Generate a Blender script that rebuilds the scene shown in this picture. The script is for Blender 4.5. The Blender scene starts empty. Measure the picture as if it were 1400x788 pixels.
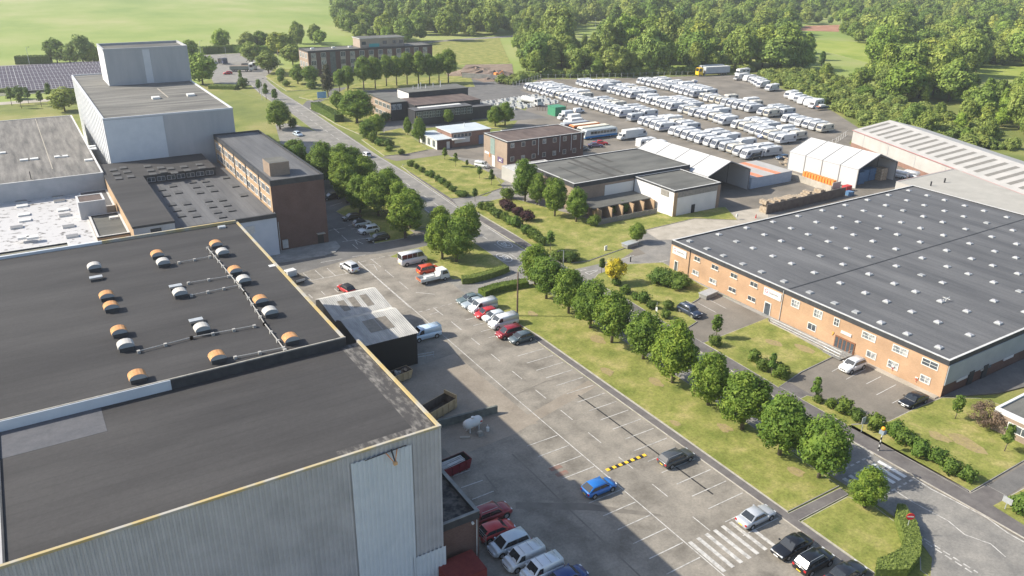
import bpy, bmesh, math, random
import numpy as np
from mathutils import Vector, Matrix
R = math.radians
random.seed(7)
scene = bpy.context.scene
COL = scene.collection

# ------------------------------------------------------------------ camera
FPX = 1076.1; PITCH = R(23.558); ROLL = R(-.9927); YAW = R(32.43); CAMH = 56.0
def _rot(v):
    c, s = math.cos(YAW), math.sin(YAW)
    return np.array((v[0]*c+v[1]*s, -v[0]*s+v[1]*c, v[2]))
_f = np.array((0, math.cos(PITCH), -math.sin(PITCH))); _r = np.array((1., 0, 0)); _d = np.cross(_f, _r)
_c, _s = math.cos(ROLL), math.sin(ROLL)
FW = _rot(_f); RT = _rot(_c*_r+_s*_d); DN = _rot(-_s*_r+_c*_d)
cam_d = bpy.data.cameras.new('camera'); cam = bpy.data.objects.new('camera', cam_d); COL.objects.link(cam)
cam_d.sensor_width = 36; cam_d.lens = FPX/1400*36; cam_d.clip_end = 5000; cam_d.clip_start = 1
mw = Matrix.Identity(4)
for i in range(3):
    mw[i][0] = RT[i]; mw[i][1] = -DN[i]; mw[i][2] = -FW[i]
mw[2][3] = CAMH
cam.matrix_world = mw
scene.camera = cam

# ------------------------------------------------------------------ sky and sun
SUN_EL, SUN_AZ = R(37), R(301.5)
world = bpy.data.worlds.new('World'); scene.world = world; world.use_nodes = True
nt = world.node_tree
bg = nt.nodes['Background']
sky = nt.nodes.new('ShaderNodeTexSky'); sky.sky_type = 'NISHITA'; sky.sun_disc = False
sky.sun_elevation = SUN_EL; sky.sun_rotation = SUN_AZ; sky.air_density = 1.0; sky.dust_density = 1.5
nt.links.new(sky.outputs[0], bg.inputs[0]); bg.inputs[1].default_value = 0.13
sl = bpy.data.lights.new('sun', 'SUN'); sl.energy = 4.9; sl.angle = R(.55); sl.color = (1, .93, .80)
sun = bpy.data.objects.new('sun', sl); COL.objects.link(sun); sun.location = (0, 0, 200)
sd = Vector((-math.sin(SUN_AZ)*math.cos(SUN_EL), -math.cos(SUN_AZ)*math.cos(SUN_EL), -math.sin(SUN_EL)))
sun.rotation_euler = sd.to_track_quat('-Z', 'Y').to_euler()
vs = scene.view_settings
vs.view_transform = 'Standard'; vs.look = 'None'; vs.exposure = 0.64; vs.gamma = 1; vs.use_curve_mapping = False
scene.render.resolution_x = 1024; scene.render.resolution_y = 576
cy = scene.cycles
cy.max_bounces = 6; cy.diffuse_bounces = 3; cy.glossy_bounces = 2; cy.transmission_bounces = 3; cy.transparent_max_bounces = 4; cy.volume_bounces = 0

# ------------------------------------------------------------------ survey: where a sight line meets the plane z
TL = {'h':(400,30,6.667),'s':(500,100,6.667),'b':(640,170,6.667),'f':(900,300,6.667),'F':(1080,390,5.833),'t':(980,180,6.667),'w':(1150,150,5.6),'r':(240,50,6.667),'R':(1240,500,6.57),'c':(560,120,7),
'00':(0,0,3.94),'01':(350,0,3.94),'02':(700,0,3.94),'03':(1050,0,3.94),'10':(0,200,3.94),'11':(350,200,3.94),'12':(700,200,3.94),'13':(1050,200,3.94),'20':(0,400,3.94),'21':(350,400,3.94),'22':(700,400,3.94),'23':(1050,400,3.94),'31':(350,588,3.94),'32':(700,588,3.94),'33':(1050,588,3.94),
'p':(640,330,7),'g':(780,330,6.355),'z':(1080,520,4.375),'q':(1000,640,5.323),'d':(420,170,6.064),'e':(640,270,7.88),'v':(400,340,7),'n':(600,660,6.155),'k':(580,560,9.85),'':(0,0,1),
'c1':(700,90,7.778),'c2':(860,90,7.778),'c3':(1000,90,7.778),'c4':(760,150,7.778),'c5':(900,150,7.778),'y':(540,440,7),'o':(450,280,14.3)}
def PX(k, x, y):
    o = TL[k]; return (o[0]+x/o[2], o[1]+y/o[2])
def G(k, x, y, z=0.0):
    px, py = PX(k, x, y)
    v = FW*FPX+RT*(px-700)+DN*(py-394); t = (z-CAMH)/v[2]
    return (v[0]*t, v[1]*t)
def PROJ(x, y, z):
    v = np.array((x, y, z-CAMH)); a = v@FW
    if a < 1: return (-9999, -9999)
    return (700+FPX*(v@RT)/a, 394+FPX*(v@DN)/a)

# ------------------------------------------------------------------ materials
MATS = {}
def M(name, c1, c2=None, scale=.5, rough=.85, metal=0, bump=0, bscale=8, spec=.3, detail=6, stretch=None, c3=None, lo=.35, hi=.65, coat=0, emit=None, wave=None, fine=0, laps=None):
    if name in MATS: return MATS[name]
    m = bpy.data.materials.new(name); m.use_nodes = True; n = m.node_tree.nodes; l = m.node_tree.links
    b = n['Principled BSDF']
    b.inputs['Roughness'].default_value = rough; b.inputs['Metallic'].default_value = metal
    b.inputs['Specular IOR Level'].default_value = spec; b.inputs['Coat Weight'].default_value = coat
    tc = n.new('ShaderNodeTexCoord'); src = tc.outputs['Object']
    if stretch:
        mp = n.new('ShaderNodeMapping'); mp.inputs['Scale'].default_value = stretch; l.new(src, mp.inputs[0]); sv = mp.outputs[0]
    else: sv = src
    if c2 is None:
        b.inputs['Base Color'].default_value = (*c1, 1)
    else:
        nz = n.new('ShaderNodeTexNoise'); nz.inputs['Scale'].default_value = scale; nz.inputs['Detail'].default_value = detail; nz.inputs['Roughness'].default_value = .62
        l.new(sv, nz.inputs['Vector'])
        rp = n.new('ShaderNodeValToRGB'); l.new(nz.outputs[0], rp.inputs[0])
        e = rp.color_ramp.elements; e[0].position = lo; e[1].position = hi; e[0].color = (*c1, 1); e[1].color = (*c2, 1)
        if c3 is not None:
            x = e.new((lo+hi)/2); x.color = (*c3, 1)
        out = rp.outputs[0]
        if fine:
            n2 = n.new('ShaderNodeTexNoise'); n2.inputs['Scale'].default_value = 3.5; n2.inputs['Detail'].default_value = 8; n2.inputs['Roughness'].default_value = .7
            l.new(src, n2.inputs['Vector'])
            mr = n.new('ShaderNodeMapRange'); mr.inputs[1].default_value = .3; mr.inputs[2].default_value = .7; mr.inputs[3].default_value = 1-fine; mr.inputs[4].default_value = 1+fine
            l.new(n2.outputs[0], mr.inputs[0])
            mx = n.new('ShaderNodeVectorMath'); mx.operation = 'SCALE'; l.new(out, mx.inputs[0]); l.new(mr.outputs[0], mx.inputs['Scale']); out = mx.outputs[0]
        if laps:   # felt sheets laid side by side: thin darker lap lines
            wl = n.new('ShaderNodeTexWave'); wl.bands_direction = laps[0]; wl.inputs['Scale'].default_value = .314/laps[1]; wl.inputs['Distortion'].default_value = .6; wl.inputs['Detail'].default_value = 2; l.new(src, wl.inputs['Vector'])
            m2 = n.new('ShaderNodeMapRange'); m2.inputs[1].default_value = 0; m2.inputs[2].default_value = .12; m2.inputs[3].default_value = laps[2]; m2.inputs[4].default_value = 1; l.new(wl.outputs['Fac'], m2.inputs[0])
            x2 = n.new('ShaderNodeVectorMath'); x2.operation = 'SCALE'; l.new(out, x2.inputs[0]); l.new(m2.outputs[0], x2.inputs['Scale']); out = x2.outputs[0]
        l.new(out, b.inputs['Base Color'])
    if bump:
        bn = n.new('ShaderNodeTexNoise'); bn.inputs['Scale'].default_value = bscale; bn.inputs['Detail'].default_value = 4
        l.new(src, bn.inputs['Vector']); bp = n.new('ShaderNodeBump'); bp.inputs['Strength'].default_value = bump; bp.inputs['Distance'].default_value = .05
        l.new(bn.outputs[0], bp.inputs['Height']); l.new(bp.outputs[0], b.inputs['Normal'])
    if wave:   # fine rib relief of profiled sheet: (direction, scale)
        wv = n.new('ShaderNodeTexWave'); wv.bands_direction = wave[0]; wv.inputs['Scale'].default_value = wave[1]; l.new(src, wv.inputs['Vector'])
        bp = n.new('ShaderNodeBump'); bp.inputs['Strength'].default_value = .5; bp.inputs['Distance'].default_value = .05
        l.new(wv.outputs['Fac'], bp.inputs['Height']); l.new(bp.outputs[0], b.inputs['Normal'])
    MATS[name] = m
    return m
def brickmat(name, c1, c2, mortar, scale=1.0, rough=.9):
    if name in MATS: return MATS[name]
    m = bpy.data.materials.new(name); m.use_nodes = True; n = m.node_tree.nodes; l = m.node_tree.links; b = n['Principled BSDF']
    b.inputs['Roughness'].default_value = rough; b.inputs['Specular IOR Level'].default_value = .2
    tc = n.new('ShaderNodeTexCoord'); sp = n.new('ShaderNodeSeparateXYZ'); l.new(tc.outputs['Object'], sp.inputs[0])
    ad = n.new('ShaderNodeMath'); ad.operation = 'ADD'; l.new(sp.outputs[0], ad.inputs[0]); l.new(sp.outputs[1], ad.inputs[1])
    cb = n.new('ShaderNodeCombineXYZ'); l.new(ad.outputs[0], cb.inputs[0]); l.new(sp.outputs[2], cb.inputs[1])
    bt = n.new('ShaderNodeTexBrick'); bt.inputs['Scale'].default_value = scale; bt.inputs['Color1'].default_value = (*c1, 1); bt.inputs['Color2'].default_value = (*c2, 1); bt.inputs['Mortar'].default_value = (*mortar, 1)
    bt.inputs['Brick Width'].default_value = .24; bt.inputs['Row Height'].default_value = .08; bt.inputs['Mortar Size'].default_value = .008
    l.new(cb.outputs[0], bt.inputs['Vector'])
    nz = n.new('ShaderNodeTexNoise'); nz.inputs['Scale'].default_value = .35; nz.inputs['Detail'].default_value = 6; l.new(tc.outputs['Object'], nz.inputs['Vector'])
    mr = n.new('ShaderNodeMapRange'); mr.inputs[1].default_value = .3; mr.inputs[2].default_value = .7; mr.inputs[3].default_value = .85; mr.inputs[4].default_value = 1.12; l.new(nz.outputs[0], mr.inputs[0])
    mx = n.new('ShaderNodeVectorMath'); mx.operation = 'SCALE'; l.new(bt.outputs[0], mx.inputs[0]); l.new(mr.outputs[0], mx.inputs['Scale'])
    l.new(mx.outputs[0], b.inputs['Base Color'])
    MATS[name] = m; return m
def paintmat():
    m = bpy.data.materials.new('vehicle_paint'); m.use_nodes = True; n = m.node_tree.nodes; l = m.node_tree.links; b = n['Principled BSDF']
    oi = n.new('ShaderNodeObjectInfo'); l.new(oi.outputs['Color'], b.inputs['Base Color'])
    b.inputs['Roughness'].default_value = .35; b.inputs['Metallic'].default_value = .15; b.inputs['Coat Weight'].default_value = .7; b.inputs['Coat Roughness'].default_value = .08
    MATS['paint'] = m; return m
def leafmat(name, dark, mid, light, var=.5, trans=.25, tints=None, scale=.9):
    m = bpy.data.materials.new(name); m.use_nodes = True; n = m.node_tree.nodes; l = m.node_tree.links; b = n['Principled BSDF']
    b.inputs['Roughness'].default_value = .62; b.inputs['Specular IOR Level'].default_value = .22
    tc = n.new('ShaderNodeTexCoord'); nz = n.new('ShaderNodeTexNoise'); nz.inputs['Scale'].default_value = scale; nz.inputs['Detail'].default_value = 5; nz.inputs['Roughness'].default_value = .75
    oi = n.new('ShaderNodeObjectInfo')
    va = n.new('ShaderNodeVectorMath'); va.operation = 'ADD'; l.new(tc.outputs['Object'], va.inputs[0]); l.new(oi.outputs['Location'], va.inputs[1])
    l.new(va.outputs[0], nz.inputs['Vector'])
    rp = n.new('ShaderNodeValToRGB'); e = rp.color_ramp.elements; e[0].position = .32; e[0].color = (*dark, 1); e[1].position = .68; e[1].color = (*light, 1); x = e.new(.5); x.color = (*mid, 1)
    l.new(nz.outputs[0], rp.inputs[0]); out = rp.outputs[0]
    if tints:
        r2 = n.new('ShaderNodeValToRGB'); l.new(oi.outputs['Random'], r2.inputs[0]); e = r2.color_ramp.elements
        e[0].position = 0; e[0].color = (*tints[0], 1); e[1].position = 1; e[1].color = (*tints[-1], 1)
        for i, tcx in enumerate(tints[1:-1]):
            q = e.new((i+1)/(len(tints)-1)); q.color = (*tcx, 1)
        mx = n.new('ShaderNodeVectorMath'); mx.operation = 'MULTIPLY'; l.new(out, mx.inputs[0]); l.new(r2.outputs[0], mx.inputs[1]); out = mx.outputs[0]
    l.new(out, b.inputs['Base Color'])
    tr = n.new('ShaderNodeBsdfTranslucent'); l.new(out, tr.inputs[0])
    ms = n.new('ShaderNodeMixShader'); ms.inputs[0].default_value = trans; l.new(b.outputs[0], ms.inputs[1]); l.new(tr.outputs[0], ms.inputs[2])
    l.new(ms.outputs[0], n['Material Output'].inputs[0])
    MATS[name] = m; return m
PAINT = paintmat()
GLASS = M('car_glass', (.02,.025,.03), rough=.16, spec=.7, coat=.3)
TYRE = M('tyre_rubber', (.02,.02,.02), rough=.9)
RIM = M('alloy_rim', (.45,.46,.48), rough=.35, metal=.7)
TRIM = M('black_trim', (.025,.025,.028), rough=.6)
LAMP = M('headlight_glass', (.65,.68,.7), rough=.15, spec=.8)
RED = M('tail_light_red', (.45,.02,.02), rough=.2, spec=.6)
PLATEW = M('plate_white', (.8,.8,.78)); PLATEY = M('plate_yellow', (.75,.55,.05))
WHITE = M('white_paint', (.62,.62,.60), rough=.5)
WHITEM = M('worn_white_marking', (.30,.29,.27), (.52,.505,.475), scale=1.6, lo=.36, hi=.56, rough=.9)
YELLOW = M('yellow_paint', (.75,.45,.03), (.85,.55,.06), scale=2)
STEEL = M('galvanised_steel', (.42,.44,.45), (.52,.54,.55), scale=2, rough=.5, metal=.4)
WINGLASS = M('window_glass', (.035,.045,.055), (.10,.12,.14), scale=.8, rough=.12, spec=.8)
BLINDGLASS = M('window_with_blind', (.10,.12,.14), (.42,.42,.40), scale=1.8, rough=.25, spec=.7, lo=.42, hi=.55, stretch=(1,1,.4))
ASPH_PARK = M('worn_car_park_asphalt', (.15,.135,.113), (.295,.265,.222), scale=.26, c3=(.228,.207,.175), rough=.92, bump=.15, fine=.2, detail=12, lo=.33, hi=.67)
ASPH_ROAD = M('road_asphalt', (.175,.168,.156), (.265,.25,.225), scale=.35, rough=.9, bump=.2, fine=.2, detail=8)
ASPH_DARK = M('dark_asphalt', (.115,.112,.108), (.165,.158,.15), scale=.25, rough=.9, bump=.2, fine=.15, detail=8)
ASPH_YARD = M('brown_grey_yard_asphalt', (.14,.126,.106), (.225,.20,.168), scale=.12, rough=.93, bump=.2, fine=.15, detail=8)
PATH = M('footpath_asphalt', (.11,.10,.098), (.16,.148,.14), scale=.5, rough=.93, bump=.2, fine=.12)
CONC = M('pale_concrete', (.32,.29,.24), (.43,.39,.33), scale=.35, rough=.9, fine=.1, detail=8)
CONCG = M('grey_concrete', (.20,.20,.19), (.32,.31,.29), scale=.5, rough=.9, fine=.1, detail=8)
KERB = M('kerb_stone', (.30,.28,.25), (.42,.40,.36), scale=1.2, rough=.9)
LAWN = M('mown_lawn', (.125,.155,.027), (.35,.30,.12), scale=.28, c3=(.22,.228,.056), rough=.95, bump=.6, bscale=30, fine=.38, detail=10, lo=.32, hi=.70)
MEADOW = M('pale_green_meadow', (.165,.235,.045), (.30,.31,.12), scale=.014, c3=(.225,.28,.07), rough=.97, fine=.08, detail=9, stretch=(1, .6, 1))
BRIGHT = M('bright_yellow_green_meadow', (.17,.235,.035), (.31,.335,.085), scale=.04, c3=(.24,.29,.05), rough=.97, fine=.15, detail=10)
ROUGHG = M('rough_grass', (.12,.15,.035), (.26,.24,.09), scale=.05, c3=(.18,.20,.05), rough=.97, fine=.3, detail=9)
FELT = M('charcoal_roof_felt', (.036,.0345,.035), (.060,.0575,.057), scale=.12, stretch=(.35, 1.6, 1), rough=.8, fine=.12, detail=10, laps=('Y', 1.1, .92))
FELTB = M('blue_grey_roof_felt', (.080,.081,.085), (.145,.145,.147), scale=.22, stretch=(1.5, .2, 1), rough=.75, fine=.14, detail=10, lo=.32, hi=.68, laps=('X', 1.3, .86))
FELTG = M('green_grey_roof_felt', (.085,.085,.078), (.155,.153,.138), scale=.18, stretch=(.4, 1.3, 1), rough=.85, fine=.12, detail=9)
FELTW = M('weathered_grey_roof', (.075,.073,.07), (.25,.235,.215), scale=.6, stretch=(1.6, .16, 1), rough=.9, fine=.2, detail=10, lo=.3, hi=.72)
FELTBR = M('red_brown_roof_felt', (.075,.055,.050), (.15,.115,.10), scale=.3, stretch=(1.5, .5, 1), rough=.9, fine=.15, detail=8)
FELTN = M('stained_white_roof', (.13,.12,.11), (.48,.47,.465), scale=.8, rough=.6, fine=.05, detail=12, lo=.36, hi=.44)
FASCIA = M('dark_fascia', (.035,.037,.042), (.055,.057,.06), scale=1, rough=.7)
COPE = M('pale_metal_coping', (.45,.45,.44), (.6,.59,.57), scale=1.5, rough=.6)
COPEY = M('yellow_lichen_coping', (.44,.33,.14), (.38,.36,.32), scale=.4, rough=.9, c3=(.40,.34,.21), detail=9, lo=.4, hi=.6)
CLAD = M('grey_profiled_cladding', (.385,.38,.39), (.475,.468,.478), scale=.4, rough=.55, metal=.1)
CLADL = M('pale_blue_grey_cladding', (.54,.575,.61), (.60,.63,.66), scale=.5, rough=.5)
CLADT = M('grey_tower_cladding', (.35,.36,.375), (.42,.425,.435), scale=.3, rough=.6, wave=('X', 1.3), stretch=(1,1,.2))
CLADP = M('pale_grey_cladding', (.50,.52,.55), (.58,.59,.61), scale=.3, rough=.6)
CLADW = M('off_white_cladding', (.37,.36,.34), (.44,.42,.395), scale=.3, rough=.6)
BR_OR = brickmat('orange_brick', (.40,.25,.145), (.46,.29,.175), (.42,.31,.22))
BR_DK = brickmat('dark_brown_shade_brick', (.115,.062,.052), (.145,.085,.070), (.13,.10,.09))  # brown brick, darkened further to carry the shade of south faces
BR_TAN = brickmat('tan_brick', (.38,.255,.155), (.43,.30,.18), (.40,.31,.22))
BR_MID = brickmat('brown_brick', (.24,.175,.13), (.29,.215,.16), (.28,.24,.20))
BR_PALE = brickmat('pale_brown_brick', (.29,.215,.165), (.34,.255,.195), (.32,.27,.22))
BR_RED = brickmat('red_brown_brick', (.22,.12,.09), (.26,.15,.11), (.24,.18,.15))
TIMBER = M('grey_timber', (.20,.19,.17), (.30,.28,.25), scale=2)
WOODY = M('stacked_pale_timber', (.26,.20,.14), (.46,.38,.28), scale=1.5)
BARK = M('grey_brown_bark', (.10,.08,.06), (.17,.14,.11), scale=4, rough=.95)
FABRIC = M('white_tent_fabric', (.50,.50,.495), rough=.6)
TENTFR = M('grey_tent_seam', (.22,.22,.22))
TENTGREY = M('grey_tent_lining', (.42,.42,.41), (.50,.50,.48), scale=.5)
GREENP = M('green_painted_steel', (.05,.22,.12), (.07,.27,.15), scale=1, rough=.5)
BLUEP = M('blue_plastic', (.06,.14,.26), (.10,.20,.34), scale=2, rough=.5)
ORANGEP = M('orange_painted_steel', (.75,.26,.06), rough=.5)
PINK = M('pink_red_trim', (.40,.18,.17), rough=.6)
L_AV = leafmat('linden_leaves', (.06,.12,.018), (.165,.25,.036), (.35,.43,.072), trans=.4, tints=[(.85,.92,.95), (1.0,1,1), (1.12,1.08,.95)])
L_WOOD = leafmat('woodland_leaves', (.065,.115,.022), (.185,.25,.046), (.36,.42,.095), tints=[(.6,.78,.75), (1.15,1.1,.9), (.75,.9,.8), (1.5,1.3,1.1), (.95,1.0,1.25), (1.2,1.3,.9), (.62,.72,.7), (1.3,1.15,1.3), (.85,.95,.9), (1.5,1.35,1.5), (.7,.85,.7)], scale=.35)
L_BUSH = leafmat('shrub_leaves', (.045,.085,.016), (.10,.155,.028), (.19,.25,.05), tints=[(.75,.8,.8), (1.25,1.15,.9), (.9,1,.9), (1.1,1.2,1)], scale=2)
L_HEDGE = leafmat('clipped_hedge_leaves', (.09,.13,.03), (.17,.22,.05), (.27,.32,.09), scale=2.5)
L_PURP = leafmat('purple_beech_leaves', (.035,.016,.02), (.06,.025,.028), (.10,.045,.04), scale=2)
L_YEL = leafmat('golden_leaves', (.26,.26,.02), (.55,.44,.03), (.78,.66,.06), scale=1.2)
L_CON = leafmat('pine_needles', (.035,.045,.022), (.065,.07,.035), (.11,.10,.055), scale=1)
L_BRN = leafmat('bare_brown_twigs', (.10,.07,.05), (.17,.12,.08), (.24,.18,.13), scale=1)

# ------------------------------------------------------------------ mesh builder
class MB:
    def __init__(s): s.v = []; s.f = []; s.mi = []; s.m = []
    def mid(s, m):
        if m not in s.m: s.m.append(m)
        return s.m.index(m)
    def face(s, pts, m):
        b = len(s.v); s.v += [tuple(p) for p in pts]; s.f.append(tuple(range(b, b+len(pts)))); s.mi.append(s.mid(m))
    def box(s, x0, x1, y0, y1, z0, z1, m, top=None, side=None, bottom=True):
        b = len(s.v); s.v += [(x0,y0,z0),(x1,y0,z0),(x1,y1,z0),(x0,y1,z0),(x0,y0,z1),(x1,y0,z1),(x1,y1,z1),(x0,y1,z1)]
        k = s.mid(m); kt = s.mid(top) if top else k
        fs = [((0,1,5,4),k),((1,2,6,5),k),((2,3,7,6),k),((3,0,4,7),k),((4,5,6,7),kt)]
        if bottom: fs.append(((3,2,1,0),k))
        if side:   # side = {'S':mat,'E':..,'N':..,'W':..}
            for i, c in enumerate('SENW'):
                if c in side: fs[i] = (fs[i][0], s.mid(side[c]))
        for q, kk in fs: s.f.append(tuple(b+i for i in q)); s.mi.append(kk)
    def prism(s, pts, z0, z1, m, top=None):
        a = sum(pts[i][0]*pts[(i+1)%len(pts)][1]-pts[(i+1)%len(pts)][0]*pts[i][1] for i in range(len(pts)))
        if a < 0: pts = pts[::-1]
        n = len(pts); b = len(s.v)
        s.v += [(p[0],p[1],z0) for p in pts]+[(p[0],p[1],z1) for p in pts]
        k = s.mid(m); kt = s.mid(top) if top else k
        s.f.append(tuple(b+n+i for i in range(n))); s.mi.append(kt)
        for i in range(n):
            j = (i+1) % n; s.f.append((b+i, b+j, b+n+j, b+n+i)); s.mi.append(k)
    def cyl(s, a, c, r0, r1, n, m, cap=True):
        a = Vector(a); c = Vector(c); d = (c-a).normalized(); u = d.orthogonal().normalized(); w = d.cross(u); b = len(s.v); k = s.mid(m)
        for p, r in ((a, r0), (c, r1)):
            for i in range(n):
                t = 2*math.pi*i/n; s.v.append(tuple(p+(u*math.cos(t)+w*math.sin(t))*r))
        for i in range(n):
            j = (i+1) % n; s.f.append((b+i, b+j, b+n+j, b+n+i)); s.mi.append(k)
        if cap:
            s.f.append(tuple(b+n+i for i in range(n))); s.mi.append(k); s.f.append(tuple(b+n-1-i for i in range(n))); s.mi.append(k)
    def loft(s, rings, m, cap=True):
        b = len(s.v); n = len(rings[0]); k = s.mid(m)
        for r in rings: s.v += [tuple(p) for p in r]
        for q in range(len(rings)-1):
            for i in range(n):
                j = (i+1) % n; s.f.append((b+q*n+i, b+q*n+j, b+(q+1)*n+j, b+(q+1)*n+i)); s.mi.append(k)
        if cap:
            s.f.append(tuple(b+n-1-i for i in range(n))); s.mi.append(k); e = b+(len(rings)-1)*n; s.f.append(tuple(e+i for i in range(n))); s.mi.append(k)
    def mesh(s, name, smooth=False, bevel=0, recalc=False):
        me = bpy.data.meshes.new(name); me.from_pydata(s.v, [], s.f)
        for m in s.m: me.materials.append(m)
        me.polygons.foreach_set('material_index', s.mi)
        if bevel or recalc:
            bm = bmesh.new(); bm.from_mesh(me); bmesh.ops.remove_doubles(bm, verts=bm.verts, dist=.0005)
            if recalc: bmesh.ops.recalc_face_normals(bm, faces=bm.faces)
            if bevel:
                ed = [e for e in bm.edges if len(e.link_faces) == 2 and e.calc_face_angle(0) > .5]
                bmesh.ops.bevel(bm, geom=ed, offset=bevel, segments=2, affect='EDGES', profile=.6)
            bm.to_mesh(me); bm.free()
        if smooth: me.shade_smooth()
        me.update(); return me
    def obj(s, name, parent=None, loc=None, **kw):
        return put(name, s.mesh(name, **kw), parent, loc)
def put(name, me, parent=None, loc=None, rz=0):
    o = bpy.data.objects.new(name, me); COL.objects.link(o)
    if parent is not None: o.parent = parent
    if loc is not None: o.location = loc
    if rz: o.rotation_euler = (0, 0, rz)
    return o
def tag(o, label=None, cat=None, group=None, kind=None):
    if label: o['label'] = label
    if cat: o['category'] = cat
    if group: o['group'] = group
    if kind: o['kind'] = kind
    return o
def thing(name, label, cat, loc=(0,0,0), rz=0, group=None):
    o = bpy.data.objects.new(name, None); COL.objects.link(o); o.location = loc; o.rotation_euler = (0,0,rz); o.empty_display_size = .1
    return tag(o, label, cat, group)
KIDS = {}
def reg(o):
    """remember a prototype's parts so copies need no scene search"""
    KIDS[o.name] = [(c, list(c.children)) for c in bpy.data.objects if c.parent == o]
    return o
def dup(proto, loc, rz=0, label=None, group=None, color=None, scale=None):
    r = proto.copy(); COL.objects.link(r); r.location = loc; r.rotation_euler = (0,0,rz)
    if label: r['label'] = label
    if group: r['group'] = group
    if scale: r.scale = scale
    for c, gs in KIDS[proto.name]:
        d = c.copy(); COL.objects.link(d); d.parent = r
        if color and c.get('tinted'): d.color = color
        for g in gs:
            e = g.copy(); COL.objects.link(e); e.parent = d
            if color and g.get('tinted'): e.color = color
    return r
def struct(o): return tag(o, kind='structure')
def stuff(o): return tag(o, kind='stuff')
def sheet(name, pts, z, m, parent=None, thick=.3, side=None, kind='structure'):
    b = MB(); b.prism(pts, z-thick, z, side or m, top=m); o = b.obj(name, parent)
    if parent is None: tag(o, kind=kind)
    return o

# ------------------------------------------------------------------ ground
b = MB(); b.face([(-1500,-300,-.05),(2500,-300,-.05),(2500,3500,-.05),(-1500,3500,-.05)], MEADOW); struct(b.obj('ground'))
b = MB(); b.prism([(-60,-20),(330,-20),(330,262),(316,290),(222,304),(195,318),(195,360),(105,370),(100,395),(60,350),(-60,340)], -.3, -.02, ROUGHG); struct(b.obj('estate_ground'))
yard = sheet('works_yard', [(-60,-20),(61.2,-20),(61.2,112),(66,118),(66,139.5),(72,141),(66,146),(66,200),(60,215),(-60,215)], 0, ASPH_PARK)
park = yard
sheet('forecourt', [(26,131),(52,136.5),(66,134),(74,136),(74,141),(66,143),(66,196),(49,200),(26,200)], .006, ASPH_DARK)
# main road follows a gentle bend
EK = [(-60,80.2),(20,80.2),(38,80.1),(60,80.0),(80,80.9),(100,81.1),(125,81.3),(150,82.7),(185,85.3),(208,86.0),(241,88.2),(287,91.4),(322,93),(345,95.5),(357,97)]
def ekx(y): return float(np.interp(y, [p[0] for p in EK], [p[1] for p in EK]))
def cx(y): return ekx(y)-3.9-.5*(y > 180)
def wkx(y): return ekx(y)-8.0-.6*(y > 180)
ys = [-60,0,20,38,50,60,70,80,90,100,110,125,137,150,167,185,208,225,241,265,287,305,322,345,357]
pts = [(wkx(y), y) for y in ys]+[(ekx(y), y) for y in ys[::-1]]
sheet('main_road', pts, .012, ASPH_ROAD)
pts = [(112.5,450.5),(140,452),(300,470),(300,462),(140,443),(117,440),(112,395),(97,357),(88.5,345),(74,353),(80,395),(86,420),(60,435),(30,436),(-100,440),(-100,450),(88,451)]
sheet('far_junction_road', pts, .03, ASPH_ROAD)
sheet('east_yard', [(84,105),(100,112),(100,128),(104,160),(104,200),(88,200),(86,206),(104,208),(125,205),(175,262),(180,283),(207,305),(222,296),(279,279),(316,268),(300,262),(284,228),(263,189),(246,166),(222,152),(226,120),(200,60),(100,100),(100,20),(80,20),(80,41),(83,95),(81.5,96),(81.3,110)], .0, ASPH_YARD, thick=.2)
sheet('caravan_yard', [(168,140),(182,283),(207,305),(222,296),(279,279),(316,268),(300,262),(284,228),(263,189),(246,166),(222,152),(216,112),(177,112),(150,118),(137,121),(139,161),(150,200),(160,225)], .008, ASPH_YARD)
sheet('north_yard', [(88,285),(96,300),(104,300),(113,322),(175,324),(196,312),(196,262),(160,262),(160,230),(104,236),(100,236),(96,250)], .004, ASPH_DARK)
sheet('entry_road', [(60.5,100),(74.5,100),(74.5,117),(60.5,117)], .010, ASPH_ROAD, thick=.2)
sheet('office_drive', [(81.6,147),(82.5,160),(84,166),(93,158.5),(104,168),(104.6,175),(103.6,198),(109,190),(109,160),(104,140),(99,138),(97,148),(86,147)], .014, ASPH_ROAD, thick=.2)
sheet('shade_toned_side_path', [(99.9,47.1),(176,47.1),(176,39.8),(125,40.5),(108,43.5)], .17, ASPH_DARK, thick=.3)  # asphalt path; its dark sheet also paints in the factory's shade
sheet('roadside_lot', [(72.5,262),(78,262),(81.5,240),(79.5,212),(70,214),(66,235)], .18, ASPH_ROAD, thick=.3)
sheet('side_road', [(81,92),(82.5,104),(82.5,110),(101,109.5),(104,122),(126,121),(141,118),(150,112),(100,102),(99,99.5),(88,99)], .016, ASPH_ROAD)
sheet('concrete_drive', [G('12',710,455),G('12',980,392),G('12',1250,345),G('12',1379,330),G('12',1379,390),G('12',870,505),G('12',790,505)], .024, CONC, thick=.1)
sheet('drive_to_unit', [G('33',1100,350),G('33',1379,185),G('33',1460,140),G('33',1560,240),G('33',1379,300),G('33',1205,405)], .02, ASPH_DARK)
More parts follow.
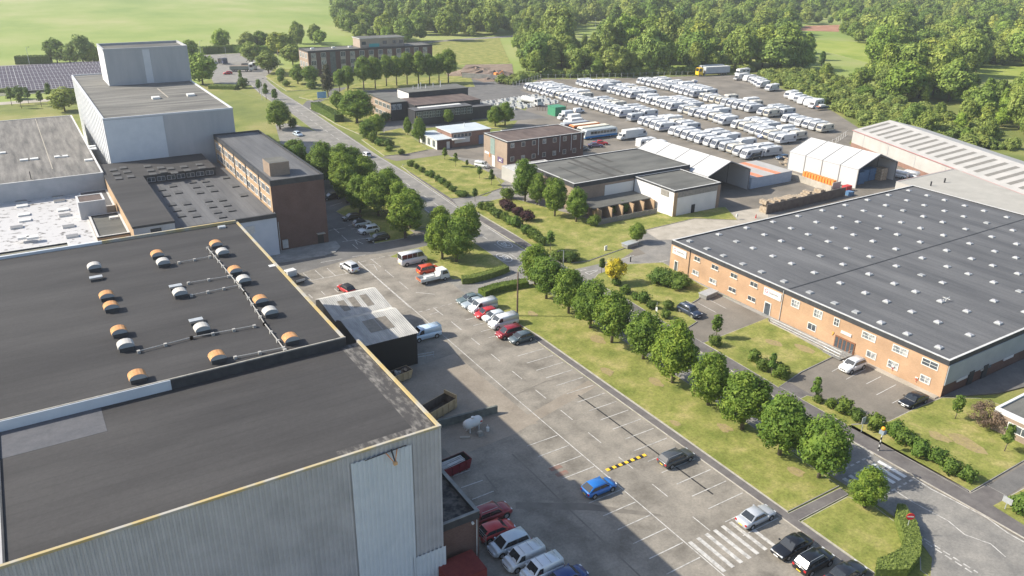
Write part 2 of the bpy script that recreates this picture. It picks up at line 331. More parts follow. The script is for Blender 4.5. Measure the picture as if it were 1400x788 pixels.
# pavements and lawns: a real kerb step
KN = [0]
def kerbed(name, pts, m, h=.12, kname=None):
    KN[0] += 1; h += .0035*(KN[0] % 9)
    a = sum(pts[i][0]*pts[(i+1)%len(pts)][1]-pts[(i+1)%len(pts)][0]*pts[i][1] for i in range(len(pts)))
    if a < 0: pts = pts[::-1]
    n = len(pts); o = []
    for i in range(n):
        p0, p1, p2 = (Vector(pts[(i+k-1) % n]) for k in range(3))
        d1 = (p1-p0).normalized(); d2 = (p2-p1).normalized(); nn = Vector((-(d1.y+d2.y), d1.x+d2.x))
        if nn.length < .2: nn = Vector((-d1.y, d1.x))
        nn.normalize(); o.append(tuple(p1+nn*.11))
    b = MB(); b.prism(pts, -.2, h-.012, KERB); b.prism(o, h-.012, h+.01, m, top=m)
    return struct(b.obj(name))
g = G
kerbed('car_park_footpath', [(61.15,20),(62.35,20),(62.35,40.2),(70.8,40.3),(71,41.5),(62.4,41.6),(62.5,58),(62.35,93),(61.3,93)], PATH, .10)
sheet('slip_road', [(72.4,38.5),(73.5,38.5),(74,0),(50,0),(55,20),(64,26.5),(69.5,29.5),(71.5,33)], .018, ASPH_ROAD)
sheet('verge_edge', [(82.0,33.6),(84.6,33.6),(85.0,60),(84.4,76),(82.4,76)], .095, PATH)
kerbed('avenue_verge', [(62.5,41.8),(71.2,41.8),(72.2,60),(72.9,80),(73.1,96),(73.2,108),(66,108),(62.3,107),(61.6,100),(62.5,90),(62.6,60)], LAWN)
kerbed('corner_lawn', [(62.5,40.0),(70.3,40.1),(71.5,37.5),(71,34),(69.8,31),(66.8,29),(66,20),(62.5,20)], LAWN)
pe = [-40,0,20,27]
kerbed('east_pavement', [(80.3,-40),(83,-40),(82.6,27),(86,30.9),(86,33.2),(82.9,33.3),(82.9,48),(82.9,62),(83.1,75),(83.5,82),(83.6,92),(84,97),(82.5,97.5),(81.1,90),(81,80),(80.1,60),(80.3,40),(80.5,31)], PATH, .10)
kerbed('south_east_lawn', [g('z',345,275), g('z',480,262), g('z',590,249), g('z',720,185), g('z',905,108), g('z',1130,112), (105,42), (106,33.4), (83.2,33.4), (83.2,50)], LAWN)
kerbed('shrub_border_lawn', [g('z',60,115), g('z',100,95), g('z',240,125), g('z',330,175), g('z',560,245), g('z',470,262), g('z',340,272)], LAWN)
kerbed('unit_lawn', [g('22',1030,275), g('22',1160,225), g('22',1379,140), g('23',5,160), g('23',265,300), g('23',345,352), g('23',180,432), g('23',55,517), g('22',1379,482)], LAWN)
kerbed('front_lawn', [g('g',190,350), g('g',235,290), g('g',480,205), g('g',800,190), g('g',850,215), (99.2,92), (99.2,83), g('g',1190,420), g('g',1110,510), g('g',950,600), g('g',1100,705), g('g',1000,770), g('g',905,765), g('g',470,500)], LAWN)
kerbed('far_south_lawn', [g('33',1205,412), g('33',1379,315), g('33',1500,330), g('33',1500,620), g('33',1379,522)], LAWN)
kerbed('hall_lawn', [g('e',40,135), g('e',150,60), g('e',380,10), g('e',520,25), (104,133), (104,129), (121,129), (122,124.5), (136,124.2), g('12',1150,330), g('12',1215,400), g('12',980,392), g('12',715,455), g('12',625,545), g('12',410,620), g('12',330,630), g('12',190,590), g('12',0,470)], LAWN)
kerbed('hall_lawn_pavement', [(81.7,129),(82.5,150),(84.3,151),(84,127),(83.6,117),(83,111),(81.5,110)], PATH, .10)
kerbed('office_lawn', [g('11',780,110), g('11',1050,285), g('11',1200,270), g('11',1330,225), g('11',1290,160), g('11',1210,120), g('11',1060,60), g('11',860,85)], LAWN)
kerbed('office_lawn_pavement', [(83.2,156),(85.6,186),(86.8,193),(88,196),(86.5,186),(84.6,160)], PATH, .10)
kerbed('cottage_lawn', [g('d',450,130), g('d',640,265), g('d',820,250), g('d',1000,215), g('d',880,110), (107,238), (100,236), g('d',640,70)], LAWN)
kerbed('school_lawn', [g('s',935,440), g('s',1150,415), g('s',1270,470), g('s',1290,510), g('s',1110,505)], LAWN)
kerbed('school_front_lawn', [g('s',-120,110), g('s',-60,160), g('s',0,230), g('s',110,330), g('s',130,400), g('s',-60,560), (90.5,254.4), (92,285)], LAWN)
kerbed('trees_lawn', [g('01',555,490), g('01',1180,470), g('01',1150,400), g('01',900,418), g('01',700,440), g('01',540,450), g('01',480,478)], LAWN)
kerbed('junction_island_lawn', [g('01',230,525), g('01',265,505), g('01',330,497), g('01',385,525), g('01',310,545)], LAWN)
kerbed('corner_bed_lawn', [g('01',50,415), g('01',100,375), g('01',235,372), g('01',245,440), g('01',340,470), g('01',290,485), g('01',165,493)], LAWN)
kerbed('office_bank_lawn', [(58,205),(72,205),(80,235),(84,290),(76,345),(64,352),(48,345),(46,270),(50,200)], ROUGHG)
kerbed('west_verge', [(67,147),(73.5,143),(75.5,170),(77,205),(70,206),(66.5,180)], LAWN)
kerbed('forecourt_lawn', [g('11',430,355), g('11',480,325), g('11',560,310), (66.3,168), (66.3,143), g('11',790,500), g('11',640,527), g('11',590,440)], LAWN)
kerbed('entry_lawn', [g('11',720,600), g('11',780,572), (66,135), (74.5,134.5), (73.8,118), g('11',1375,680), (66,115), g('11',1060,722), g('11',960,640)], LAWN)
sheet('green_meadow', [g('01',945,230), g('01',1310,205), g('01',1370,340), g('01',1100,350), g('01',955,300)], .05, LAWN)
sheet('bright_field', [(400,270),(455,380),(500,330),(470,300),(440,270)], .05, BRIGHT)
sheet('far_bright_field', [(400,180),(425,232),(520,232),(520,180)], .05, BRIGHT)
RSOIL = M('red_brown_soil', (.28,.13,.08), (.40,.22,.14), scale=.15, detail=8)
sheet('bare_red_soil', [g('03',160,165), g('03',200,140), g('03',400,135), g('03',380,172)], .06, RSOIL)
SOIL = M('dug_soil', (.17,.12,.09), (.27,.21,.16), scale=.3, detail=9, fine=.3)
sheet('demolition_ground', [g('01',1085,400), g('01',1130,350), g('01',1380,345), g('01',1390,430), g('01',1230,445)], .07, SOIL)
# worn bare patches in the verge grass
BARE = M('dry_bare_grass', (.26,.20,.11), (.30,.25,.10), scale=2.5, detail=8, fine=.25)
for (cx0, cy0, r0) in ((64.6,76.0,1.0),(66.0,97.5,.9),(69.7,84.6,1.1),(68.6,70.2,1.0),(68.5,57.0,.9),(68.9,46.2,1.0),(63.9,61,.6),(92,39,1.6),(90.5,41.5,1.0),(85.5,37.5,.8),(95.2,66,1.2),(92.6,70,1.0)):
    b = MB(); b.face([(cx0+r0*math.cos(a*math.pi/6)*random.uniform(.6,1.15),cy0+r0*1.5*math.sin(a*math.pi/6)*random.uniform(.6,1.15),.166) for a in range(12)], BARE); struct(b.obj('bare_patch'))
# patches, joints and stains on the car park
WARM = M('warm_worn_concrete', (.20,.17,.135), (.31,.27,.22), scale=.25, detail=9, fine=.15, lo=.3, hi=.7)
sheet('car_park_concrete_strip', [(45.2,71.5),(61,75.5),(61,73.6),(45,69.6),(36,69),(36,71.2)], .005, WARM, thick=.02)
sheet('worn_concrete_patch', [(40.5,91),(48.5,92),(48.8,70),(45.5,71),(36,70.5),(36,90)], .004, WARM, thick=.02)
DARKP = M('dark_repair_strip', (.15,.136,.115), (.20,.18,.153), scale=.6)
sheet('car_park_repair_strip', [g('32',20,390), g('32',400,395), g('32',800,455), g('32',810,468), g('32',400,432), g('32',20,425)], .006, DARKP, thick=.02)
sheet('drain_channel', [(57.65,48.2),(57.85,48.2),(57.45,73.0),(57.25,73.0)], .016, M('black_drain_grate', (.03,.03,.03)), thick=.03)
b = MB()
for (k, pa) in (('32', [(0,130),(120,240),(300,420),(480,590),(690,788)]), ('32', [(110,570),(240,690),(330,788)]), ('31', [(1230,240),(1300,330)]), ('22', [(0,560),(180,480),(230,470)])):
    for q in range(len(pa)-1):
        a0 = Vector(g(k, *pa[q])); a1 = Vector(g(k, *pa[q+1])); d = (a1-a0).normalized(); w = Vector((-d.y, d.x))*.09
        b.face([(*(a0-w),.0095),(*(a1-w),.0095),(*(a1+w),.0095),(*(a0+w),.0095)], DARKP)
struct(b.obj('car_park_joint', ))

# ------------------------------------------------------------------ painted markings
def line(b, a, c, w=.11, z=.022, m=None):
    a = Vector(a); c = Vector(c); d = (c-a).normalized(); n = Vector((-d.y, d.x))*w/2
    b.prism([tuple(a-n), tuple(c-n), tuple(c+n), tuple(a+n)], z-.01, z, m or WHITEM)
def dashed(b, pts, on, off, w=.11, z=.022):
    pos = 0
    for q in range(len(pts)-1):
        a = Vector(pts[q]); c = Vector(pts[q+1]); L = (c-a).length; d = (c-a)/L; s = 0
        while s < L:
            line(b, a+d*s, a+d*min(s+on, L), w, z); s += on+off
b = MB()
ZP = .017
y = 41.7
while y < 87.5:
    if not 45 < y < 45.1: line(b, (56.2 if y > 60 else 55.5, y), (60.8, y), z=ZP)
    y += 2.49
y = 41.7
for i in range(11):
    if i != 6: line(b, (44.9, y), (49.4, y), z=ZP)
    y += 2.49
line(b, (49.6,36), (49.6,78), z=ZP); line(b, (49.6,78), (50.1,134), z=ZP)
for y in (44,50.5,56.5,62.5,68.5,74.5,80.5,86.5,92.5,98.5,104.5): line(b, (53.1,y), (53.1,y+2.6), z=ZP)
for i in range(4): line(b, (55.5,93.8+2.45*i), (60.5,93.8+2.45*i), z=ZP)
for p in ((98,232),(217,210),(330,188),(442,165)):
    line(b, g('v',*p), g('v',p[0]+80,p[1]+72), z=ZP)
line(b, g('v',100,322), g('v',540,236), z=ZP); line(b, g('v',270,135), g('v',475,98), z=ZP); line(b, g('v',570,80), g('v',700,60), z=ZP)
for p in ((155,440),(275,410),(400,385)): line(b, g('v',*p), g('v',p[0]+38,p[1]+36), z=ZP)
for k, p, q in (('v',(885,205),(968,275)),('v',(1022,318),(1108,390)),('v',(1110,208),(1230,182)),('v',(750,100),(845,175)),('v',(1180,420),(1360,438)),('y',(540,0),(638,78)),('v',(625,125),(1130,570)),('v',(695,160),(780,152)),('v',(775,152),(812,212)),('v',(1315,632),(1400,605)),('v',(1350,565),(1400,612))):
    line(b, g(k,*p), g(k,*q), z=ZP+.002)
dashed(b, [g('v',650,130), g('v',960,60)], 1.2, .8, z=ZP); dashed(b, [g('v',1205,610), g('21',1100,48)], .8, .6, z=ZP)
# shaded forecourt bays
for k, p, q in (('o',(85,460),(195,555)),('o',(245,600),(365,712)),('o',(260,725),(750,655)),('o',(0,505),(320,455)),('o',(270,355),(480,315)),('o',(370,410),(490,385)),('o',(430,480),(600,445)),('o',(590,610),(800,560)),('o',(505,690),(560,785)),('o',(505,690),(665,770)),('o',(520,540),(590,530)),('11',(520,530),(550,555)),('d',(190,680),(290,650)),('31',(1060,250),(1155,215)),('31',(1105,312),(1220,272)),('31',(1165,375),(1280,330))):
    line(b, g(k,*p), g(k,*q), w=.13, z=.022)
# unit bays
for k, p, q in (('F',(335,690),(400,655)),('F',(448,752),(605,668)),('F',(610,788),(725,730)),('23',(585,552),(690,497)),('23',(670,597),(705,578)),('g',(1105,535),(1265,620)),('g',(1200,505),(1360,590))): line(b, g(k,*p), g(k,*q), z=ZP)
struct(b.obj('parking_bay_marking', park))
b = MB()
for i in range(7): line(b, (50.05+i*1.18,39.0), (50.05+i*1.18,43.9), w=.46, z=.019)
struct(b.obj('car_park_crossing', park))
b = MB(); Z2 = .028
for i in range(7): line(b, (72.9+i*1.08,38.9), (72.9+i*1.08,42.5), w=.56, z=Z2, m=WHITE if i > 3 else WHITEM)
for y in (38.2, 43.6): dashed(b, [(72.4,y),(80,y)], .6, .5, w=.22, z=Z2)
pz = [g('33',680,325), g('33',790,395), g('33',970,490), g('33',1060,565), g('33',1200,615), g('33',1280,685)]
for i in range(len(pz)-1): line(b, pz[i], pz[i+1], w=.12, z=Z2)
pz = [g('33',780,255), g('33',880,320), g('33',980,370), g('33',1180,475), g('33',1290,555), g('33',1379,605)]
for i in range(len(pz)-1): line(b, pz[i], pz[i+1], w=.14, z=Z2)
pz = [g('z',60,190), g('z',185,250), g('z',230,280), g('z',500,445)]
for i in range(len(pz)-1): line(b, pz[i], pz[i+1], w=.14, z=Z2)
dashed(b, [g('33',790,555), g('33',1130,770)], .7, .35, w=.16, z=Z2); dashed(b, [g('33',800,575), g('33',1100,770)], .7, .35, w=.16, z=Z2)
yy = 64
while yy < 340:
    if not 103 < yy < 118: line(b, (cx(yy), yy), (cx(yy+3.2), yy+3.2), w=.14, z=Z2)
    yy += 6.2
for (a0, a1) in ((120,350),(60,92)):
    yy = a0
    while yy < a1: line(b, (ekx(yy)-.45, yy), (ekx(yy+6)-.45, yy+6), w=.14, z=Z2); yy += 6
yy = 118
while yy < 345:
    if not 133 < yy < 142: line(b, (wkx(yy)+.35, yy), (wkx(yy+6)+.35, yy+6), w=.14, z=Z2)
    yy += 6
dashed(b, [g('p',915,290), g('p',1190,450)], .7, .4, w=.16, z=Z2); dashed(b, [g('p',980,310), g('p',1190,430)], .7, .4, w=.16, z=Z2)
for k, p, q in (('p',(1120,300),(1240,275)),('p',(1120,300),(1160,320)),('p',(1160,320),(1240,282)),('p',(990,305),(1130,270)),('g',(440,158),(550,125)),('p',(215,385),(390,350)),('p',(320,345),(390,355)),('p',(80,465),(230,425)),('f',(10,390),(90,372)),('12',(1030-700,0),(1031-700,1))): line(b, g(k,*p), g(k,*q), w=.16, z=Z2+.003)
def ring(b, c, rx, ry, w, z, m, n=28):
    for i in range(n):
        t0, t1 = 2*math.pi*i/n, 2*math.pi*(i+1)/n
        b.face([(c[0]+rx*math.cos(t0),c[1]+ry*math.sin(t0),z),(c[0]+rx*math.cos(t1),c[1]+ry*math.sin(t1),z),(c[0]+(rx-w)*math.cos(t1),c[1]+(ry-w)*math.sin(t1),z),(c[0]+(rx-w)*math.cos(t0),c[1]+(ry-w)*math.sin(t0),z)], m)
TXT = []
def text(name, s, size, m, loc, rot, parent=None, extrude=.004, sx=1):
    cu = bpy.data.curves.new(name, 'FONT'); cu.body = s; cu.size = size; cu.extrude = extrude; cu.align_x = 'CENTER'; cu.align_y = 'CENTER'; cu.materials.append(m)
    o = bpy.data.objects.new(name, cu); COL.objects.link(o); o.location = loc; o.rotation_euler = rot; o.scale = (sx, 1, 1)
    bpy.context.view_layer.update(); dg_ = bpy.context.evaluated_depsgraph_get(); me = bpy.data.meshes.new_from_object(o.evaluated_get(dg_)); bpy.data.objects.remove(o); o = bpy.data.objects.new(name, me); COL.objects.link(o); o.location = loc; o.rotation_euler = rot; o.scale = (sx, 1, 1)
    if parent is not None: o.parent = parent
    return o
for i, (kk, p) in enumerate((('p',(352,30)),('p',(345,158)))):
    c = g(kk, *p); ring(b, c, 1.25, 2.3, .14, Z2+.003, WHITE)
    o = text('speed_roundel_number', '20', 1.5, WHITE, (c[0],c[1],Z2+.003), (0,0,0 if i else math.pi), None, .002); o.scale = (.9, 2.0, 1); struct(o)
mainroad = bpy.data.objects['main_road']
struct(b.obj('road_marking', mainroad))
b = MB()
for i in range(13):
    x = 50.2+i*.46; b.box(x, x+.44, 57.55, 58.0, 0.017, .07, YELLOW if i % 2 == 0 else TRIM)
tag(b.obj('speed_bump'), 'black and yellow rubber speed bump across the car park lane', 'speed bump')
b = MB()
for (u, v) in ((235,205),(270,235)): 
    c = g('32',u,v); b.box(c[0]-.8,c[0]+.8,c[1]-.35,c[1]+.35,.006,.018, M('worn_red_paint',(.25,.13,.10),(.20,.16,.13),scale=2))
struct(b.obj('worn_red_marking', park))

# ------------------------------------------------------------------ windows
WCACHE = {}
def window(parent, face, u, z, w, h, at, frame=WHITE, pane=WINGLASS, nx=1, sill=.0, name='window', ny=1, ft=.07):
    """face 'S' looks to -y (u = x), face 'W' looks to -x (u = y); at = wall plane"""
    key = (w, h, frame.name, pane.name, nx, sill, ny, ft)
    if key not in WCACHE:
        f = MB(); a, d = w/2, h
        f.box(-a-ft, a+ft, -.07, .0, -ft, 0, frame); f.box(-a-ft, a+ft, -.07, 0, d, d+ft, frame)
        f.box(-a-ft, -a, -.065, 0, 0, d, frame); f.box(a, a+ft, -.065, 0, 0, d, frame)
        for i in range(1, nx): x = -a+w*i/nx; f.box(x-.035, x+.035, -.055, 0, 0, d, frame)
        for i in range(1, ny): q = h*i/ny; f.box(-a, a, -.052, 0, q-.03, q+.03, frame)
        if sill: f.box(-a-ft-.1, a+ft+.1, -.16, .0, -ft-sill, -ft, frame)
        p = MB(); p.box(-a, a, -.03, .0, 0, d, pane)
        WCACHE[key] = (f.mesh('window_frame'), p.mesh('pane'))
    fm, pm = WCACHE[key]
    loc = (u, at, z) if face == 'S' else (at, u, z)
    o = put(name, fm, parent, loc, 0 if face == 'S' else -math.pi/2)
    put('pane', pm, o)
    return o
def bld(name, label, x0, x1, y0, y1, h, wall, roof, par=.35, cope=COPE, fascia=None, fh=.0, side=None, cat='building', z0=0, pt=.3, parent=None, group=None):
    """flat roofed block: walls, roof deck, parapet ring (and a fascia band just under the coping)"""
    cxx, cyy = (x0+x1)/2, (y0+y1)/2
    t = thing(name, label, cat, (cxx, cyy, z0), 0, group) if parent is None else parent
    ox, oy, oz = (cxx, cyy, z0) if parent is None else (parent.location.x, parent.location.y, parent.location.z)
    X0, X1, Y0, Y1, H, Z0 = x0-ox, x1-ox, y0-oy, y1-oy, h-oz, z0-oz
    b = MB(); b.box(X0, X1, Y0, Y1, Z0, H-par-.06-fh, wall, side=side); b.obj('wall', t)
    b = MB(); b.box(X0+pt-.01, X1-pt+.01, Y0+pt-.01, Y1-pt+.01, H-par-.055, H-par, roof); b.obj('roof', t)
    b = MB()
    for q in ((X0-.03, X1+.03, Y0-.03, Y0+pt), (X0-.03, X1+.03, Y1-pt, Y1+.03), (X0-.03, X0+pt, Y0+pt, Y1-pt), (X1-pt, X1+.03, Y0+pt, Y1-pt)):
        b.box(*q, H-par-.055-fh, H-.05, fascia or wall)
        b.box(q[0]-.03, q[1]+.03, q[2]-.0, q[3]+.0, H-.05, H, cope)
    b.obj('parapet', t)
    return t

# ---------------- right-hand factory
fac = bld('brick_factory', 'long orange brick factory with a wide dark felt roof full of rooflights', 99.9, 175.6, 47.2, 101.5, 5.75, BR_OR, FELTB, par=.25, fascia=FASCIA, fh=.55, side={'S': BR_DK}, cope=COPE)  # south brick painted darker, since that end faces away from the sun
fac_o = (fac.location.x, fac.location.y)
def fl(x, y): return (x-fac_o[0], y-fac_o[1])
f = MB(); f.box(-.62,.62,-.62,.62,0,.16,STEEL); f.box(-.5,.5,-.5,.5,.16,.24,COPE); 
f.v += [(-.44,-.44,.24),(.44,-.44,.24),(.44,.44,.24),(-.44,.44,.24),(0,0,.42)]; n0 = len(f.v)-5; k = f.mid(M('rooflight_polycarbonate',(.36,.36,.38),rough=.2,spec=.7))
for q in ((0,1,4),(1,2,4),(2,3,4),(3,0,4)): f.f.append(tuple(n0+i for i in q)); f.mi.append(k)
rl = f.mesh('rooflight')
f2 = MB(); f2.box(-.62,.62,-.62,.62,0,.16,STEEL); f2.box(-.5,.5,-.5,.5,.16,.24,M('grey_cover',(.28,.29,.30),(.36,.36,.36),scale=2)); rl2 = f2.mesh('rooflight')
gy = [99.6,95.1,91,86.4,82.2,77.4,72.2,67.5,63.7,59.4,55.2,50.4]
for i in range(10):
    for j, yy in enumerate(gy):
        x = 102.6+7.62*i
        if i == 3 and j == 9 or (i == 9 and j > 9): continue
        lx, ly = fl(x, yy-.0)
        o_ = put('rooflight', rl2 if ((i == 0 and j < 9) or (i*13+j*7) % 17 == 3) else rl, fac, (lx, ly, 5.5), random.uniform(-.06,.06)); o_.scale = (.76,.76,.8+.3*random.random())
b = MB(); b.box(-37.3, 37.3, -.12, .12, 0, .05, FASCIA); b.obj('roof_ridge_strip', fac, (0, 74.9-fac_o[1], 5.5))
b = MB(); b.cyl((-.9,0,.6),(.9,0,.6),.05,.05,6,WHITE); b.cyl((0,0,0),(0,0,.6),.06,.05,6,WHITE); b.cyl((0,-.6,.6),(0,.6,.6),.04,.04,6,WHITE); b.obj('roof_aerial', fac, (*fl(118.5,59.0), 5.5))
# facade windows (top floor, ground floor)
for (ya, yb, za, zb, nx) in ((95.47,93.75,4.61,3.81,2),(91.09,89.27,4.62,3.75,2),(86.55,84.83,4.6,3.74,2),(82.13,80.28,4.63,3.77,2),(95.57,93.67,1.98,1.14,1),(91.27,89.28,2.02,1.04,1),(86.63,84.68,2.03,1.11,2),(82.22,80.23,1.99,1.1,2)):
    window(fac, 'W', (ya+yb)/2-fac_o[1], zb+.05, round(ya-yb-.35,1), .72, -37.85, frame=WHITE if nx == 1 else M('cream_sill',(.62,.58,.52)), pane=WINGLASS if nx == 2 else BLINDGLASS, nx=2, sill=.10, ft=.05)
for (ya, yb, za, zb, nx) in ((73.4,71.65,4.7,3.5,3),(69.05,67.3,4.7,3.42,3),(65.35,64.2,4.72,3.52,1),(60.4,58.0,4.6,3.6,2),(55.4,52.9,4.65,3.62,2),(50.9,48.4,4.62,3.62,1),(69.7,68.0,2.1,1.0,1),(59.1,57.35,2.0,1.0,1),(55.6,53.8,2.05,.95,2),(50.6,48.95,2.1,1.1,2)):
    window(fac, 'W', (ya+yb)/2-fac_o[1], zb, round(ya-yb-.3,1), round(za-zb-.1,1), -37.85, pane=BLINDGLASS if (ya < 62 and ya not in (50.9,)) or nx == 3 else WINGLASS, nx=max(nx,2), ft=.11, ny=1 if za < 3 and nx == 1 else 2)
for (ya, yb, za) in ((100.1,99.4,1.95),(78.3,77.2,2.1)):
    b = MB(); w = ya-yb; b.box(-w/2-.14,w/2+.14,-.08,0,0,za+.14,WHITE); b.box(-w/2,w/2,-.11,-.082,.05,za,WINGLASS); b.obj('door', fac, (-37.85,(ya+yb)/2-fac_o[1],.0)).rotation_euler = (0,0,-math.pi/2)
BRNF = M('brown_door_frame', (.22,.10,.055), rough=.5)
b = MB(); b.box(-1.75,1.75,-.12,0,0,1.95,BRNF)
e = b.obj('entrance', fac, (-37.85, 62.75-fac_o[1], .12)); e.rotation_euler = (0,0,-math.pi/2)
for i in range(5):
    b = MB(); b.box(-.24,.24,-.15,-.122,.12,1.75,WINGLASS); b.obj('door_pane', e, (-1.36+.68*i,0,0))
b = MB(); b.box(-.9,.9,-.14,0,0,.42,WHITE); o = b.obj('name_board', fac, (-37.85, 62.8-fac_o[1], 2.75)); o.rotation_euler = (0,0,-math.pi/2)
o = text('wall_number', '7', .85, M('orange_yellow_sign',(.85,.42,.05)), (-37.95, 65.0-fac_o[1], 2.0), (R(90),0,-math.pi/2), fac, .03)
for yy in (99.15, 77.15):
    b = MB(); b.box(-1.8,1.8,-.1,0,0,1.35,WHITE); s_ = b.obj('company_sign', fac, (-37.87, yy-fac_o[1], 3.3)); s_.rotation_euler = (0,0,-math.pi/2)
    text('sign_initial', 'G', 1.0, M('crimson_ink',(.45,.05,.12)), (-1.25,-.115,.80), (R(90),0,0), s_, .006)
    text('sign_lettering', 'leakney', .62, M('grey_ink',(.18,.15,.17)), (.28,-.115,.74), (R(90),0,0), s_, .006)
for yy in (96.45, 75.06): 
    b = MB(); b.cyl((0,0,0),(0,0,5.4),.06,.06,6,COPE if yy < 80 else FASCIA); b.obj('downpipe', fac, (-37.95, yy-fac_o[1], 0))
# south gable: light cladding over brick coloured dark for the shaded end
b = MB(); b.box(-37.8,37.8,-.12,0,1.9,4.95,M('blue_grey_gable_cladding',(.30,.325,.34),(.35,.37,.385),scale=.4,wave=('X',2.0))); b.obj('gable_cladding', fac, (0,-27.16,0))
for i in range(9): 
    b = MB(); b.box(-1.3,1.3,-.16,-.0,1.55,1.95,BLINDGLASS if i % 2 else CLADP); b.obj('gable_window', fac, (-33.5+6*i,-27.17,0))
for x in (-31.2,-27.6):
    b = MB(); b.box(-.6,.6,-.18,0,0,2.3,FASCIA); b.obj('door', fac, (x,-27.17,0))
# access ramp and railings at the entrance
rp_ = thing('access_ramp', 'concrete access ramp with metal railings along the orange brick wall', 'ramp', (98.5,67,0))
b = MB(); b.box(-.9,1.25,-6,8,.0,.14,CONCG); b.box(-.95,-.85,-6,8,.14,.3,CONC); b.box(-1.8,1.25,-6.0,-3.0,.14,.2,CONCG); b.obj('ramp_deck', rp_)
b = MB()
for (xa, ya, xb, yb) in ((-.9,-5.5,-.9,8),(-1.8,-5.9,-1.8,-3),(-1.8,-5.9,1.0,-5.9)):
    for zz in (.6, 1.05): b.cyl((xa,ya,zz),(xb,yb,zz),.03,.03,5,STEEL)
    n = int(math.hypot(xb-xa,yb-ya)/1.3)+1
    for i in range(n+1): b.cyl((xa+(xb-xa)*i/n,ya+(yb-ya)*i/n,.15),(xa+(xb-xa)*i/n,ya+(yb-ya)*i/n,1.05),.03,.03,5,STEEL)
b.obj('railing', rp_)
sheet('wall_foot_path', [(98.9,47.4),(99.85,47.4),(99.85,61),(98.9,61)], .1, CONC)
sheet('wall_foot_path', [(98.9,75),(99.85,75),(99.85,101),(98.9,101)], .06, CONCG)
# small bike/pipe fixtures
for yy in (50.9, 54.6):
    b = MB(); b.cyl((-.1,-.25,.6),(-.1,.25,.6),.03,.03,6,RED); b.cyl((-.1,0,.2),(-.1,0,1.0),.03,.03,6,RED); b.cyl((-.1,-.2,.9),(-.1,.2,.9),.08,.08,8,WHITE); b.obj('wall_bracket', fac, (-37.87, yy-fac_o[1], .4))

# ---------------- large left hall (south part)
A = -6.5
hall = thing('clad_hall', 'large grey ribbed hall with a charcoal felt roof and yellow lichened edges', 'building', (9.7,61,0))
def hl(x, y): return x-9.7, y-61
b = MB()
# profiled wall: real ribs, pitch .3 m, with the pale replacement sheets
def ribwall(b, x0, x1, y, z0, z1, mfun, pitch=.42, d=.08):
    x = x0
    while x < x1-.01:
        m = mfun(x)
        p = pitch
        b.face([(x,y,z0),(x+p*.35,y,z0),(x+p*.35,y,z1),(x,y,z1)], m)
        b.face([(x+p*.35,y,z0),(x+p*.5,y-d,z0),(x+p*.5,y-d,z1),(x+p*.35,y,z1)], m)
        b.face([(x+p*.5,y-d,z0),(x+p*.85,y-d,z0),(x+p*.85,y-d,z1),(x+p*.5,y-d,z1)], m)
        b.face([(x+p*.85,y-d,z0),(x+p,y,z0),(x+p,y,z1),(x+p*.85,y-d,z1)], m)
        x += p
X0, X1 = -40-9.7, 25.85-9.7
b.box(X0, X1, -8.95, 9.6, 0, 17.3, CLAD)
b.obj('wall', hall)
b = MB(); ribwall(b, X0, X1-.05, -9.03, 0, 17.72, lambda x: CLAD); b.obj('wall_cladding', hall)
b = MB(); ribwall(b, 17.6-9.7, 22.8-9.7, -9.16, 0, 16.85, lambda x: CLADL); ribwall(b, 22.75-9.7, 25.85-9.8, -9.16, 0, 4.5, lambda x: CLADL); b.obj('pale_cladding_sheet', hall)
b = MB(); b.box(-16.2, X1-.2, -8.98, 9.4, 17.3, 17.55, FELT); b.obj('roof', hall)
b = MB(); b.box(X0, -16.2, -8.7, 9.4, 14.0, 14.1, ROUGHG); b.obj('lower_roof', hall)
b = MB(); b.box(X0, X1+.05, -9.24, -8.98, 17.6, 17.82, COPEY); b.box(X1-.2, X1+.05, -8.98, 9.6, 17.5, 17.8, COPEY); b.box(-16.35,-16.2,-8.8,9.6,14.1,17.7,FASCIA); b.obj('parapet', hall)
PALEST = M('lime_stained_felt', (.058,.055,.054), (.24,.225,.205), scale=2.6, detail=12, lo=.46, hi=.74, stretch=(1,.35,1))
b = MB(); b.box(X1-2.1, X1-.3, -8.7, 9.4, 17.55, 17.556, PALEST); b.box(X1-9, X1-2.1, -8.7, -7.9, 17.55, 17.557, PALEST); b.obj('lime_stain', hall)
b = MB(); b.box(-16.2,-8.4,4.8,9.4,17.55,17.566, M('blue_felt_patch',(.085,.088,.098),(.11,.11,.12),scale=1,fine=.1)); b.obj('felt_patch', hall)
lp = thing('wall_floodlight', 'rusty floodlight on a wooden bracket on the pale cladding sheets', 'floodlight', (21.0,51.85,16.5))
b = MB(); b.cyl((-2.2,-.12,.3),(1.5,-.12,.5),.04,.04,5,FASCIA); b.cyl((-.3,0,.3),(.05,-.85,-.25),.05,.04,5,ORANGEP); b.cyl((.75,0,.4),(.15,-.85,-.2),.04,.04,5,ORANGEP); b.cyl((.2,0,.45),(.12,-.9,-.2),.09,.06,6,FASCIA); b.obj('bracket', lp)
b = MB(); b.box(-.06,.26,-1.1,-.8,-.42,-.15,M('copper_lamp',(.6,.38,.2),metal=.4,rough=.4)); b.obj('lamp', lp)

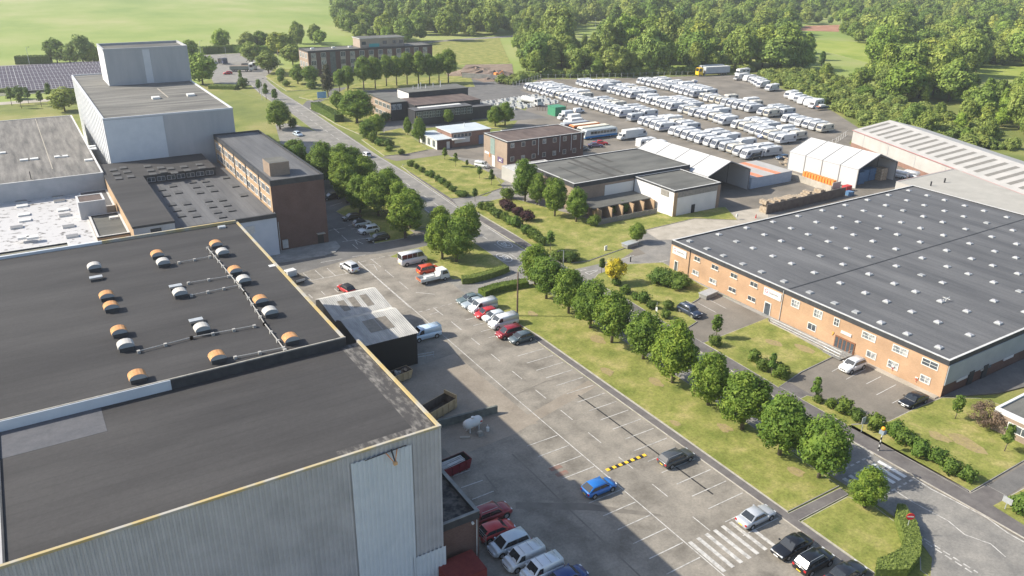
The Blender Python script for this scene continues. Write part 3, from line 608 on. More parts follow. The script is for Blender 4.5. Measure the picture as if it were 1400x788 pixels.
# ---------------- north hall with curved vent hoods
nh = thing('vented_hall', 'wide charcoal roofed hall carrying orange and white curved vent hoods', 'building', (9,92,0))
NX0, NX1, NY0, NY1 = -40-9, 24.35-9, 70.3-92, 113.2-92
b = MB(); b.box(NX0, NX1, NY0, NY1, 0, 18.0, CLAD); b.obj('wall', nh)
b = MB(); b.box(NX0+.3, NX1-.25, NY0+.3, NY1-.3, 18.0, 18.35, FELT); b.obj('roof', nh)
b = MB(); b.box(NX0, 7.3-9, NY0-.12, NY0+.0, 17.45, 18.55, CLADL); b.box(7.3-9, NX1+.0, NY0-.1, NY0+.0, 17.45, 18.5, FASCIA); b.obj('step_wall', nh)
b = MB(); b.box(NX0, NX1+.05, NY0, NY0+.16, 18.0, 18.6, M('lichened_grey_coping',(.26,.245,.21),(.38,.36,.32),scale=2,rough=.9,detail=8)); b.box(NX1-.25, NX1+.05, NY0+.3, NY1, 18.0, 18.5, COPEY); b.box(6.5-9, NX1-.25, NY1-.3, NY1, 18, 18.75, COPEY); b.box(NX0, 6.5-9, NY1-.25, NY1+.05, 18, 18.7, CLADL); b.obj('parapet', nh)
RUST = M('orange_lichened_hood', (.46,.22,.09), (.44,.38,.31), scale=2.2, c3=(.52,.29,.13), detail=6, rough=.8, lo=.42, hi=.75)
PALE = M('white_lichened_hood', (.44,.43,.41), (.50,.35,.22), scale=2.4, c3=(.42,.40,.37), detail=6, rough=.8, lo=.4, hi=.8)
HOODF = M('hood_end_steel', (.30,.33,.35), rough=.5)
def hood(m):
    b = MB(); n = 8; L = .75; w = .95
    pr = [(-w*math.cos(math.pi*i/n), .55+.62*math.sin(math.pi*i/n)) for i in range(n+1)]
    for i in range(n):
        a, c = pr[i], pr[i+1]
        b.face([(a[0],-L,a[1]),(a[0],L,a[1]),(c[0],L,c[1]),(c[0],-L,c[1])], m)
        b.face([(a[0]*.96,-L,a[1]-.03),(c[0]*.96,-L,c[1]-.03),(c[0]*.96,L,c[1]-.03),(a[0]*.96,L,a[1]-.03)], HOODF)
    for s_ in (-L, L): b.face([(p[0],s_*.98,p[1]) for p in (pr if s_ > 0 else pr[::-1])], HOODF)
    return b.mesh('vent_hood')
hb = MB(); hb.box(-.8,.8,-.62,.62,0,.55,FASCIA); hb.cyl((0,-.66,.35),(0,.66,.35),.3,.3,8,FASCIA); hbm = hb.mesh('vent_base')
H1, H2 = hood(RUST), hood(PALE)
fb = MB(); fb.box(-.8,.8,-.62,.62,0,.35,FASCIA); fb.box(-.85,.85,-.2,.68,.35,.45,STEEL); fbm = fb.mesh('vent_cowl')
ZR = 18.35
for (px, py, kind) in ((130,366,2),(132,379,0),(216,349,1),(224,360,2),(241,391,0),(247,402,2),(147,406,1),(153,421,1),(164,455,1),(173,474,2),(189,517,1),(296,335,1),(305,346,2),(322,371,1),(334,384,2),(357,412,1),(370,428,2),(398,465,1),(298,490,1),(269,438,0),(277,451,2)):
    x, y = G('', px, py+4, ZR)
    v = put('roof_vent', hbm if kind else fbm, nh, (x-9, y-92, ZR)); v.scale = (.82,.82,.84)
    if kind: put('vent_hood', H1 if kind == 1 else H2, v)
PIPE = M('pale_galvanised_pipe', (.30,.295,.28), (.38,.37,.35), scale=2)
for pa in (((284,341),(335,402),(362,445),(390,481)), ((245,361),(287,353)), ((258,389),(313,380)), ((262,406),(328,392)), ((190,483),(262,464),(348,448)), ((322,491),(388,478))):
    b = MB(); w = [Vector((*[q-o for q, o in zip(G('',*p,ZR),(9,92))], ZR+.22)) for p in pa]
    for i in range(len(w)-1):
        b.cyl(w[i], w[i+1], .06, .06, 6, PIPE); L = (w[i+1]-w[i]).length; k = int(L/1.8)
        for j in range(k+1):
            c = w[i]+(w[i+1]-w[i])*(j/max(k,1)); b.box(c.x-.15,c.x+.15,c.y-.15,c.y+.15,ZR,ZR+.3,PIPE)
    b.obj('conduit', nh)
b = MB(); b.box(-.5,.5,-.35,.35,0,.25,STEEL); b.obj('roof_hatch', nh, (G('10',1195,440,ZR)[0]-9, G('10',1195,440,ZR)[1]-92, ZR))
b = MB(); b.box(-.35,.35,-.35,.35,0,.05,WHITE); b.obj('roof_patch', nh, (G('11',85,645,ZR)[0]-9, G('11',85,645,ZR)[1]-92, ZR))

# ---------------- annex at the hall foot
an = bld('brick_annex', 'low dark brick annex with a stained flat roof against the big hall', 26.05, 30.3, 52.9, 62.5, 6.0, BR_DK, M('wet_black_roof',(.03,.03,.032),(.12,.11,.10),scale=1.2,detail=9,lo=.45,hi=.6), par=.5, fascia=FASCIA, fh=.3, cope=CONCG)
b = MB(); b.cyl((0,-.2,0),(0,-.2,5.2),.05,.05,6,COPE); b.cyl((-.45,-.3,5.0),(-.45,-.1,5.0),.14,.14,10,WHITE); b.obj('downpipe', an, (1.75,-4.8,0))
b = MB(); b.box(-1.9,1.9,-1.5,1.5,0,2.3,M('dark_red_steel',(.14,.02,.02),(.20,.035,.03),scale=1.5)); tag(b.obj('storage_container', None, (27.2,50.8,0)), 'dark red steel container roof at the foot of the brick annex', 'container')
rk = thing('pallet_rack', 'small timber and steel rack leaning by the annex corner', 'rack', (31.3,54.3,0))
b = MB()
for i in range(5): b.cyl((-.4,-.5,.25+.35*i),(-.4,1.2,.25+.35*i),.03,.03,5,TIMBER); b.cyl((.3,-.5,.25+.35*i),(.3,1.2,.25+.35*i),.03,.03,5,TIMBER)
for x in (-.4,.3):
    for y in (-.5,1.2): b.cyl((x,y,0),(x,y,1.8),.04,.04,5,TIMBER)
b.obj('rack_frame', rk)

# ---------------- corrugated sheds
RIBW = M('white_corrugated_sheet', (.30,.295,.28), (.46,.45,.425), scale=.6, stretch=(2,.5,1), detail=8, rough=.7)
def gabled_shed(name, label, x0, x1, y0, yr, y1, ze0, zr, ze1, wall, lights):
    t = thing(name, label, 'shed', (x0, y0, 0)); W = x1-x0
    b = MB()
    prof = [(0,0),(0,ze0-.08),(yr-y0,zr-.08),(y1-y0,ze1-.08),(y1-y0,0)]
    b.face([(0.05,p[0]+.05*(i in (0,1))-.05*(i in(3,4)),p[1]) for i, p in enumerate(prof)][::-1][::-1], wall); b.face([(W-.05,p[0]+.05*(i in (0,1))-.05*(i in(3,4)),p[1]) for i, p in enumerate(prof)][::-1], wall)
    b.face([(.05,.05,0),(W-.05,.05,0),(W-.05,.05,ze0-.08),(.05,.05,ze0-.08)], wall); b.face([(W-.05,y1-y0-.05,0),(.05,y1-y0-.05,0),(.05,y1-y0-.05,ze1-.08),(W-.05,y1-y0-.05,ze1-.08)], wall)
    b.obj('wall', t)
    for (ya, za, yb, zb) in ((-.1,ze0,yr-y0,zr),(yr-y0,zr,y1-y0+.1,ze1)):
        b = MB(); x = 0; p = .3
        while x < W-.01:
            for (u0, d0, u1, d1) in ((0,0,.4,0),(.4,0,.5,.05),(.5,.05,.9,.05),(.9,.05,1,0)):
                b.face([(x+u0*p,ya,za+d0),(x+u1*p,ya,za+d1),(x+u1*p,yb,zb+d1),(x+u0*p,yb,zb+d0)], RIBW)
            x += p
        b.obj('roof_slope', t)
    for (xa, xb, fa, fb) in lights:
        s = (zr-ze0)/(yr-y0); b = MB(); ya, yb = fa*(yr-y0), fb*(yr-y0)
        b.face([(xa,ya,ze0+s*ya+.075),(xb,ya,ze0+s*ya+.075),(xb,yb,ze0+s*yb+.075),(xa,yb,ze0+s*yb+.075)], M('aged_translucent_sheet',(.16,.14,.11),(.24,.21,.17),scale=2,rough=.4)); b.obj('rooflight_sheet', t)
    return t
BLK = M('black_cladding', (.012,.014,.016), rough=.6)
gabled_shed('black_shed', 'white ribbed roof shed with a black south wall beside the hall', 34.0, 42.5, 91.9, 99.6, 101.9, 5.0, 5.75, 4.9, BLK, ((2.6,4.4,.35,.8),(4.5,6.3,.35,.8)))
gabled_shed('white_shed', 'white ribbed roof shed joined to the north of the black one', 34.0, 43.2, 102.0, 108.8, 110.8, 4.6, 5.5, 4.7, BLK, ((2.2,3.3,.3,.75),(4.0,5.1,.35,.8),(6.0,7.1,.3,.8)))

# ---------------- dark roofed works buildings (middle left)
OX = 8.4
wk = thing('works_block', 'low works block with dark felt roof and rows of flat rooflights', 'building', (29.5,168,0))
def w_(x, y): return x-29.5, y-168
b = MB(); b.box(*[v for v in (20.4-29.5, 38.4-29.5, 144.8-168, 190-168)], 0, 8.0, CLADT, side={'S': M('pale_blue_wall',(.42,.46,.52),(.48,.51,.56),scale=.4)}); b.obj('wall', wk)
b = MB(); b.box(20.6-29.5, 38.3-29.5, 145.2-168, 189.9-168, 8.0, 8.1, FELTB); b.obj('roof', wk)
b = MB(); b.box(20.3-29.5, 38.4-29.5, 144.6-168, 145.1-168, 7.6, 8.4, FASCIA); b.obj('parapet', wk)
b = MB(); b.box(-.85,.85,-.1,0,0,1.5,STEEL); b.obj('louvre', wk, (33.3-29.5,144.8-168,5.2))
sk = MB(); sk.box(-.7,.7,-1.0,1.0,0,.12,FELTB,top=M('wired_glass_dark',(.07,.07,.072),(.10,.10,.10),scale=3,rough=.7,spec=.3)); sk.box(-.75,.75,-1.12,-.98,0,.2,FASCIA); sk = sk.mesh('flat_rooflight')
for i, (u, v) in enumerate([(870,235),(895,265),(925,315),(950,345),(975,375),(930,215),(960,250),(1005,310),(1030,345),(1055,375),(1035,195),(1055,220),(1075,250),(1105,190),(1125,212),(1150,240),(1120,295),(1142,325),(1168,355),(1195,380),(1195,290),(1220,318),(1245,345),(1265,215),(1310,265),(1215,170)]):
    x, y = G('10', u, v, 8.1); put('flat_rooflight', sk, wk, (*w_(x,y), 8.1))
lw = thing('clerestory_block', 'raised dark roofed L shaped block with tan brick side and clerestory windows', 'building', (17,168,0))
def c_(x, y): return x-17, y-168
b = MB(); b.box(13.5-17, 20.3-17, 144.6-168, 192.3-168, 0, 9.6, CLADP, side={'W': BR_TAN, 'S': CLADT}); b.box(20.3-17, 35.2-17, 178.5-168, 192.3-168, 8.12, 9.6, FASCIA); b.obj('wall', lw)
b = MB(); b.box(13.4-17, 20.4-17, 144.5-168, 192.4-168, 9.6, 10.0, FASCIA, top=FELT); b.box(20.4-17, 35.3-17, 178.3-168, 192.4-168, 9.6, 10.0, FASCIA, top=FELT); b.obj('roof', lw)
for i in range(7): window(lw, 'S', 21.9+2.0*i-17, 8.5, 1.5, .85, 178.5-168, frame=CLADP, nx=2, name='clerestory_window', ft=.05)
b = MB(); b.box(-.9,.9,-.08,0,0,1.5,FASCIA); b.obj('louvre', lw, (17.1-17,144.6-168,7.6))
for i, (u, v) in enumerate([(610,130),(628,152),(640,175),(665,118),(685,140),(705,165),(795,110),(812,132),(825,152),(868,118),(880,140),(920,122),(940,145),(990,112),(1010,132),(1075,100),(1090,118)]):
    x, y = G('10', u, v, 10.0); put('flat_rooflight', sk, lw, (*c_(x,y), 10.0))
# brick office block
of = bld('office_block', 'tall brown brick office block with ribbon windows on its tan side', 38.5, 49.0, 146.9, 192.2, 14.2, BR_DK, FELTB, par=.3, fascia=FASCIA, fh=.7, cope=FASCIA, side={'W': BR_TAN})  # brown brick with the south face's shade put into its colour
oo = (of.location.x, of.location.y)
for fl_ in (0, 1):
    for i in range(15):
        yy = 149.0+i*2.9
        window(of, 'W', yy-oo[1], 8.9+2.55*fl_-.15, 2.1, 1.25, 38.5-oo[0], frame=WHITE, pane=WINGLASS if (i*7+fl_) % 3 else BLINDGLASS, nx=3, ft=.08)
for i in range(4): 
    b = MB(); b.box(-.1,0,-.28,.28,0,5.4,FASCIA); b.obj('pilaster', of, (38.5-oo[0], 155+i*9.6-oo[1], 8.2))
x, y = G('11',78,165,13.9); x2, _ = G('11',182,150,13.9)
ph = MB(); ph.box(x-oo[0], x2-oo[0], y-oo[1], y+4.6-oo[1], 13.9, 16.5, BR_MID, top=FELTG); ph.obj('plant_room', of)
b = MB(); b.box(-.6,.6,-.1,0,0,2.1,TRIM); b.box(-.8,.8,-.9,0,2.2,2.3,CONC); b.obj('door', of, (8.9-5.25,-22.65,0))
b = MB(); b.box(-.55,.55,-.3,0,0,1.7,STEEL); b.obj('meter_cupboard', of, (-3.6,-22.65,.4))
b = MB(); b.cyl((-5.1,-22.9,0),(-5.1,-22.9,8),.08,.08,6,COPE); b.cyl((-4.6,-22.9,0),(-4.6,-22.9,6),.06,.06,6,COPE); b.obj('downpipe', of)
sheet('office_path', [(38.2,146.7),(50.4,146.7),(50,143),(48,140.5),(45.5,139.8),(36,140.5),(35.5,144.5)], .1, CONCG)

# ---------------- tall clad store and its tower
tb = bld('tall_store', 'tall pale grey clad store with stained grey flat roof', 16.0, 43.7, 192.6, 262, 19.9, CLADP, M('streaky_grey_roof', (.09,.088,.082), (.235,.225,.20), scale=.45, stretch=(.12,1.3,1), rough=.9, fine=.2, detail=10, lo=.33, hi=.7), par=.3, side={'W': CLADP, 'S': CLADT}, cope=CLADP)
to = (tb.location.x, tb.location.y)
b = MB(); b.box(16.1-to[0], 28.2-to[0], -.09, 0, 9, 19.4, CLADL); b.obj('pale_cladding_sheet', tb, (0,192.6-to[1],0))
for i in range(16):
    b = MB(); b.box(-.1,0,-.10,.10,5,19.4,STEEL); b.obj('wall_strip', tb, (16.0-to[0], 195+i*4.2-to[1], 0))
for (u, v) in ((840,533),(1028,517)):
    x, y = G('00', u, v, 19.6); b = MB(); b.box(-.9,.9,-1,1,0,.5,WHITE); b.obj('roof_hatch', tb, (x-to[0],y-to[1],19.6))
x, y = G('00',875,500,19.6); b = MB(); b.box(-.12,.12,-8,7,0,.05,CONC); b.obj('roof_seam', tb, (x-to[0],y-to[1],19.6))
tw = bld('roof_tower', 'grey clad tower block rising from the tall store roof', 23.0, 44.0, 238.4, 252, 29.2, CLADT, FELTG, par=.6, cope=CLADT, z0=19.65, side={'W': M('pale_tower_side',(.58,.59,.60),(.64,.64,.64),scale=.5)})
b = MB(); b.box(-.9,.9,-.1,0,.2,9.0,CLADP); b.obj('pale_strip', tw, (-.2,-6.8,0))
# weathered grey roofs far left
gr = bld('grey_roof_works', 'broad low works with a weathered patchy grey roof and pale rear wall', -60, 13.4, 183.2, 252, 10.5, CLADT, FELTW, par=.15, cope=COPE, side={'S': M('grey_rib_wall',(.36,.38,.40),(.44,.45,.47),scale=.4,wave=('X',2.5))})
go = (gr.location.x, gr.location.y)
for (u, v) in ((130,78),(185,72),(315,60),(345,58),(500,18),(478,78),(10,40),(495,5)):
    x, y = G('10', u, v, 10.35); b = MB(); b.box(-.8,.8,-.6,.6,0,.3,WHITE); b.obj('roof_hatch', gr, (x-go[0],y-go[1],10.35))
for u in (190, -400):
    b = MB(); x, y = G('00', u, 640, 10.35); b.box(-.08,.08,-60,0,0,.02,CONC); b.obj('roof_seam', gr, (x-go[0],y-go[1],10.35))
b = MB(); x, y = G('10',168,178,10.35); b.cyl((0,0,0),(0,0,1.6),.09,.09,6,TRIM); b.obj('roof_pipe', gr, (x-go[0],y-go[1],10.35))
wr = bld('white_roof_works', 'low works with a bright white roof stained by dark moss', -60, 8.0, 150, 183.1, 6.6, CLADT, FELTN, par=.12, cope=COPE)
wo = (wr.location.x, wr.location.y)
for (u, v, c) in ((120,325,0),(130,372,1),(135,402,0),(320,298,2),(340,345,0),(350,375,2),(370,435,2),(390,488,2),(90,440,2),(310,275,2),(115,300,2)):
    x, y = G('10', u, v, 6.5); b = MB(); b.box(-1.0,1.0,-.75,.75,0,.28,STEEL if c != 0 else WHITE, top=M('dirty_glass',(.20,.19,.18),rough=.3) if c == 2 else WHITE); b.obj('rooflight', wr, (x-wo[0],y-wo[1],6.48))
cb = bld('roof_cabin', 'small ribbed grey cabin with brown roof standing on the white roof', 6.8, 11.4, 164.5, 169.5, 9.9, CLADT, FELTBR, par=.1, cope=COPE, z0=6.5)
gf = bld('green_roof_annex', 'low annex with a pale green grey roof behind the vented hall', 8.1, 13.4, 150.5, 164.3, 7.2, BR_TAN, FELTG, par=.25, fascia=FASCIA)
x, y = G('10',615,388,6.95); b = MB(); b.box(-.8,.8,-.5,.5,0,.35,WHITE); b.obj('rooflight', gf, (x-gf.location.x,y-gf.location.y,6.95))
gf2 = bld('striped_roof_annex', 'low annex with streaky olive grey roof and two white rooflights', -60, 3.6, 138, 149.8, 7.4, CLADT, M('olive_streaked_roof',(.17,.165,.13),(.27,.26,.21),scale=.3,stretch=(1.5,.2,1),detail=7,fine=.15), par=.3, fascia=FASCIA)
for u in (128,177):
    x, y = G('10',u,497,7.1); b = MB(); b.box(-.9,.9,-.7,.7,0,.4,WHITE); b.obj('rooflight', gf2, (x-gf2.location.x,y-gf2.location.y,7.1))
bg2 = bld('dark_roof_annex', 'dark flat roofed link between the white roof works and the tan brick block', 8.05, 13.4, 170.2, 183.1, 6.9, CLADT, FELTB, par=.1)
lk = bld('ribbed_link', 'narrow ribbed link with a dark coping beside the vented hall', 4.5, 20.2, 136, 144.3, 6.4, CLADT, FELT, par=.3, fascia=FASCIA, fh=.3)

# ---------------- brown brick office with rust roof
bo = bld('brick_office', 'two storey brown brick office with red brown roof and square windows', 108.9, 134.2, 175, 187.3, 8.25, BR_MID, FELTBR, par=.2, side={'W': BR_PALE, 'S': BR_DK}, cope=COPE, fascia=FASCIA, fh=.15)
bo_ = (bo.location.x, bo.location.y)
WSQ = M('weathered_frame', (.40,.38,.34))
for z in (6.6, 2.95):
    for i in range(7): window(bo, 'S', 110.55+3.42*i-bo_[0], z-.05, .95, 1.05, 175-bo_[1], frame=WSQ, pane=BLINDGLASS if (i+int(z)) % 3 == 0 else WINGLASS, ft=.13)
for x in (118.85,125.95,129.85,133.2): b = MB(); b.cyl((0,-.12,3.6),(0,-.12,8.1),.09,.09,6,COPE); b.obj('downpipe', bo, (x-bo_[0],-6.15,0))
b = MB(); b.box(-.06,0,-1.15,1.15,3.3,7.7,M('green_glass_panel',(.20,.27,.25),(.26,.33,.31),scale=1,rough=.2)); b.obj('stair_glazing', bo, (-12.65,182.5-bo_[1],0))
b = MB(); b.box(-.08,0,-.75,.75,0,3.1,WHITE); b.obj('door', bo, (-12.65,181.9-bo_[1],0))
b = MB(); b.box(-.12,0,-1.4,1.4,0,1.35,M('purple_sign',(.13,.09,.17))); sg = b.obj('company_sign', bo, (-12.65,178.3-bo_[1],2.0))
b = MB(); b.face([(-.13,-.9,.35),(-.13,.7,.35),(-.13,.2,.95)], WHITE); b.face([(-.13,-.2,.95),(-.13,-.9,.9),(-.13,-.8,1.15)], WHITE); b.obj('sign_emblem', sg)
b = MB(); b.box(-.12,0,-1.2,1.2,0,.6,WHITE); b.box(-.14,0,-1.6,-1.25,-.6,.4,ORANGEP); b.obj('wall_sign', bo, (-12.65,185.4-bo_[1],2.85))
be = bld('link_building', 'low dark roofed block with white framed edge behind the brown office', 124, 141, 188.5, 203, 4.6, CLADW, FELTBR, par=.2, fascia=WHITE, fh=.4, cope=TRIM)
cn = bld('canopy_building', 'low pale ribbed roof canopy between the brown office and the hall', 104.5, 118, 160, 170.5, 3.4, CLADW, M('pale_ribbed_roof',(.42,.42,.40),(.52,.51,.48),scale=.4,wave=('X',2)), par=.1)

# ---------------- flat roofed hall in the middle
mh = bld('flat_roof_hall', 'flat roofed brick and white hall with a patched green grey roof', 103.9, 139.4, 138.1, 158.0, 6.8, BR_MID, FELTG, par=.25, fascia=FASCIA, fh=.75, cope=COPE, side={'W': BR_MID})
mo = (mh.location.x, mh.location.y)
b = MB(); b.box(112.8-mo[0],121.4-mo[0],-.1,0,0,5.2,WHITE); b.obj('white_wall_panel', mh, (0,138.1-mo[1],0))
FP = M('dark_damp_patch', (.062,.058,.052), (.085,.08,.072), scale=.8)
for (p, q, w) in (((250,112),(425,182),.6),((320,70),(560,165),1.3),((395,60),(600,145),.9),((440,50),(540,85),1.0),((300,85),(480,150),.7)):
    a0 = Vector(G('12',*p,6.55)); a1 = Vector(G('12',*q,6.55)); d = (a1-a0).normalized(); n = Vector((-d.y,d.x))*w*.5; b = MB()
    b.prism([tuple(a0-n-Vector(mo)),tuple(a1-n-Vector(mo)),tuple(a1+n-Vector(mo)),tuple(a0+n-Vector(mo))], 6.551, 6.556+.003*random.random(), FP); b.obj('damp_patch', mh)
ma = bld('hall_annex', 'lower flat roofed annex with white painted walls on the hall south side', 121.6, 136.0, 124.3, 137.9, 6.2, M('white_rendered_wall',(.62,.62,.60),(.70,.69,.67),scale=.4), FELTG, par=.25, fascia=FASCIA, fh=.2, cope=COPE)
b = MB(); b.box(-7.25,-6.2,-.08,.0,0,5.7,BR_TAN); b.box(6.3,7.25,-.08,0,0,5.7,BR_MID); b.box(-6.2,6.3,-.07,0,4.4,5.7,TIMBER); b.obj('brick_pier', ma, (0,-6.82,0))
b = MB(); b.box(-.5,.5,-.12,0,0,2.1,TRIM); b.obj('door', ma, (-1.0,-6.82,0))
b = MB(); b.box(-.1,0,-1.3,1.3,4.3,5.6,TIMBER); b.obj('louvre', ma, (-7.2,-3.8,0))
lt = thing('brick_lean_to', 'grey roofed lean-to with brick fin walls in front of the hall', 'outbuilding', (112.5,134,0))
b = MB(); b.box(-8,8.8,-2.6,4.0,2.5,2.75,FELTG); b.obj('roof', lt)
b = MB(); b.box(-8,8.8,-1.0,-.8,0,2.5,BR_MID); b.obj('wall', lt)
for i in range(6): b = MB(); b.box(-.15,.15,-4.2,-1.0,0,2.6-.0,BR_TAN); b.obj('fin_wall', lt, (-7+i*3.1,0,0))
yw = thing('timber_fence', 'low weathered grey timber fence in front of the brick fin walls', 'fence', (111.5,128,0))
pb = MB(); pb.box(-.4,.4,-.05,.05,0,1.3,TIMBER); pbm = pb.mesh('board')
for i in range(20): put('board', pbm, yw, (-8+.86*i, random.uniform(-.03,.03), random.uniform(-.05,.03)))

# ---------------- white marquees, striped store, long white hall
def marquee(name, label, x0, x1, y0, y1, ze, zr, nb, open_s=True):
    t = thing(name, label, 'marquee', ((x0+x1)/2, y0, 0)); w = (x1-x0)/2; L = y1-y0
    b = MB(); b.box(-w,-w+.08,0,L,0,ze,FABRIC); b.obj('wall', t)
    b = MB(); b.box(w-.08,w,0,L,0,ze,FABRIC); b.obj('wall', t)
    b = MB(); b.face([(-w,L,0),(w,L,0),(w,L,ze),(0,L,zr),(-w,L,ze)], FABRIC); b.face([(-w+.1,L-.1,0),(w-.1,L-.1,0),(w-.1,L-.1,ze-.1),(0,L-.1,zr-.1),(-w+.1,L-.1,ze-.1)], TENTGREY); b.obj('rear_wall', t)
    for s in (-1, 1):
        for i in range(nb):
            ya, yb = L*i/nb, L*(i+1)/nb; b = MB()
            b.face([(s*(w+.15),ya+.11,ze-.05),(s*(w+.15),yb-.11,ze-.05),(0,yb-.11,zr),(0,ya+.11,zr)][::s], FABRIC); b.obj('roof_panel', t)
    b = MB()
    for i in range(nb+1):
        y = L*i/nb
        for s in (-1, 1):
            b.box(s*w-.1,s*w+.1,y-.1,y+.1,0,ze,TENTFR); b.cyl((s*w,y,ze-.02),(0,y,zr-.07),.16,.16,5,TENTFR)
    b.obj('frame', t)
    return t
m1 = marquee('white_marquee', 'white marquee store with open gable next to the striped roof container store', 139.5, 153.9, 131.6, 160, 5.3, 8.2, 4)
m2 = marquee('open_marquee', 'large white marquee standing alone near the factory roof with blue racks inside', 179.3, 195.5, 118.6, 140.5, 5.0, 8.0, 4)
st = thing('container_store', 'pale blue steel store with a white and orange striped roof', 'store', (162.5,137.5,0))
b = MB(); b.box(-7.6,7.6,-6,6.2,0,2.75,M('pale_blue_steel',(.36,.42,.50),(.44,.49,.56),scale=1,wave=('X',4))); b.obj('wall', st)
OR2 = M('orange_roof_sheet', (.62,.20,.10), (.66,.27,.17), scale=1)
for i in range(7):
    xa = -7.65+i*15.3/7; b = MB(); b.box(xa,xa+15.3/7-.04,-6.1,6.3,2.77,2.84,OR2 if i in (0,1) and i % 2 == 1 or i in (4,) else CLADW); b.obj('roof_sheet', st)
lhA = Vector((219.5,149.6)); lhd = Vector((-23.4,-58.6)).normalized(); ang = math.atan2(lhd.x, -lhd.y)
lh = thing('long_white_hall', 'long white clad hall with grey rooflight strips and pink red edge trim', 'building', (219.5,149.6,0), ang)
LL, LW_ = 92, 24
b = MB(); b.box(0,LW_,-LL,0,0,5.0,CLADW); b.face([(0,0,5),(LW_,0,5),(LW_/2,0,7.8)][::-1], CLADW); b.face([(0,-LL,5),(LW_,-LL,5),(LW_/2,-LL,7.8)], M('blue_grey_gable',(.30,.38,.46))); b.obj('wall', lh)
b = MB(); b.box(-.06,-.02,-LL,0,0,1.2,BR_RED); b.obj('plinth', lh)
for s, (xa, xb) in enumerate(((-.2,LW_/2),(LW_/2,LW_+.2))):
    b = MB(); za, zb = (5.02,7.85) if s == 0 else (7.85,5.02); b.face([(xa,-LL-.2,za),(xb,-LL-.2,zb),(xb,.2,zb),(xa,.2,za)], CLADW); b.obj('roof_slope', lh)
b = MB(); b.box(-.3,-.16,-LL,.2,4.9,5.06,PINK); b.obj('gutter', lh)
rs = MB(); rs.face([(1.6,-.75,5.02+2.83*1.8/12.2+.03),(10.2,-.75,5.02+2.83*10.4/12.2+.03),(10.2,.75,5.02+2.83*10.4/12.2+.03),(1.6,.75,5.02+2.83*1.8/12.2+.03)], M('grey_rooflight_strip',(.15,.145,.13),(.21,.20,.185),scale=1)); rsm = rs.mesh('rooflight_strip')
for i in range(24): put('rooflight_strip', rsm, lh, (0,-2.2-3.75*i,0))
for i in range(7): b = MB(); b.box(-.07,-.01,-.06,.06,1.2,4.9,STEEL); b.obj('wall_joint', lh, (0,-6-i*12.2,0))
wf = bld('pale_flat_building', 'pale cream flat roofed building joined to the far end of the factory', 177.3, 201.5, 60, 106.8, 5.1, CLADW, M('cream_membrane_roof',(.34,.325,.29),(.40,.38,.34),scale=.3,detail=9), par=.08, cope=CLADW)
b = MB(); b.box(-11.4,11.4,-.1,0,4.5,5.12,PINK); b.obj('trim_strip', wf, (0,23.5,0))
for (u, v) in ((685,585),(790,560)):
    x, y = G('w',u,v,5.0); b = MB(); b.cyl((0,0,0),(0,0,1.1),.18,.18,8,TRIM); b.obj('roof_flue', wf, (x-wf.location.x,y-wf.location.y,5.0))

# ---------------- pavilion bottom right
pv = bld('brown_pavilion', 'small brown brick building with a white fascia at the photo right edge', 98.0, 116, 26, 39.4, 3.3, BR_MID, FELTG, par=.2, fascia=WHITE, fh=.35, cope=WHITE)
window(pv, 'W', 36.2-pv.location.y, 1.15, 2.4, .95, -9.05, nx=3, ft=.12)
window(pv, 'W', 31.0-pv.location.y, 1.15, 2.4, .95, -9.05, nx=3, ft=.12)

# ---------------- school-like block, white cottage block, hotel
sc = thing('black_clad_block', 'spread out black clad single storey block with long window band', 'building', (124,247,0))
def s_(x, y): return x-124, y-247
BC = M('black_panelling', (.035,.037,.042), (.05,.052,.056), scale=.5, rough=.5)
def blk(x0,x1,y0,y1,z,wm,rm,side=None):
    b = MB(); b.box(x0-124,x1-124,y0-247,y1-247,0,z-.25,wm,side=side); b.obj('wall', sc)
    b = MB(); b.box(x0-.15-124,x1+.15-124,y0-.15-247,y1+.15-247,z-.25,z,FASCIA,top=rm); b.obj('roof', sc)
blk(108.8,114.9,250.0,270,6.3,BR_PALE,FELTG,{'S':BC})
blk(115.1,140.5,244.2,258,5.8,BC,FELTBR)
blk(112.4,134,238.6,243.9,5.2,BC,FELTB)
blk(134.3,143,240.2,244.0,4.2,BC,FELTB)
blk(119.5,143.5,258.4,268,7.6,BC,FELTG,{'W':WHITE})
for i in range(9): window(sc, 'S', 113.9+2.4*i-124, 2.6, 1.9, 1.9, 238.6-247, frame=STEEL, pane=WINGLASS, nx=3, ny=2, ft=.06)
for i in range(2): window(sc, 'S', 109.9+2.0*i-124, 3.8, 1.6, 1.7, 250-247, frame=WHITE, pane=BLINDGLASS, nx=2, ft=.06)
for i in range(4):
    window(sc, 'W', 252+3.4*i-247, 3.9, 2.6, 1.4, 108.8-124, frame=WHITE, pane=WINGLASS, nx=3, ft=.08)
    window(sc, 'W', 252+3.4*i-247, .9, 2.6, 1.4, 108.8-124, frame=WHITE, pane=WINGLASS, nx=3, ft=.08)
b = MB(); b.box(-9,7,-.0,2.0,0,.12,M('pale_sheet_roof',(.60,.60,.58))); b.obj('pale_roof_sheet', sc, (124.5-124,241.5-247,5.21))
b = MB(); b.box(-.4,.0,-.1,0,0,.9,YELLOW); b.obj('sign', sc, (-10.8,-8.4,2.4))
for i, x in enumerate((124,126,127,129,132,135)): b = MB(); b.cyl((0,0,0),(0,0,1.2+.5*(i%3)),.15,.15,6,WHITE if i % 2 else STEEL); b.obj('roof_flue', sc, (x-124,264-247,7.6))
ct = thing('white_fronted_block', 'small single storey block with pale blue grey roofs and red brick sides', 'building', (113,211,0))
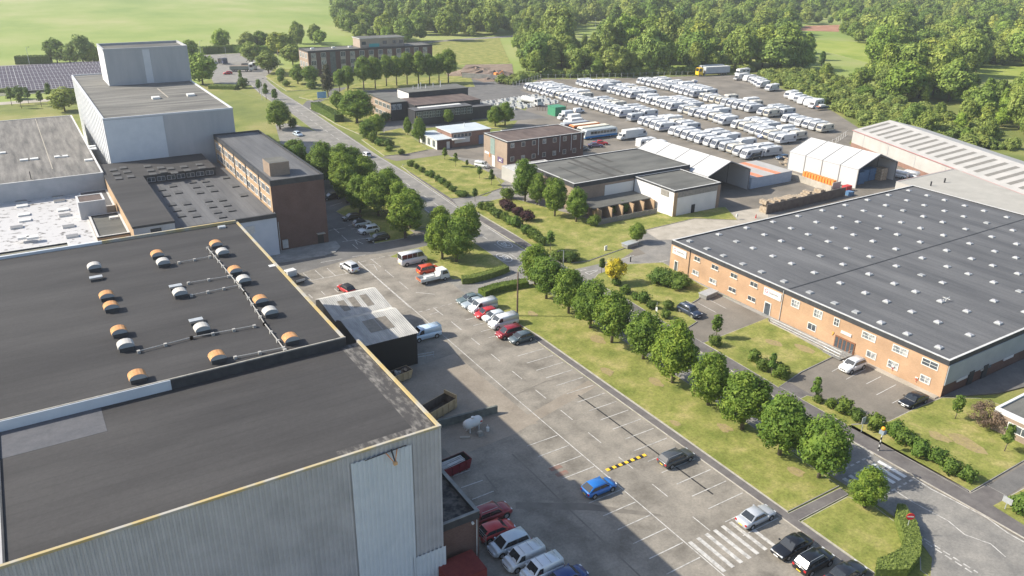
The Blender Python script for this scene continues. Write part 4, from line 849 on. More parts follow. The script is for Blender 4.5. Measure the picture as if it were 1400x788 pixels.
for (x0,x1,y0,y1,z,wm,sd_) in ((103.9,108.9,206.2,218.2,3.0,BR_DK,{'W':WHITE}),(109.0,122.4,206.6,216.2,4.5,BR_RED,None)):
    b = MB(); b.box(x0-113,x1-113,y0-211,y1-211,0,z-.2,wm,side=sd_); b.obj('wall', ct)
    b = MB(); b.box(x0-.3-113,x1+.3-113,y0-.3-211,y1+.3-211,z-.2,z,WHITE,top=M('pale_blue_roof',(.42,.47,.50),(.48,.52,.54),scale=.3)); b.obj('roof', ct)
b = MB(); b.box(-4.4,-.2,-6.2,-4.4,2.55,2.8,WHITE); b.obj('porch_roof', ct)
for i in range(5): window(ct, 'S', 110.2+1.25*i-113, 2.9, .95, 1.0, 206.6-211, frame=WHITE, ft=.06)
for i in range(3): window(ct, 'W', 208.2+3.3*i-211, .5, 1.6, 1.9, 103.9-113, frame=WHITE, pane=WINGLASS, nx=2, ft=.1)
b = MB(); b.box(-2.6,2.6,-.08,0,1.2,2.8,WHITE); b.obj('white_panel', ct, (112.6-113,206.6-211,0))
b = MB(); b.box(-1.3,1.3,-.1,0,0,2.8,M('blue_roller_door',(.14,.19,.28),(.17,.23,.33),scale=1)); b.obj('roller_door', ct, (119.6-113,206.6-211,0))
b = MB(); b.box(-.5,.5,-.1,0,0,2.1,WHITE); b.obj('door', ct, (107.6-113,206.2-211,0))
b = MB(); b.cyl((0,0,0),(0,0,1.3),.12,.12,6,WHITE); b.obj('flue', ct, (116.3-113,212-211,4.5))
ht = bld('brick_hotel', 'three storey dark brick hotel block behind the row of round trees', 116.3, 178.2, 356.3, 369, 11.1, BR_DK, FELTG, par=.2, fascia=FASCIA, fh=.5, cope=TRIM, side={'W': BR_PALE})
ho = (ht.location.x, ht.location.y)
SPAN = M('pale_spandrel', (.40,.36,.31))
for fl_ in range(3):
    for i in range(13):
        x = 118.8+4.62*i
        if i == 2: continue
        window(ht, 'S', x-ho[0], 8.1-3.3*fl_, 2.1, 1.9, 356.3-ho[1], frame=WHITE if (i+fl_) % 4 else SPAN, pane=WINGLASS if (i*3+fl_) % 4 else BLINDGLASS, nx=3, ft=.12)
        if fl_ < 2 or True:
            b_ = ('sp',)
            if b_ not in WCACHE: q = MB(); q.box(-1.2,1.2,-.06,0,0,1.0,SPAN); WCACHE[b_] = q.mesh('spandrel')
            put('spandrel', WCACHE[b_], ht, (x-ho[0], 356.3-ho[1], 6.85-3.3*fl_))
b = MB(); b.box(-1.3,1.3,-.07,0,1,10.3,M('stair_glass',(.08,.10,.11),(.16,.18,.18),scale=1,rough=.2)); b.obj('stair_glazing', ht, (127.8-ho[0],356.3-ho[1],0))
for i in range(3): window(ht, 'W', 359+3.8*i-ho[1], 7.6, 2.2, 2.2, 116.3-ho[0], frame=WHITE, pane=BLINDGLASS, nx=2, ft=.1); window(ht, 'W', 359+3.8*i-ho[1], 3.6, 2.2, 2.2, 116.3-ho[0], frame=WHITE, pane=BLINDGLASS, nx=2, ft=.1)
b = MB(); b.box(142.6-ho[0],164.8-ho[0],-2.8,6.0,10.9,14.8,M('pale_penthouse_brick',(.32,.26,.21),(.37,.31,.25),scale=.6)); b.box(142.3-ho[0],165.1-ho[0],-3.1,6.3,14.8,15.1,COPE,top=FELTG); pht = b.obj('penthouse', ht)
b = MB(); b.box(-2.6,2.6,-.1,0,0,1.5,M('turquoise_sheet',(.08,.38,.36))); b.obj('turquoise_panel', ht, (149.6-ho[0],-2.9,11.0))
for i, x in enumerate((155,160,163.4,144.5)): window(ht, 'S', x-ho[0], 12.2, 1.8, 1.3, -2.8, frame=TRIM, nx=2, ft=.06)
for x in (121,131,139): b = MB(); b.box(-.8,.8,-.6,.6,0,.6,WHITE); b.obj('roof_box', ht, (x-ho[0],1,10.9))

# ---------------- solar array, far left
sp = MB(); NAVY = M('solar_cell_navy', (.075,.062,.08), (.105,.09,.11), scale=.7, rough=.55, spec=.3)
sp.box(-1.35,1.35,-4.0,4.0,0,.06,STEEL,top=NAVY); sp.box(-.04,.04,-4.0,4.0,.06,.075,WHITE)
for q in (-2,0,2): sp.box(-1.35,1.35,q-.04,q+.04,.061,.073,WHITE)
sp.box(-1.4,-1.31,-4.02,4.02,.0,.09,WHITE); sp.box(-1.4,1.4,-4.1,-3.98,0,.09,WHITE)
spm = sp.mesh('solar_panel')
for r_, yy in enumerate((368,378.5,389,399.5,410,420.5)):
    t = thing('solar_table', ['first','second','third','fourth','fifth','sixth'][r_]+' row of dark solar panels counted from the works, beside the tower', 'solar array', (0,yy,0), 0, 'rows of ground mounted solar panels')
    b = MB()
    for i in range(14):
        for y in (-3,3): b.cyl((-52+i*6.9,y,-.1),(-52+i*6.9,y,1.6+y*.25),.06,.06,5,STEEL)
    b.obj('support_frame', t)
    for i in range(34):
        x = -54+2.8*i
        if r_ == 0 and x < 4: continue
        if x > 42: continue
        o = put('solar_panel', spm, t, (x,0,1.9)); o.rotation_euler = (R(14),0,0)
sheet('solar_gravel', [(-70,361),(44,361),(44,427),(-70,430)], .02, M('grey_green_gravel',(.16,.17,.11),(.22,.22,.15),scale=.2))
sheet('rear_service_road', [(-80,341),(40,341),(46,347),(-80,347)], .03, CONC)

# ------------------------------------------------------------------ vehicles
def ringb(x, zb, zt, w, belt=None):
    return [(x,-w*.80,zb),(x,-w*.97,zb+.12),(x,-w,(zb+zt)*.5+.05),(x,-w*.985,zt-.10),(x,-w*.90,zt-.01),(x,-w*.5,zt+.02),(x,w*.5,zt+.02),(x,w*.90,zt-.01),(x,w*.985,zt-.10),(x,w,(zb+zt)*.5+.05),(x,w*.97,zb+.12),(x,w*.80,zb)]
def make_car(name, label, cat, L=4.2, W=1.78, H=1.48, belt=.92, hood=.86, xw=1.05, xf=.35, xr=-1.35, xb=-1.95, nose=.62, tailh=None, roofc=None, win=None, glassback=True, rails=False, wr=.31, wb=None, tw=.80, rack=False, sportsplit=2, darkcab=None):
    t = thing(name, label, cat); h = W/2; wb = wb or L*.305; tailh = tailh or belt
    P = []
    S = [(-L/2,.42,tailh-.22,h*.82),(-L/2+.07,.30,tailh-.05,h*.92),(-L/2+.35,.24,tailh,h*.985),(-L/4,.20,max(belt,tailh*.99),h),(0,.20,belt,h),(xw-.05,.20,belt-.01,h),(xw+.25,.21,hood+.02,h*.99),((xw+L/2)/2+.1,.22,hood-.02,h*.985),(L/2-.32,.24,hood-.09,h*.95),(L/2-.08,.28,nose+.06,h*.86),(L/2,.36,nose-.08,h*.70)]
    b = MB(); b.loft([ringb(*s) for s in S], PAINT); o = b.obj('body', t, smooth=False, recalc=True, bevel=0); o.data.shade_smooth(); o['tinted'] = 1
    # cabin
    zt = H; b = MB()
    def rg(x, k, z0=None):
        z0 = z0 if z0 is not None else belt-.03
        z1 = z0+.03+(zt-z0-.03)*k; wt = h*(.90-(.90-tw)*k)
        return [(x,-h*.90,z0),(x,-(wt+.0),z1-.07*k),(x,-wt*.88,z1),(x,0,z1+.035*k),(x,wt*.88,z1),(x,(wt+.0),z1-.07*k),(x,h*.90,z0)]
    b.loft([rg(xb,0,tailh-.03),rg(xr,1),rg((xr+xf)/2,1.02),rg(xf,1),rg(xw,0)], PAINT)
    o = b.obj('roof', t, recalc=True); o.data.shade_smooth(); o['tinted'] = 0 if roofc else 1
    if roofc: o.data.materials[0] = roofc
    # glass
    def off(p, q, s_, r_, m, d=.018, nm='windscreen'):
        n = (Vector(q)-Vector(p)).cross(Vector(s_)-Vector(p)).normalized()*d
        b = MB(); f_ = [tuple(Vector(v)+n) for v in (p, q, s_, r_)]
        if n.z < 0: f_ = [tuple(Vector(v)-n) for v in (p, q, s_, r_)][::-1]
        b.face(f_, m); return b.obj(nm, t)
    a0, a1 = h*.78, h*tw*.84
    off((xw-.06,-a0,belt+.015),(xw-.06,a0,belt+.015),(xf+.04,a1,zt-.035),(xf+.04,-a1,zt-.035), GLASS, .03)
    if glassback:
        k = .52 if xr-xb > .35 else .9
        off((xb+.06*(xr-xb),-a0,tailh+.06),(xb+.06*(xr-xb),a0,tailh+.06),(xr-.04,a1,zt-.035),(xr-.04,-a1,zt-.035), GLASS, .03, nm='rear_window')
    wins = win or [(xb+.30*(xr-xb)+.10, xr+.06, (xr+xf)/2-.02), ((xr+xf)/2+.03, None, xf)]
    for s in (-1, 1):
        for i, wv in enumerate(wins):
            if wv[1] is None: pts = [(wv[0],belt+.05),(xw-.30,belt+.05),(xf-.04,zt-.11),(wv[0],zt-.11)]
            else: pts = [(wv[0],belt+.05),(wv[2],belt+.05),(wv[2],zt-.11),(wv[1],zt-.11)]
            b = MB(); q = []
            for (x, z) in pts:
                k_ = (z-belt)/(zt-belt); q.append((x, s*(h*.90-(h*(.90-tw))*k_+.022), z))
            b.face(q if s < 0 else q[::-1], GLASS); b.obj('side_window', t)
    wm = MB(); wm.cyl((0,-.11,0),(0,.11,0),wr,wr,14,TYRE); wmm = wm.mesh('wheel', smooth=False)
    rm_ = MB(); rm_.cyl((0,-.118,0),(0,.118,0),wr*.66,wr*.66,10,RIM); rm_ = rm_.mesh('rim')
    ar = MB(); ar.cyl((0,-.004,0),(0,.004,0),wr*1.22,wr*1.22,14,TRIM); arm = ar.mesh('wheel_arch')
    for x in (-wb, wb):
        for s in (-1, 1):
            o = put('wheel', wmm, t, (x, s*(h-.10), wr)); put('rim', rm_, o)
            put('wheel_arch', arm, t, (x, s*(h+.002), wr+.03))
    for s in (-1, 1):
        b = MB(); b.box(L/2-.30,L/2-.055,s*h*.62-.17,s*h*.62+.17,nose-.05,nose+.085,LAMP); b.obj('headlight', t, bevel=.02)
        b = MB(); b.box(-L/2-.005,-L/2+.13,s*h*.74-.13,s*h*.74+.13,tailh-.32,tailh-.10,RED); b.obj('tail_light', t, bevel=.02)
        b = MB(); b.box(xw-.42,xw-.28,s*(h+.11)-.09,s*(h+.11)+.09,belt+.02,belt+.14,PAINT); o = b.obj('wing_mirror', t); o['tinted'] = 1
    b = MB(); b.box(L/2-.03,L/2+.015,-.26,.26,.38,.49,PLATEW); b.obj('number_plate', t)
    b = MB(); b.box(-L/2-.02,-L/2+.03,-.26,.26,.46,.57,PLATEY); b.obj('number_plate', t)
    b = MB(); b.box(L/2-.12,L/2+.004,-h*.45,h*.45,nose-.22,nose-.08,TRIM); b.obj('grille', t)
    if rails or rack:
        b = MB()
        if rails:
            for s in (-1, 1): b.cyl((xr+.1,s*h*.66,zt+.06),(xf-.1,s*h*.66,zt+.06),.02,.02,5,STEEL)
        if rack:
            for k in (.15,.5,.85): x = xr+(xf-xr)*k; b.cyl((x,-h*.8,zt+.1),(x,h*.8,zt+.1),.03,.03,5,STEEL)
        b.obj('roof_rail', t)
    return reg(t)
FAR = (-500, -500, -400)
GROUPC = 'cars and vans parked around the works'
HATCH = make_car('hatchback_car', 'x', 'car', L=4.1, W=1.76, H=1.46, belt=.93, xw=1.12, xf=.40, xr=-1.30, xb=-1.98, nose=.66)
SALOON = make_car('saloon_car', 'x', 'car', L=4.7, W=1.82, H=1.42, belt=.90, hood=.84, xw=1.05, xf=.30, xr=-.95, xb=-1.65, tailh=.93, nose=.62)
ESTATE = make_car('estate_car', 'x', 'car', L=4.7, W=1.82, H=1.45, belt=.92, xw=1.10, xf=.35, xr=-1.85, xb=-2.27, nose=.62, rails=True, win=[(-2.0,-1.8,-1.15),(-1.08,-1.08,-.25),(-.2,None,0)])
SUV = make_car('suv_car', 'x', 'car', L=4.5, W=1.86, H=1.66, belt=1.05, hood=1.0, xw=1.15, xf=.50, xr=-1.60, xb=-2.12, nose=.78, wr=.36, rails=True)
SPORT = make_car('black_roof_hatchback', 'x', 'car', L=3.9, W=1.74, H=1.46, belt=.95, xw=.95, xf=.30, xr=-1.25, xb=-1.86, nose=.68, roofc=TRIM)
MPV = make_car('people_carrier', 'x', 'car', L=4.4, W=1.80, H=1.64, belt=.98, hood=.94, xw=1.40, xf=.62, xr=-1.75, xb=-2.08, nose=.68)
VAN = make_car('panel_van', 'x', 'van', L=5.0, W=1.94, H=1.95, belt=1.12, hood=1.08, xw=1.75, xf=1.05, xr=-2.38, xb=-2.46, nose=.78, tailh=1.10, tw=.86, wr=.34, glassback=False, win=[(.55,None,0)], rack=True)
SVAN = make_car('small_van', 'x', 'van', L=4.3, W=1.80, H=1.82, belt=1.05, hood=1.0, xw=1.45, xf=.80, xr=-2.0, xb=-2.1, nose=.74, tailh=1.05, tw=.86, wr=.32, glassback=False, win=[(.35,None,0)], rack=True)
MINI = make_car('minibus', 'x', 'minibus', L=5.6, W=2.0, H=2.45, belt=1.45, hood=1.15, xw=2.25, xf=1.65, xr=-2.70, xb=-2.76, nose=.9, tailh=1.40, tw=.86, wr=.36, win=[(-2.6,-2.6,-1.6),(-1.52,-1.52,-.5),(-.42,-.42,.55),(.65,None,0)])
USED = {}
def car(proto, pos, head, color, label, group=GROUPC, z=0.0, cz=.7, exact=None):
    """head: direction of the nose in degrees, 0 = +x, 90 = +y"""
    x, y = G(*pos, cz) if exact is None else exact
    key = proto.name; c4 = (*color, 1)
    if key not in USED:
        USED[key] = 1; proto.location = (x,y,z); proto.rotation_euler = (0,0,R(head)); proto['label'] = label; proto['group'] = group
        for c, gs in KIDS[key]:
            if c.get('tinted'): c.color = c4
        return proto
    r = proto.copy(); COL.objects.link(r); r.location = (x,y,z); r.rotation_euler = (0,0,R(head)); r['label'] = label; r['group'] = group
    for c, gs in KIDS[key]:
        d = c.copy(); COL.objects.link(d); d.parent = r
        if c.get('tinted'): d.color = c4
        for q in gs: e = q.copy(); COL.objects.link(e); e.parent = d
    return r
W_ = (.64,.65,.66); SIL = (.45,.47,.50); GRY = (.10,.12,.13); BLK_ = (.012,.013,.016); DRED = (.25,.012,.02); REDC = (.50,.02,.02); BLUE = (.02,.16,.50)
car(HATCH, ('',712.6,461), 181, (.09,.12,.135), 'slate grey hatchback at the near end of the east row by the grass')
car(MPV, ('',696,454), 180, DRED, 'dark red estate parked between the slate hatchback and a white van')
car(VAN, ('',688,440.5), 180, W_, 'white panel van with roof bars next to the dark red estate')
car(HATCH, ('',675.7,432), 180, (.62,.66,.68), 'pale silver hatchback parked between two white vans and a red car')
car(HATCH, ('',665,427.5), 180, REDC, 'bright red small car squeezed beside the second white van')
car(VAN, ('',660,419.5), 180, W_, 'white panel van second in the row, left of the bright red car')
car(SALOON, ('',649,413.5), 180, (.35,.40,.43), 'blue grey car between the slate green saloon and the white van')
car(SALOON, ('',642,408), 180, (.12,.16,.16), 'slate green saloon at the hedge end of the east row')
car(ESTATE, ('32',885,143), 0, (.07,.075,.08), 'dark grey estate with roof rails at the end of the yellow speed bump')
car(HATCH, ('32',470,303), 0, BLUE, 'bright blue hatchback standing half in shadow by the speed bump')
car(SALOON, ('q',180,343), 0, SIL, 'silver saloon parked beside the footpath above the painted crossing')
car(SALOON, ('q',440,560), 180, BLK_, 'black saloon with silver grille nearest the corner lawn path')
car(SUV, ('q',600,672), 0, BLK_, 'small black car with yellow rear plate between two black saloons')
car(SALOON, ('q',835,760), 0, (.02,.022,.028), 'black saloon partly cut off at the lower edge of the car park')
car(SUV, ('n',440,255), 0, DRED, 'dark red four by four parked beside the brick annex')
car(HATCH, ('n',480,392), 0, REDC, 'bright red hatchback beside the dark red four by four')
car(MPV, ('n',590,508), 180, (.55,.60,.63), 'silver people carrier nose in beside the bright red hatchback')
car(SVAN, ('n',715,628), 180, W_, 'small white van with ladder bars on its roof near the annex')
car(SVAN, ('n',865,735), 180, (.70,.73,.76), 'pale van with dark side windows at the lower photo edge')
car(HATCH, ('n',1085,790), 0, (.02,.05,.18), 'navy blue car cut off by the lower photo edge')
car(SUV, ('v',545,172), 100, W_, 'white small car parked across the short bays north of the sheds', )
car(SPORT, ('v',512,378), 100, REDC, 'red hatchback with a black roof behind the ribbed sheds')
car(MINI, ('v',1150,85), 2, W_, 'white minibus with dark windows by the entry lawn', cz=1.2)
car(MPV, ('v',1300,197), 2, (.62,.07,.02), 'orange red people carrier behind the white tipper truck')
car(VAN, ('y',290,105), 180, (.55,.68,.80), 'white van with roof rack parked against the black shed', cz=.9)
car(HATCH, ('o',440,235), 182, BLK_, 'black hatchback first in the shaded forecourt row')
car(SPORT, ('o',640,350), 0, W_, 'white hatchback with dark roof in the shaded forecourt row')
car(SUV, ('o',775,488), 180, W_, 'white four by four third in the shaded forecourt row')
car(ESTATE, ('o',955,640), 180, BLK_, 'black estate last in the shaded forecourt row')
car(SALOON, ('d',200,597), 180, BLK_, 'black saloon alone beside the office block corner')
car(SUV, ('F',500,638), 180, W_, 'white four by four parked under the factory office windows')
car(SALOON, ('z',740,112), 180, BLK_, 'black coupe parked at the south corner of the orange factory')
car(SUV, ('g',1035,602), -88, (.03,.045,.08), 'dark blue four by four with silver rails beside the front lawn')
car(SVAN, ('b',130,372), -60, W_, 'white camper van in front of the brown brick office')
car(HATCH, ('01',225,722), -82, (.50,.58,.66), 'pale blue car parked beside the main road verge')
car(HATCH, ('d',488,250), 95, W_, 'white car driving away along the main road')
car(SALOON, ('c4',475,350), -25, REDC, 'red saloon behind the flat roof hall near the coaches')
car(SALOON, ('c4',420,375), -25, (.10,.08,.14), 'dark plum classic saloon beside the red one')
car(HATCH, ('c4',278,415), 0, (.08,.10,.12), 'grey hatchback in the shade of the brown brick office')
car(HATCH, ('r',475,332), 170, REDC, 'red car waiting at the far junction beside the lorry')
car(HATCH, ('t',600,232), 170, (.05,.09,.16), 'dark blue car parked behind the timber piles')
car(SVAN, ('',797,113), 0, W_, 'white van parked by the caravan yard fence', exact=(175,232))

# pick-up, tipper, coaches, lorries
def wheels(t, xs, w, r, wd=.28):
    wm = MB(); wm.cyl((0,-wd/2,0),(0,wd/2,0),r,r,14,TYRE); wm = wm.mesh('wheel'); rm = MB(); rm.cyl((0,-wd/2-.01,0),(0,wd/2+.01,0),r*.55,r*.55,10,RIM); rm = rm.mesh('rim')
    for x in xs:
        for s in (-1, 1): o = put('wheel', wm, t, (x, s*(w/2-wd/2), r)); put('rim', rm, o)
def cab(t, x0, x1, w, z0, z1, m, rake=.25):
    h = w/2; b = MB(); p = [(x0,z0),(x1,z0),(x1,z0+(z1-z0)*.5),(x1-rake,z1),(x0,z1)]
    b.loft([[(x,-h,z) for x, z in p],[(x,h,z) for x, z in p]], m); b.obj('cab', t, recalc=True, bevel=.05)
    zm = z0+(z1-z0)*.5; b = MB(); b.face([(x1+.0,-h*.88,zm+.06),(x1+.0,h*.88,zm+.06),(x1-rake*.85+.03,h*.82,z1-.12),(x1-rake*.85+.03,-h*.82,z1-.12)], GLASS); b.obj('windscreen', t)
    for s in (-1, 1):
        b = MB(); q = [(x1-.55-(x1-x0-.6)*.7,s*(h+.012),zm),(x1-.2,s*(h+.012),zm),(x1-rake-.1,s*(h+.012),z1-.2),(x1-.55-(x1-x0-.6)*.7,s*(h+.012),z1-.2)]; b.face(q if s < 0 else q[::-1], GLASS); b.obj('side_window', t)
tp = thing('tipper_truck', 'white tipper pickup with an open grey load bed by the entry lawn', 'truck', (*G('11',955,705,.8),0), R(2))
b = MB(); b.box(-2.9,2.5,-.45,.45,.45,.62,TRIM); b.obj('chassis', tp)
cab(tp, 1.0, 2.85, 1.9, .45, 2.15, WHITE, .45); b = MB(); b.box(2.3,2.95,-.9,.9,.4,1.15,WHITE); b.obj('bonnet', tp, bevel=.08)
b = MB(); b.box(-3.0,.85,-1.0,1.0,.66,.72,STEEL); b.box(-3.0,.85,-1.0,-.95,.72,1.2,WHITE); b.box(-3.0,.85,.95,1.0,.72,1.2,WHITE); b.box(-3.0,-2.95,-.95,.95,.72,1.2,M('rusty_red_board',(.35,.12,.06))); b.box(.8,.85,-.95,.95,.72,1.5,WHITE); b.obj('load_bed', tp)
b = MB(); b.box(-1.8,.2,-.5,.4,.73,1.3,WHITE); b.obj('load', tp, bevel=.1); wheels(tp, (-1.9,1.9), 1.95, .34)
pk = thing('flatbed_pickup', 'pickup with white cab and dark load bed half hidden by the vented hall', 'pickup', (*G('v',15,270,.8),0), R(100))
b = MB(); b.box(-2.5,2.4,-.45,.45,.4,.55,TRIM); b.obj('chassis', pk); cab(pk, .6, 2.4, 1.8, .4, 1.75, WHITE, .5)
b = MB(); b.box(-2.5,.5,-.95,.95,.6,.7,TRIM); b.box(-2.5,.5,-.95,-.9,.7,1.1,TRIM); b.box(-2.5,.5,.9,.95,.7,1.1,TRIM); b.box(-2.5,-2.45,-.9,.9,.7,1.1,STEEL); b.obj('load_bed', pk); wheels(pk, (-1.6,1.6), 1.85, .33)
def coach(label, x, y, head, base, lower, roofm, L=11.5, H=3.0):
    t = thing('coach', label, 'coach', (x,y,0), R(head), 'old coaches and buses lined up behind the brown office')
    p = [(-L/2,.45),(L/2-.1,.45),(L/2,.9),(L/2-.05,1.6),(L/2-.4,H-.25),(L/2-.8,H),(-L/2+.5,H),(-L/2+.12,H-.25),(-L/2,1.6)]
    b = MB(); b.loft([[(a,-1.22,z) for a, z in p],[(a,1.22,z) for a, z in p]], base); b.obj('body', t, recalc=True, bevel=.12)
    b = MB(); b.box(-L/2+.02,L/2-.06,-1.245,1.245,.5,1.1,lower); b.obj('lower_panel', t)
    b = MB(); b.box(-L/2+.8,L/2-1.0,-.9,.9,H,H+.05,roofm); b.obj('roof_panel', t)
    for s in (-1, 1):
        for i in range(8): b = MB(); a = -L/2+.7+i*1.27; b.box(a,a+1.15,s*1.235-.01,s*1.235+.01,1.6,2.45,GLASS); b.obj('side_window', t)
    b = MB(); b.face([(L/2+.02,-1.05,1.45),(L/2+.02,1.05,1.45),(L/2-.32,1.0,H-.35),(L/2-.32,-1.0,H-.35)], GLASS); b.obj('windscreen', t)
    wheels(t, (-L/2+2.8,L/2-2.4), 2.4, .5); return t
CRM = M('cream_coach_paint', (.66,.62,.50)); GRYC = M('grey_green_coach_roof', (.36,.40,.40)); BLC = M('blue_coach_panel', (.02,.17,.42)); ORC = M('orange_coach_paint', (.62,.20,.07))
coach('cream and blue coach, nearest of the lined up coaches', 156.8, 196.6, 180, M('pale_grey_coach',(.50,.54,.55)), BLC, GRYC, 13)
coach('cream coach second from the front of the coach line', 157.5, 200.6, 180, CRM, CRM, CRM, 12)
coach('orange and cream coach third in the coach line', 156.8, 204.4, 180, ORC, CRM, CRM, 11.5)
coach('grey coach with orange ends, farthest of the coach line', 155.6, 208.2, 180, M('steel_grey_coach',(.30,.33,.36)), ORC, STEEL, 11)
def boxvan(label, x, y, head, m=None, L=6.5):
    t = thing('box_van', label, 'van', (x,y,0), R(head)); m = m or WHITE
    b = MB(); b.box(-L/2,L/2-1.9,-1.1,1.1,.6,3.1,m); b.obj('box_body', t, bevel=.05); cab(t, L/2-1.85, L/2-.5, 2.0, .45, 2.2, WHITE, .4); b = MB(); b.box(L/2-.6,L/2,-.95,.95,.45,1.2,WHITE); b.obj('bonnet', t, bevel=.08); wheels(t, (-L/2+1.3,L/2-1.1), 2.1, .36); return t
boxvan('white box van standing beside the cream and blue coach', 163.2, 190.2, 180, L=7.2)
boxvan('white box van behind the orange coach', 158.2, 212.6, 180)
boxvan('small grey box van next to the green container', 163.5, 224.5, 180, M('grey_box',(.42,.46,.50)), 5.6)
boxvan('white box van between the grey box van and the coaches', 162.0, 218.5, 180, L=6)
lr = thing('articulated_lorry', 'yellow cab lorry with long grey curtain trailer at the yard far side', 'lorry', (288,277.5,0), R(172))
YC = M('yellow_cab_paint', (.85,.55,.03), rough=.4); CUR = M('grey_curtain_side', (.40,.43,.46), (.47,.50,.52), scale=.5, wave=('X',3))
cab(lr, 6.2, 8.8, 2.5, .6, 3.8, YC, .3); b = MB(); b.box(-9,7,-.5,.5,.7,1.05,TRIM); b.obj('chassis', lr)
b = MB(); b.box(-9.5,4.6,-1.27,1.27,1.1,4.1,CUR,top=WHITE); b.obj('trailer_body', lr, bevel=.04); wheels(lr, (-7.5,-6.2,-4.9,5.2,7.8), 2.5, .52)
l2 = thing('parked_trailer', 'pale grey box trailer parked behind the yellow cab lorry', 'trailer', (292,282.5,0), R(172))
b = MB(); b.box(-7,6.5,-1.25,1.25,1.1,4.0,M('pale_trailer',(.50,.52,.54)),top=WHITE); b.obj('trailer_body', l2, bevel=.04); wheels(l2, (-5.5,-4.2,3), 2.5, .52)
tk = thing('tanker_lorry', 'white tanker lorry parked by the timber fence left of the caravans', 'lorry', (*G('c1',200,420),0), R(-75))
b = MB(); b.cyl((-4.2,0,2.0),(2.2,0,2.0),1.15,1.15,16,WHITE); b.obj('tank', tk); cab(tk, 2.5, 4.4, 2.4, .6, 2.9, WHITE, .3); b = MB(); b.box(-4.2,4,-.5,.5,.6,.95,TRIM); b.obj('chassis', tk); wheels(tk, (-3,-1.8,3.3), 2.4, .5)
# lorries at the far junction
lj = thing('tipper_lorry', 'white cab eight wheel tipper lorry crossing the far junction', 'lorry', (*G('r',610,320),0), R(-20))
cab(lj, 3.0, 5.0, 2.5, .7, 3.4, WHITE, .25); b = MB(); b.box(-5,4,-.5,.5,.7,1.0,TRIM); b.obj('chassis', lj)
b = MB(); b.box(-5.4,2.7,-1.25,1.25,1.05,2.6,M('green_grey_tipper',(.22,.25,.22)),top=SOIL); b.obj('tipper_body', lj, bevel=.05); wheels(lj, (-4,-2.7,2,3.9), 2.5, .52)
lg = thing('grab_lorry', 'white cab grab lorry with folded crane arm at the far junction', 'lorry', (*G('r',675,300),0), R(-70))
cab(lg, 2.4, 4.5, 2.5, .7, 3.5, WHITE, .25); b = MB(); b.box(-4.5,2.1,-1.2,1.2,.9,2.4,TRIM); b.obj('body', lg, bevel=.05); b = MB(); b.cyl((1.6,0,2.3),(0,0,4.6),.15,.12,6,TRIM); b.cyl((0,0,4.6),(-2.2,0,3.2),.12,.1,6,TRIM); b.obj('crane_arm', lg); wheels(lg, (-3.2,-1.9,3.4), 2.5, .52)
lf = thing('skip_lorry', 'dark lorry on the left side of the far junction', 'lorry', (*G('r',432,250),0), R(-80))
cab(lf, 1.4, 3.2, 2.4, .6, 3.0, M('dark_blue_cab',(.06,.07,.12)), .25); b = MB(); b.box(-3.2,1.1,-1.1,1.1,.8,2.4,TRIM); b.obj('body', lf, bevel=.05); wheels(lf, (-2,2.3), 2.4, .5)

# ------------------------------------------------------------------ caravans
CW = [M('caravan_white_panel', (.57,.575,.58), rough=.4), M('caravan_cream_panel', (.55,.52,.45), rough=.45), M('caravan_grey_white_panel', (.44,.455,.47), rough=.4)]
CGL = M('caravan_smoked_window', (.04,.05,.075), rough=.3, spec=.4)
STR = [M('blue_stripe', (.10,.13,.30)), M('silver_stripe', (.30,.31,.33)), M('brown_stripe', (.33,.25,.18))]
def make_caravan(L, prof, cm, sm, fwn, H):
    t = thing('touring_caravan', 'x', 'caravan')
    b = MB(); b.loft([[(x,-1.1,z) for x, z in prof],[(x,1.1,z) for x, z in prof]], cm); b.obj('body', t, recalc=True, bevel=.13)
    # front faces +x
    (xa, za), (xb_, zb) = prof[2], prof[3]
    def fp(k): return (xa+(xb_-xa)*k, za+(zb-za)*k)
    w = 1.96/fwn
    p0, p1 = fp(.16), fp(.86)
    for i in range(fwn):
        y0 = -.95+i*w+.04; y1 = y0+w-.08; b = MB(); b.face([(p0[0]+.03,y0,p0[1]+.01),(p0[0]+.03,y1,p0[1]+.01),(p1[0]+.03,y1,p1[1]+.01),(p1[0]+.03,y0,p1[1]+.01)], CGL); b.obj('front_window', t)
    for s in (-1, 1):
        for (x0, x1) in ((L/2-1.7,L/2-.75),(-L/2+.5,-L/2+1.3)):
            b = MB(); q = [(x0,s*1.112,1.38),(x1,s*1.112,1.38),(x1,s*1.112,2.05),(x0,s*1.112,2.05)]; b.face(q if s < 0 else q[::-1], CGL); b.obj('side_window', t)
    b = MB()
    for s in (-1, 1): b.box(-L/2+.2,L/2-.35,s*1.108-.004,s*1.108+.004,1.05,1.22,sm)
    b.obj('stripe', t)
    b = MB(); b.box(-.35,.35,-.3,.3,H-.02,H+.09,M('smoked_roof_light',(.30,.31,.34),rough=.3)); b.obj('roof_light', t); b = MB(); b.box(-L/2+.9,-L/2+1.3,-.2,.2,H-.02,H+.07,WHITE); b.obj('roof_vent', t)
    wm = MB(); wm.cyl((0,-.1,0),(0,.1,0),.32,.32,10,TYRE); wm = wm.mesh('wheel')
    for s in (-1, 1): put('wheel', wm, t, (-.2, s*1.02, .32))
    b = MB(); b.cyl((L/2-.3,-.6,.45),(L/2+1.0,0,.45),.05,.05,5,STEEL); b.cyl((L/2-.3,.6,.45),(L/2+1.0,0,.45),.05,.05,5,STEEL); b.obj('hitch_frame', t)
    return reg(t)
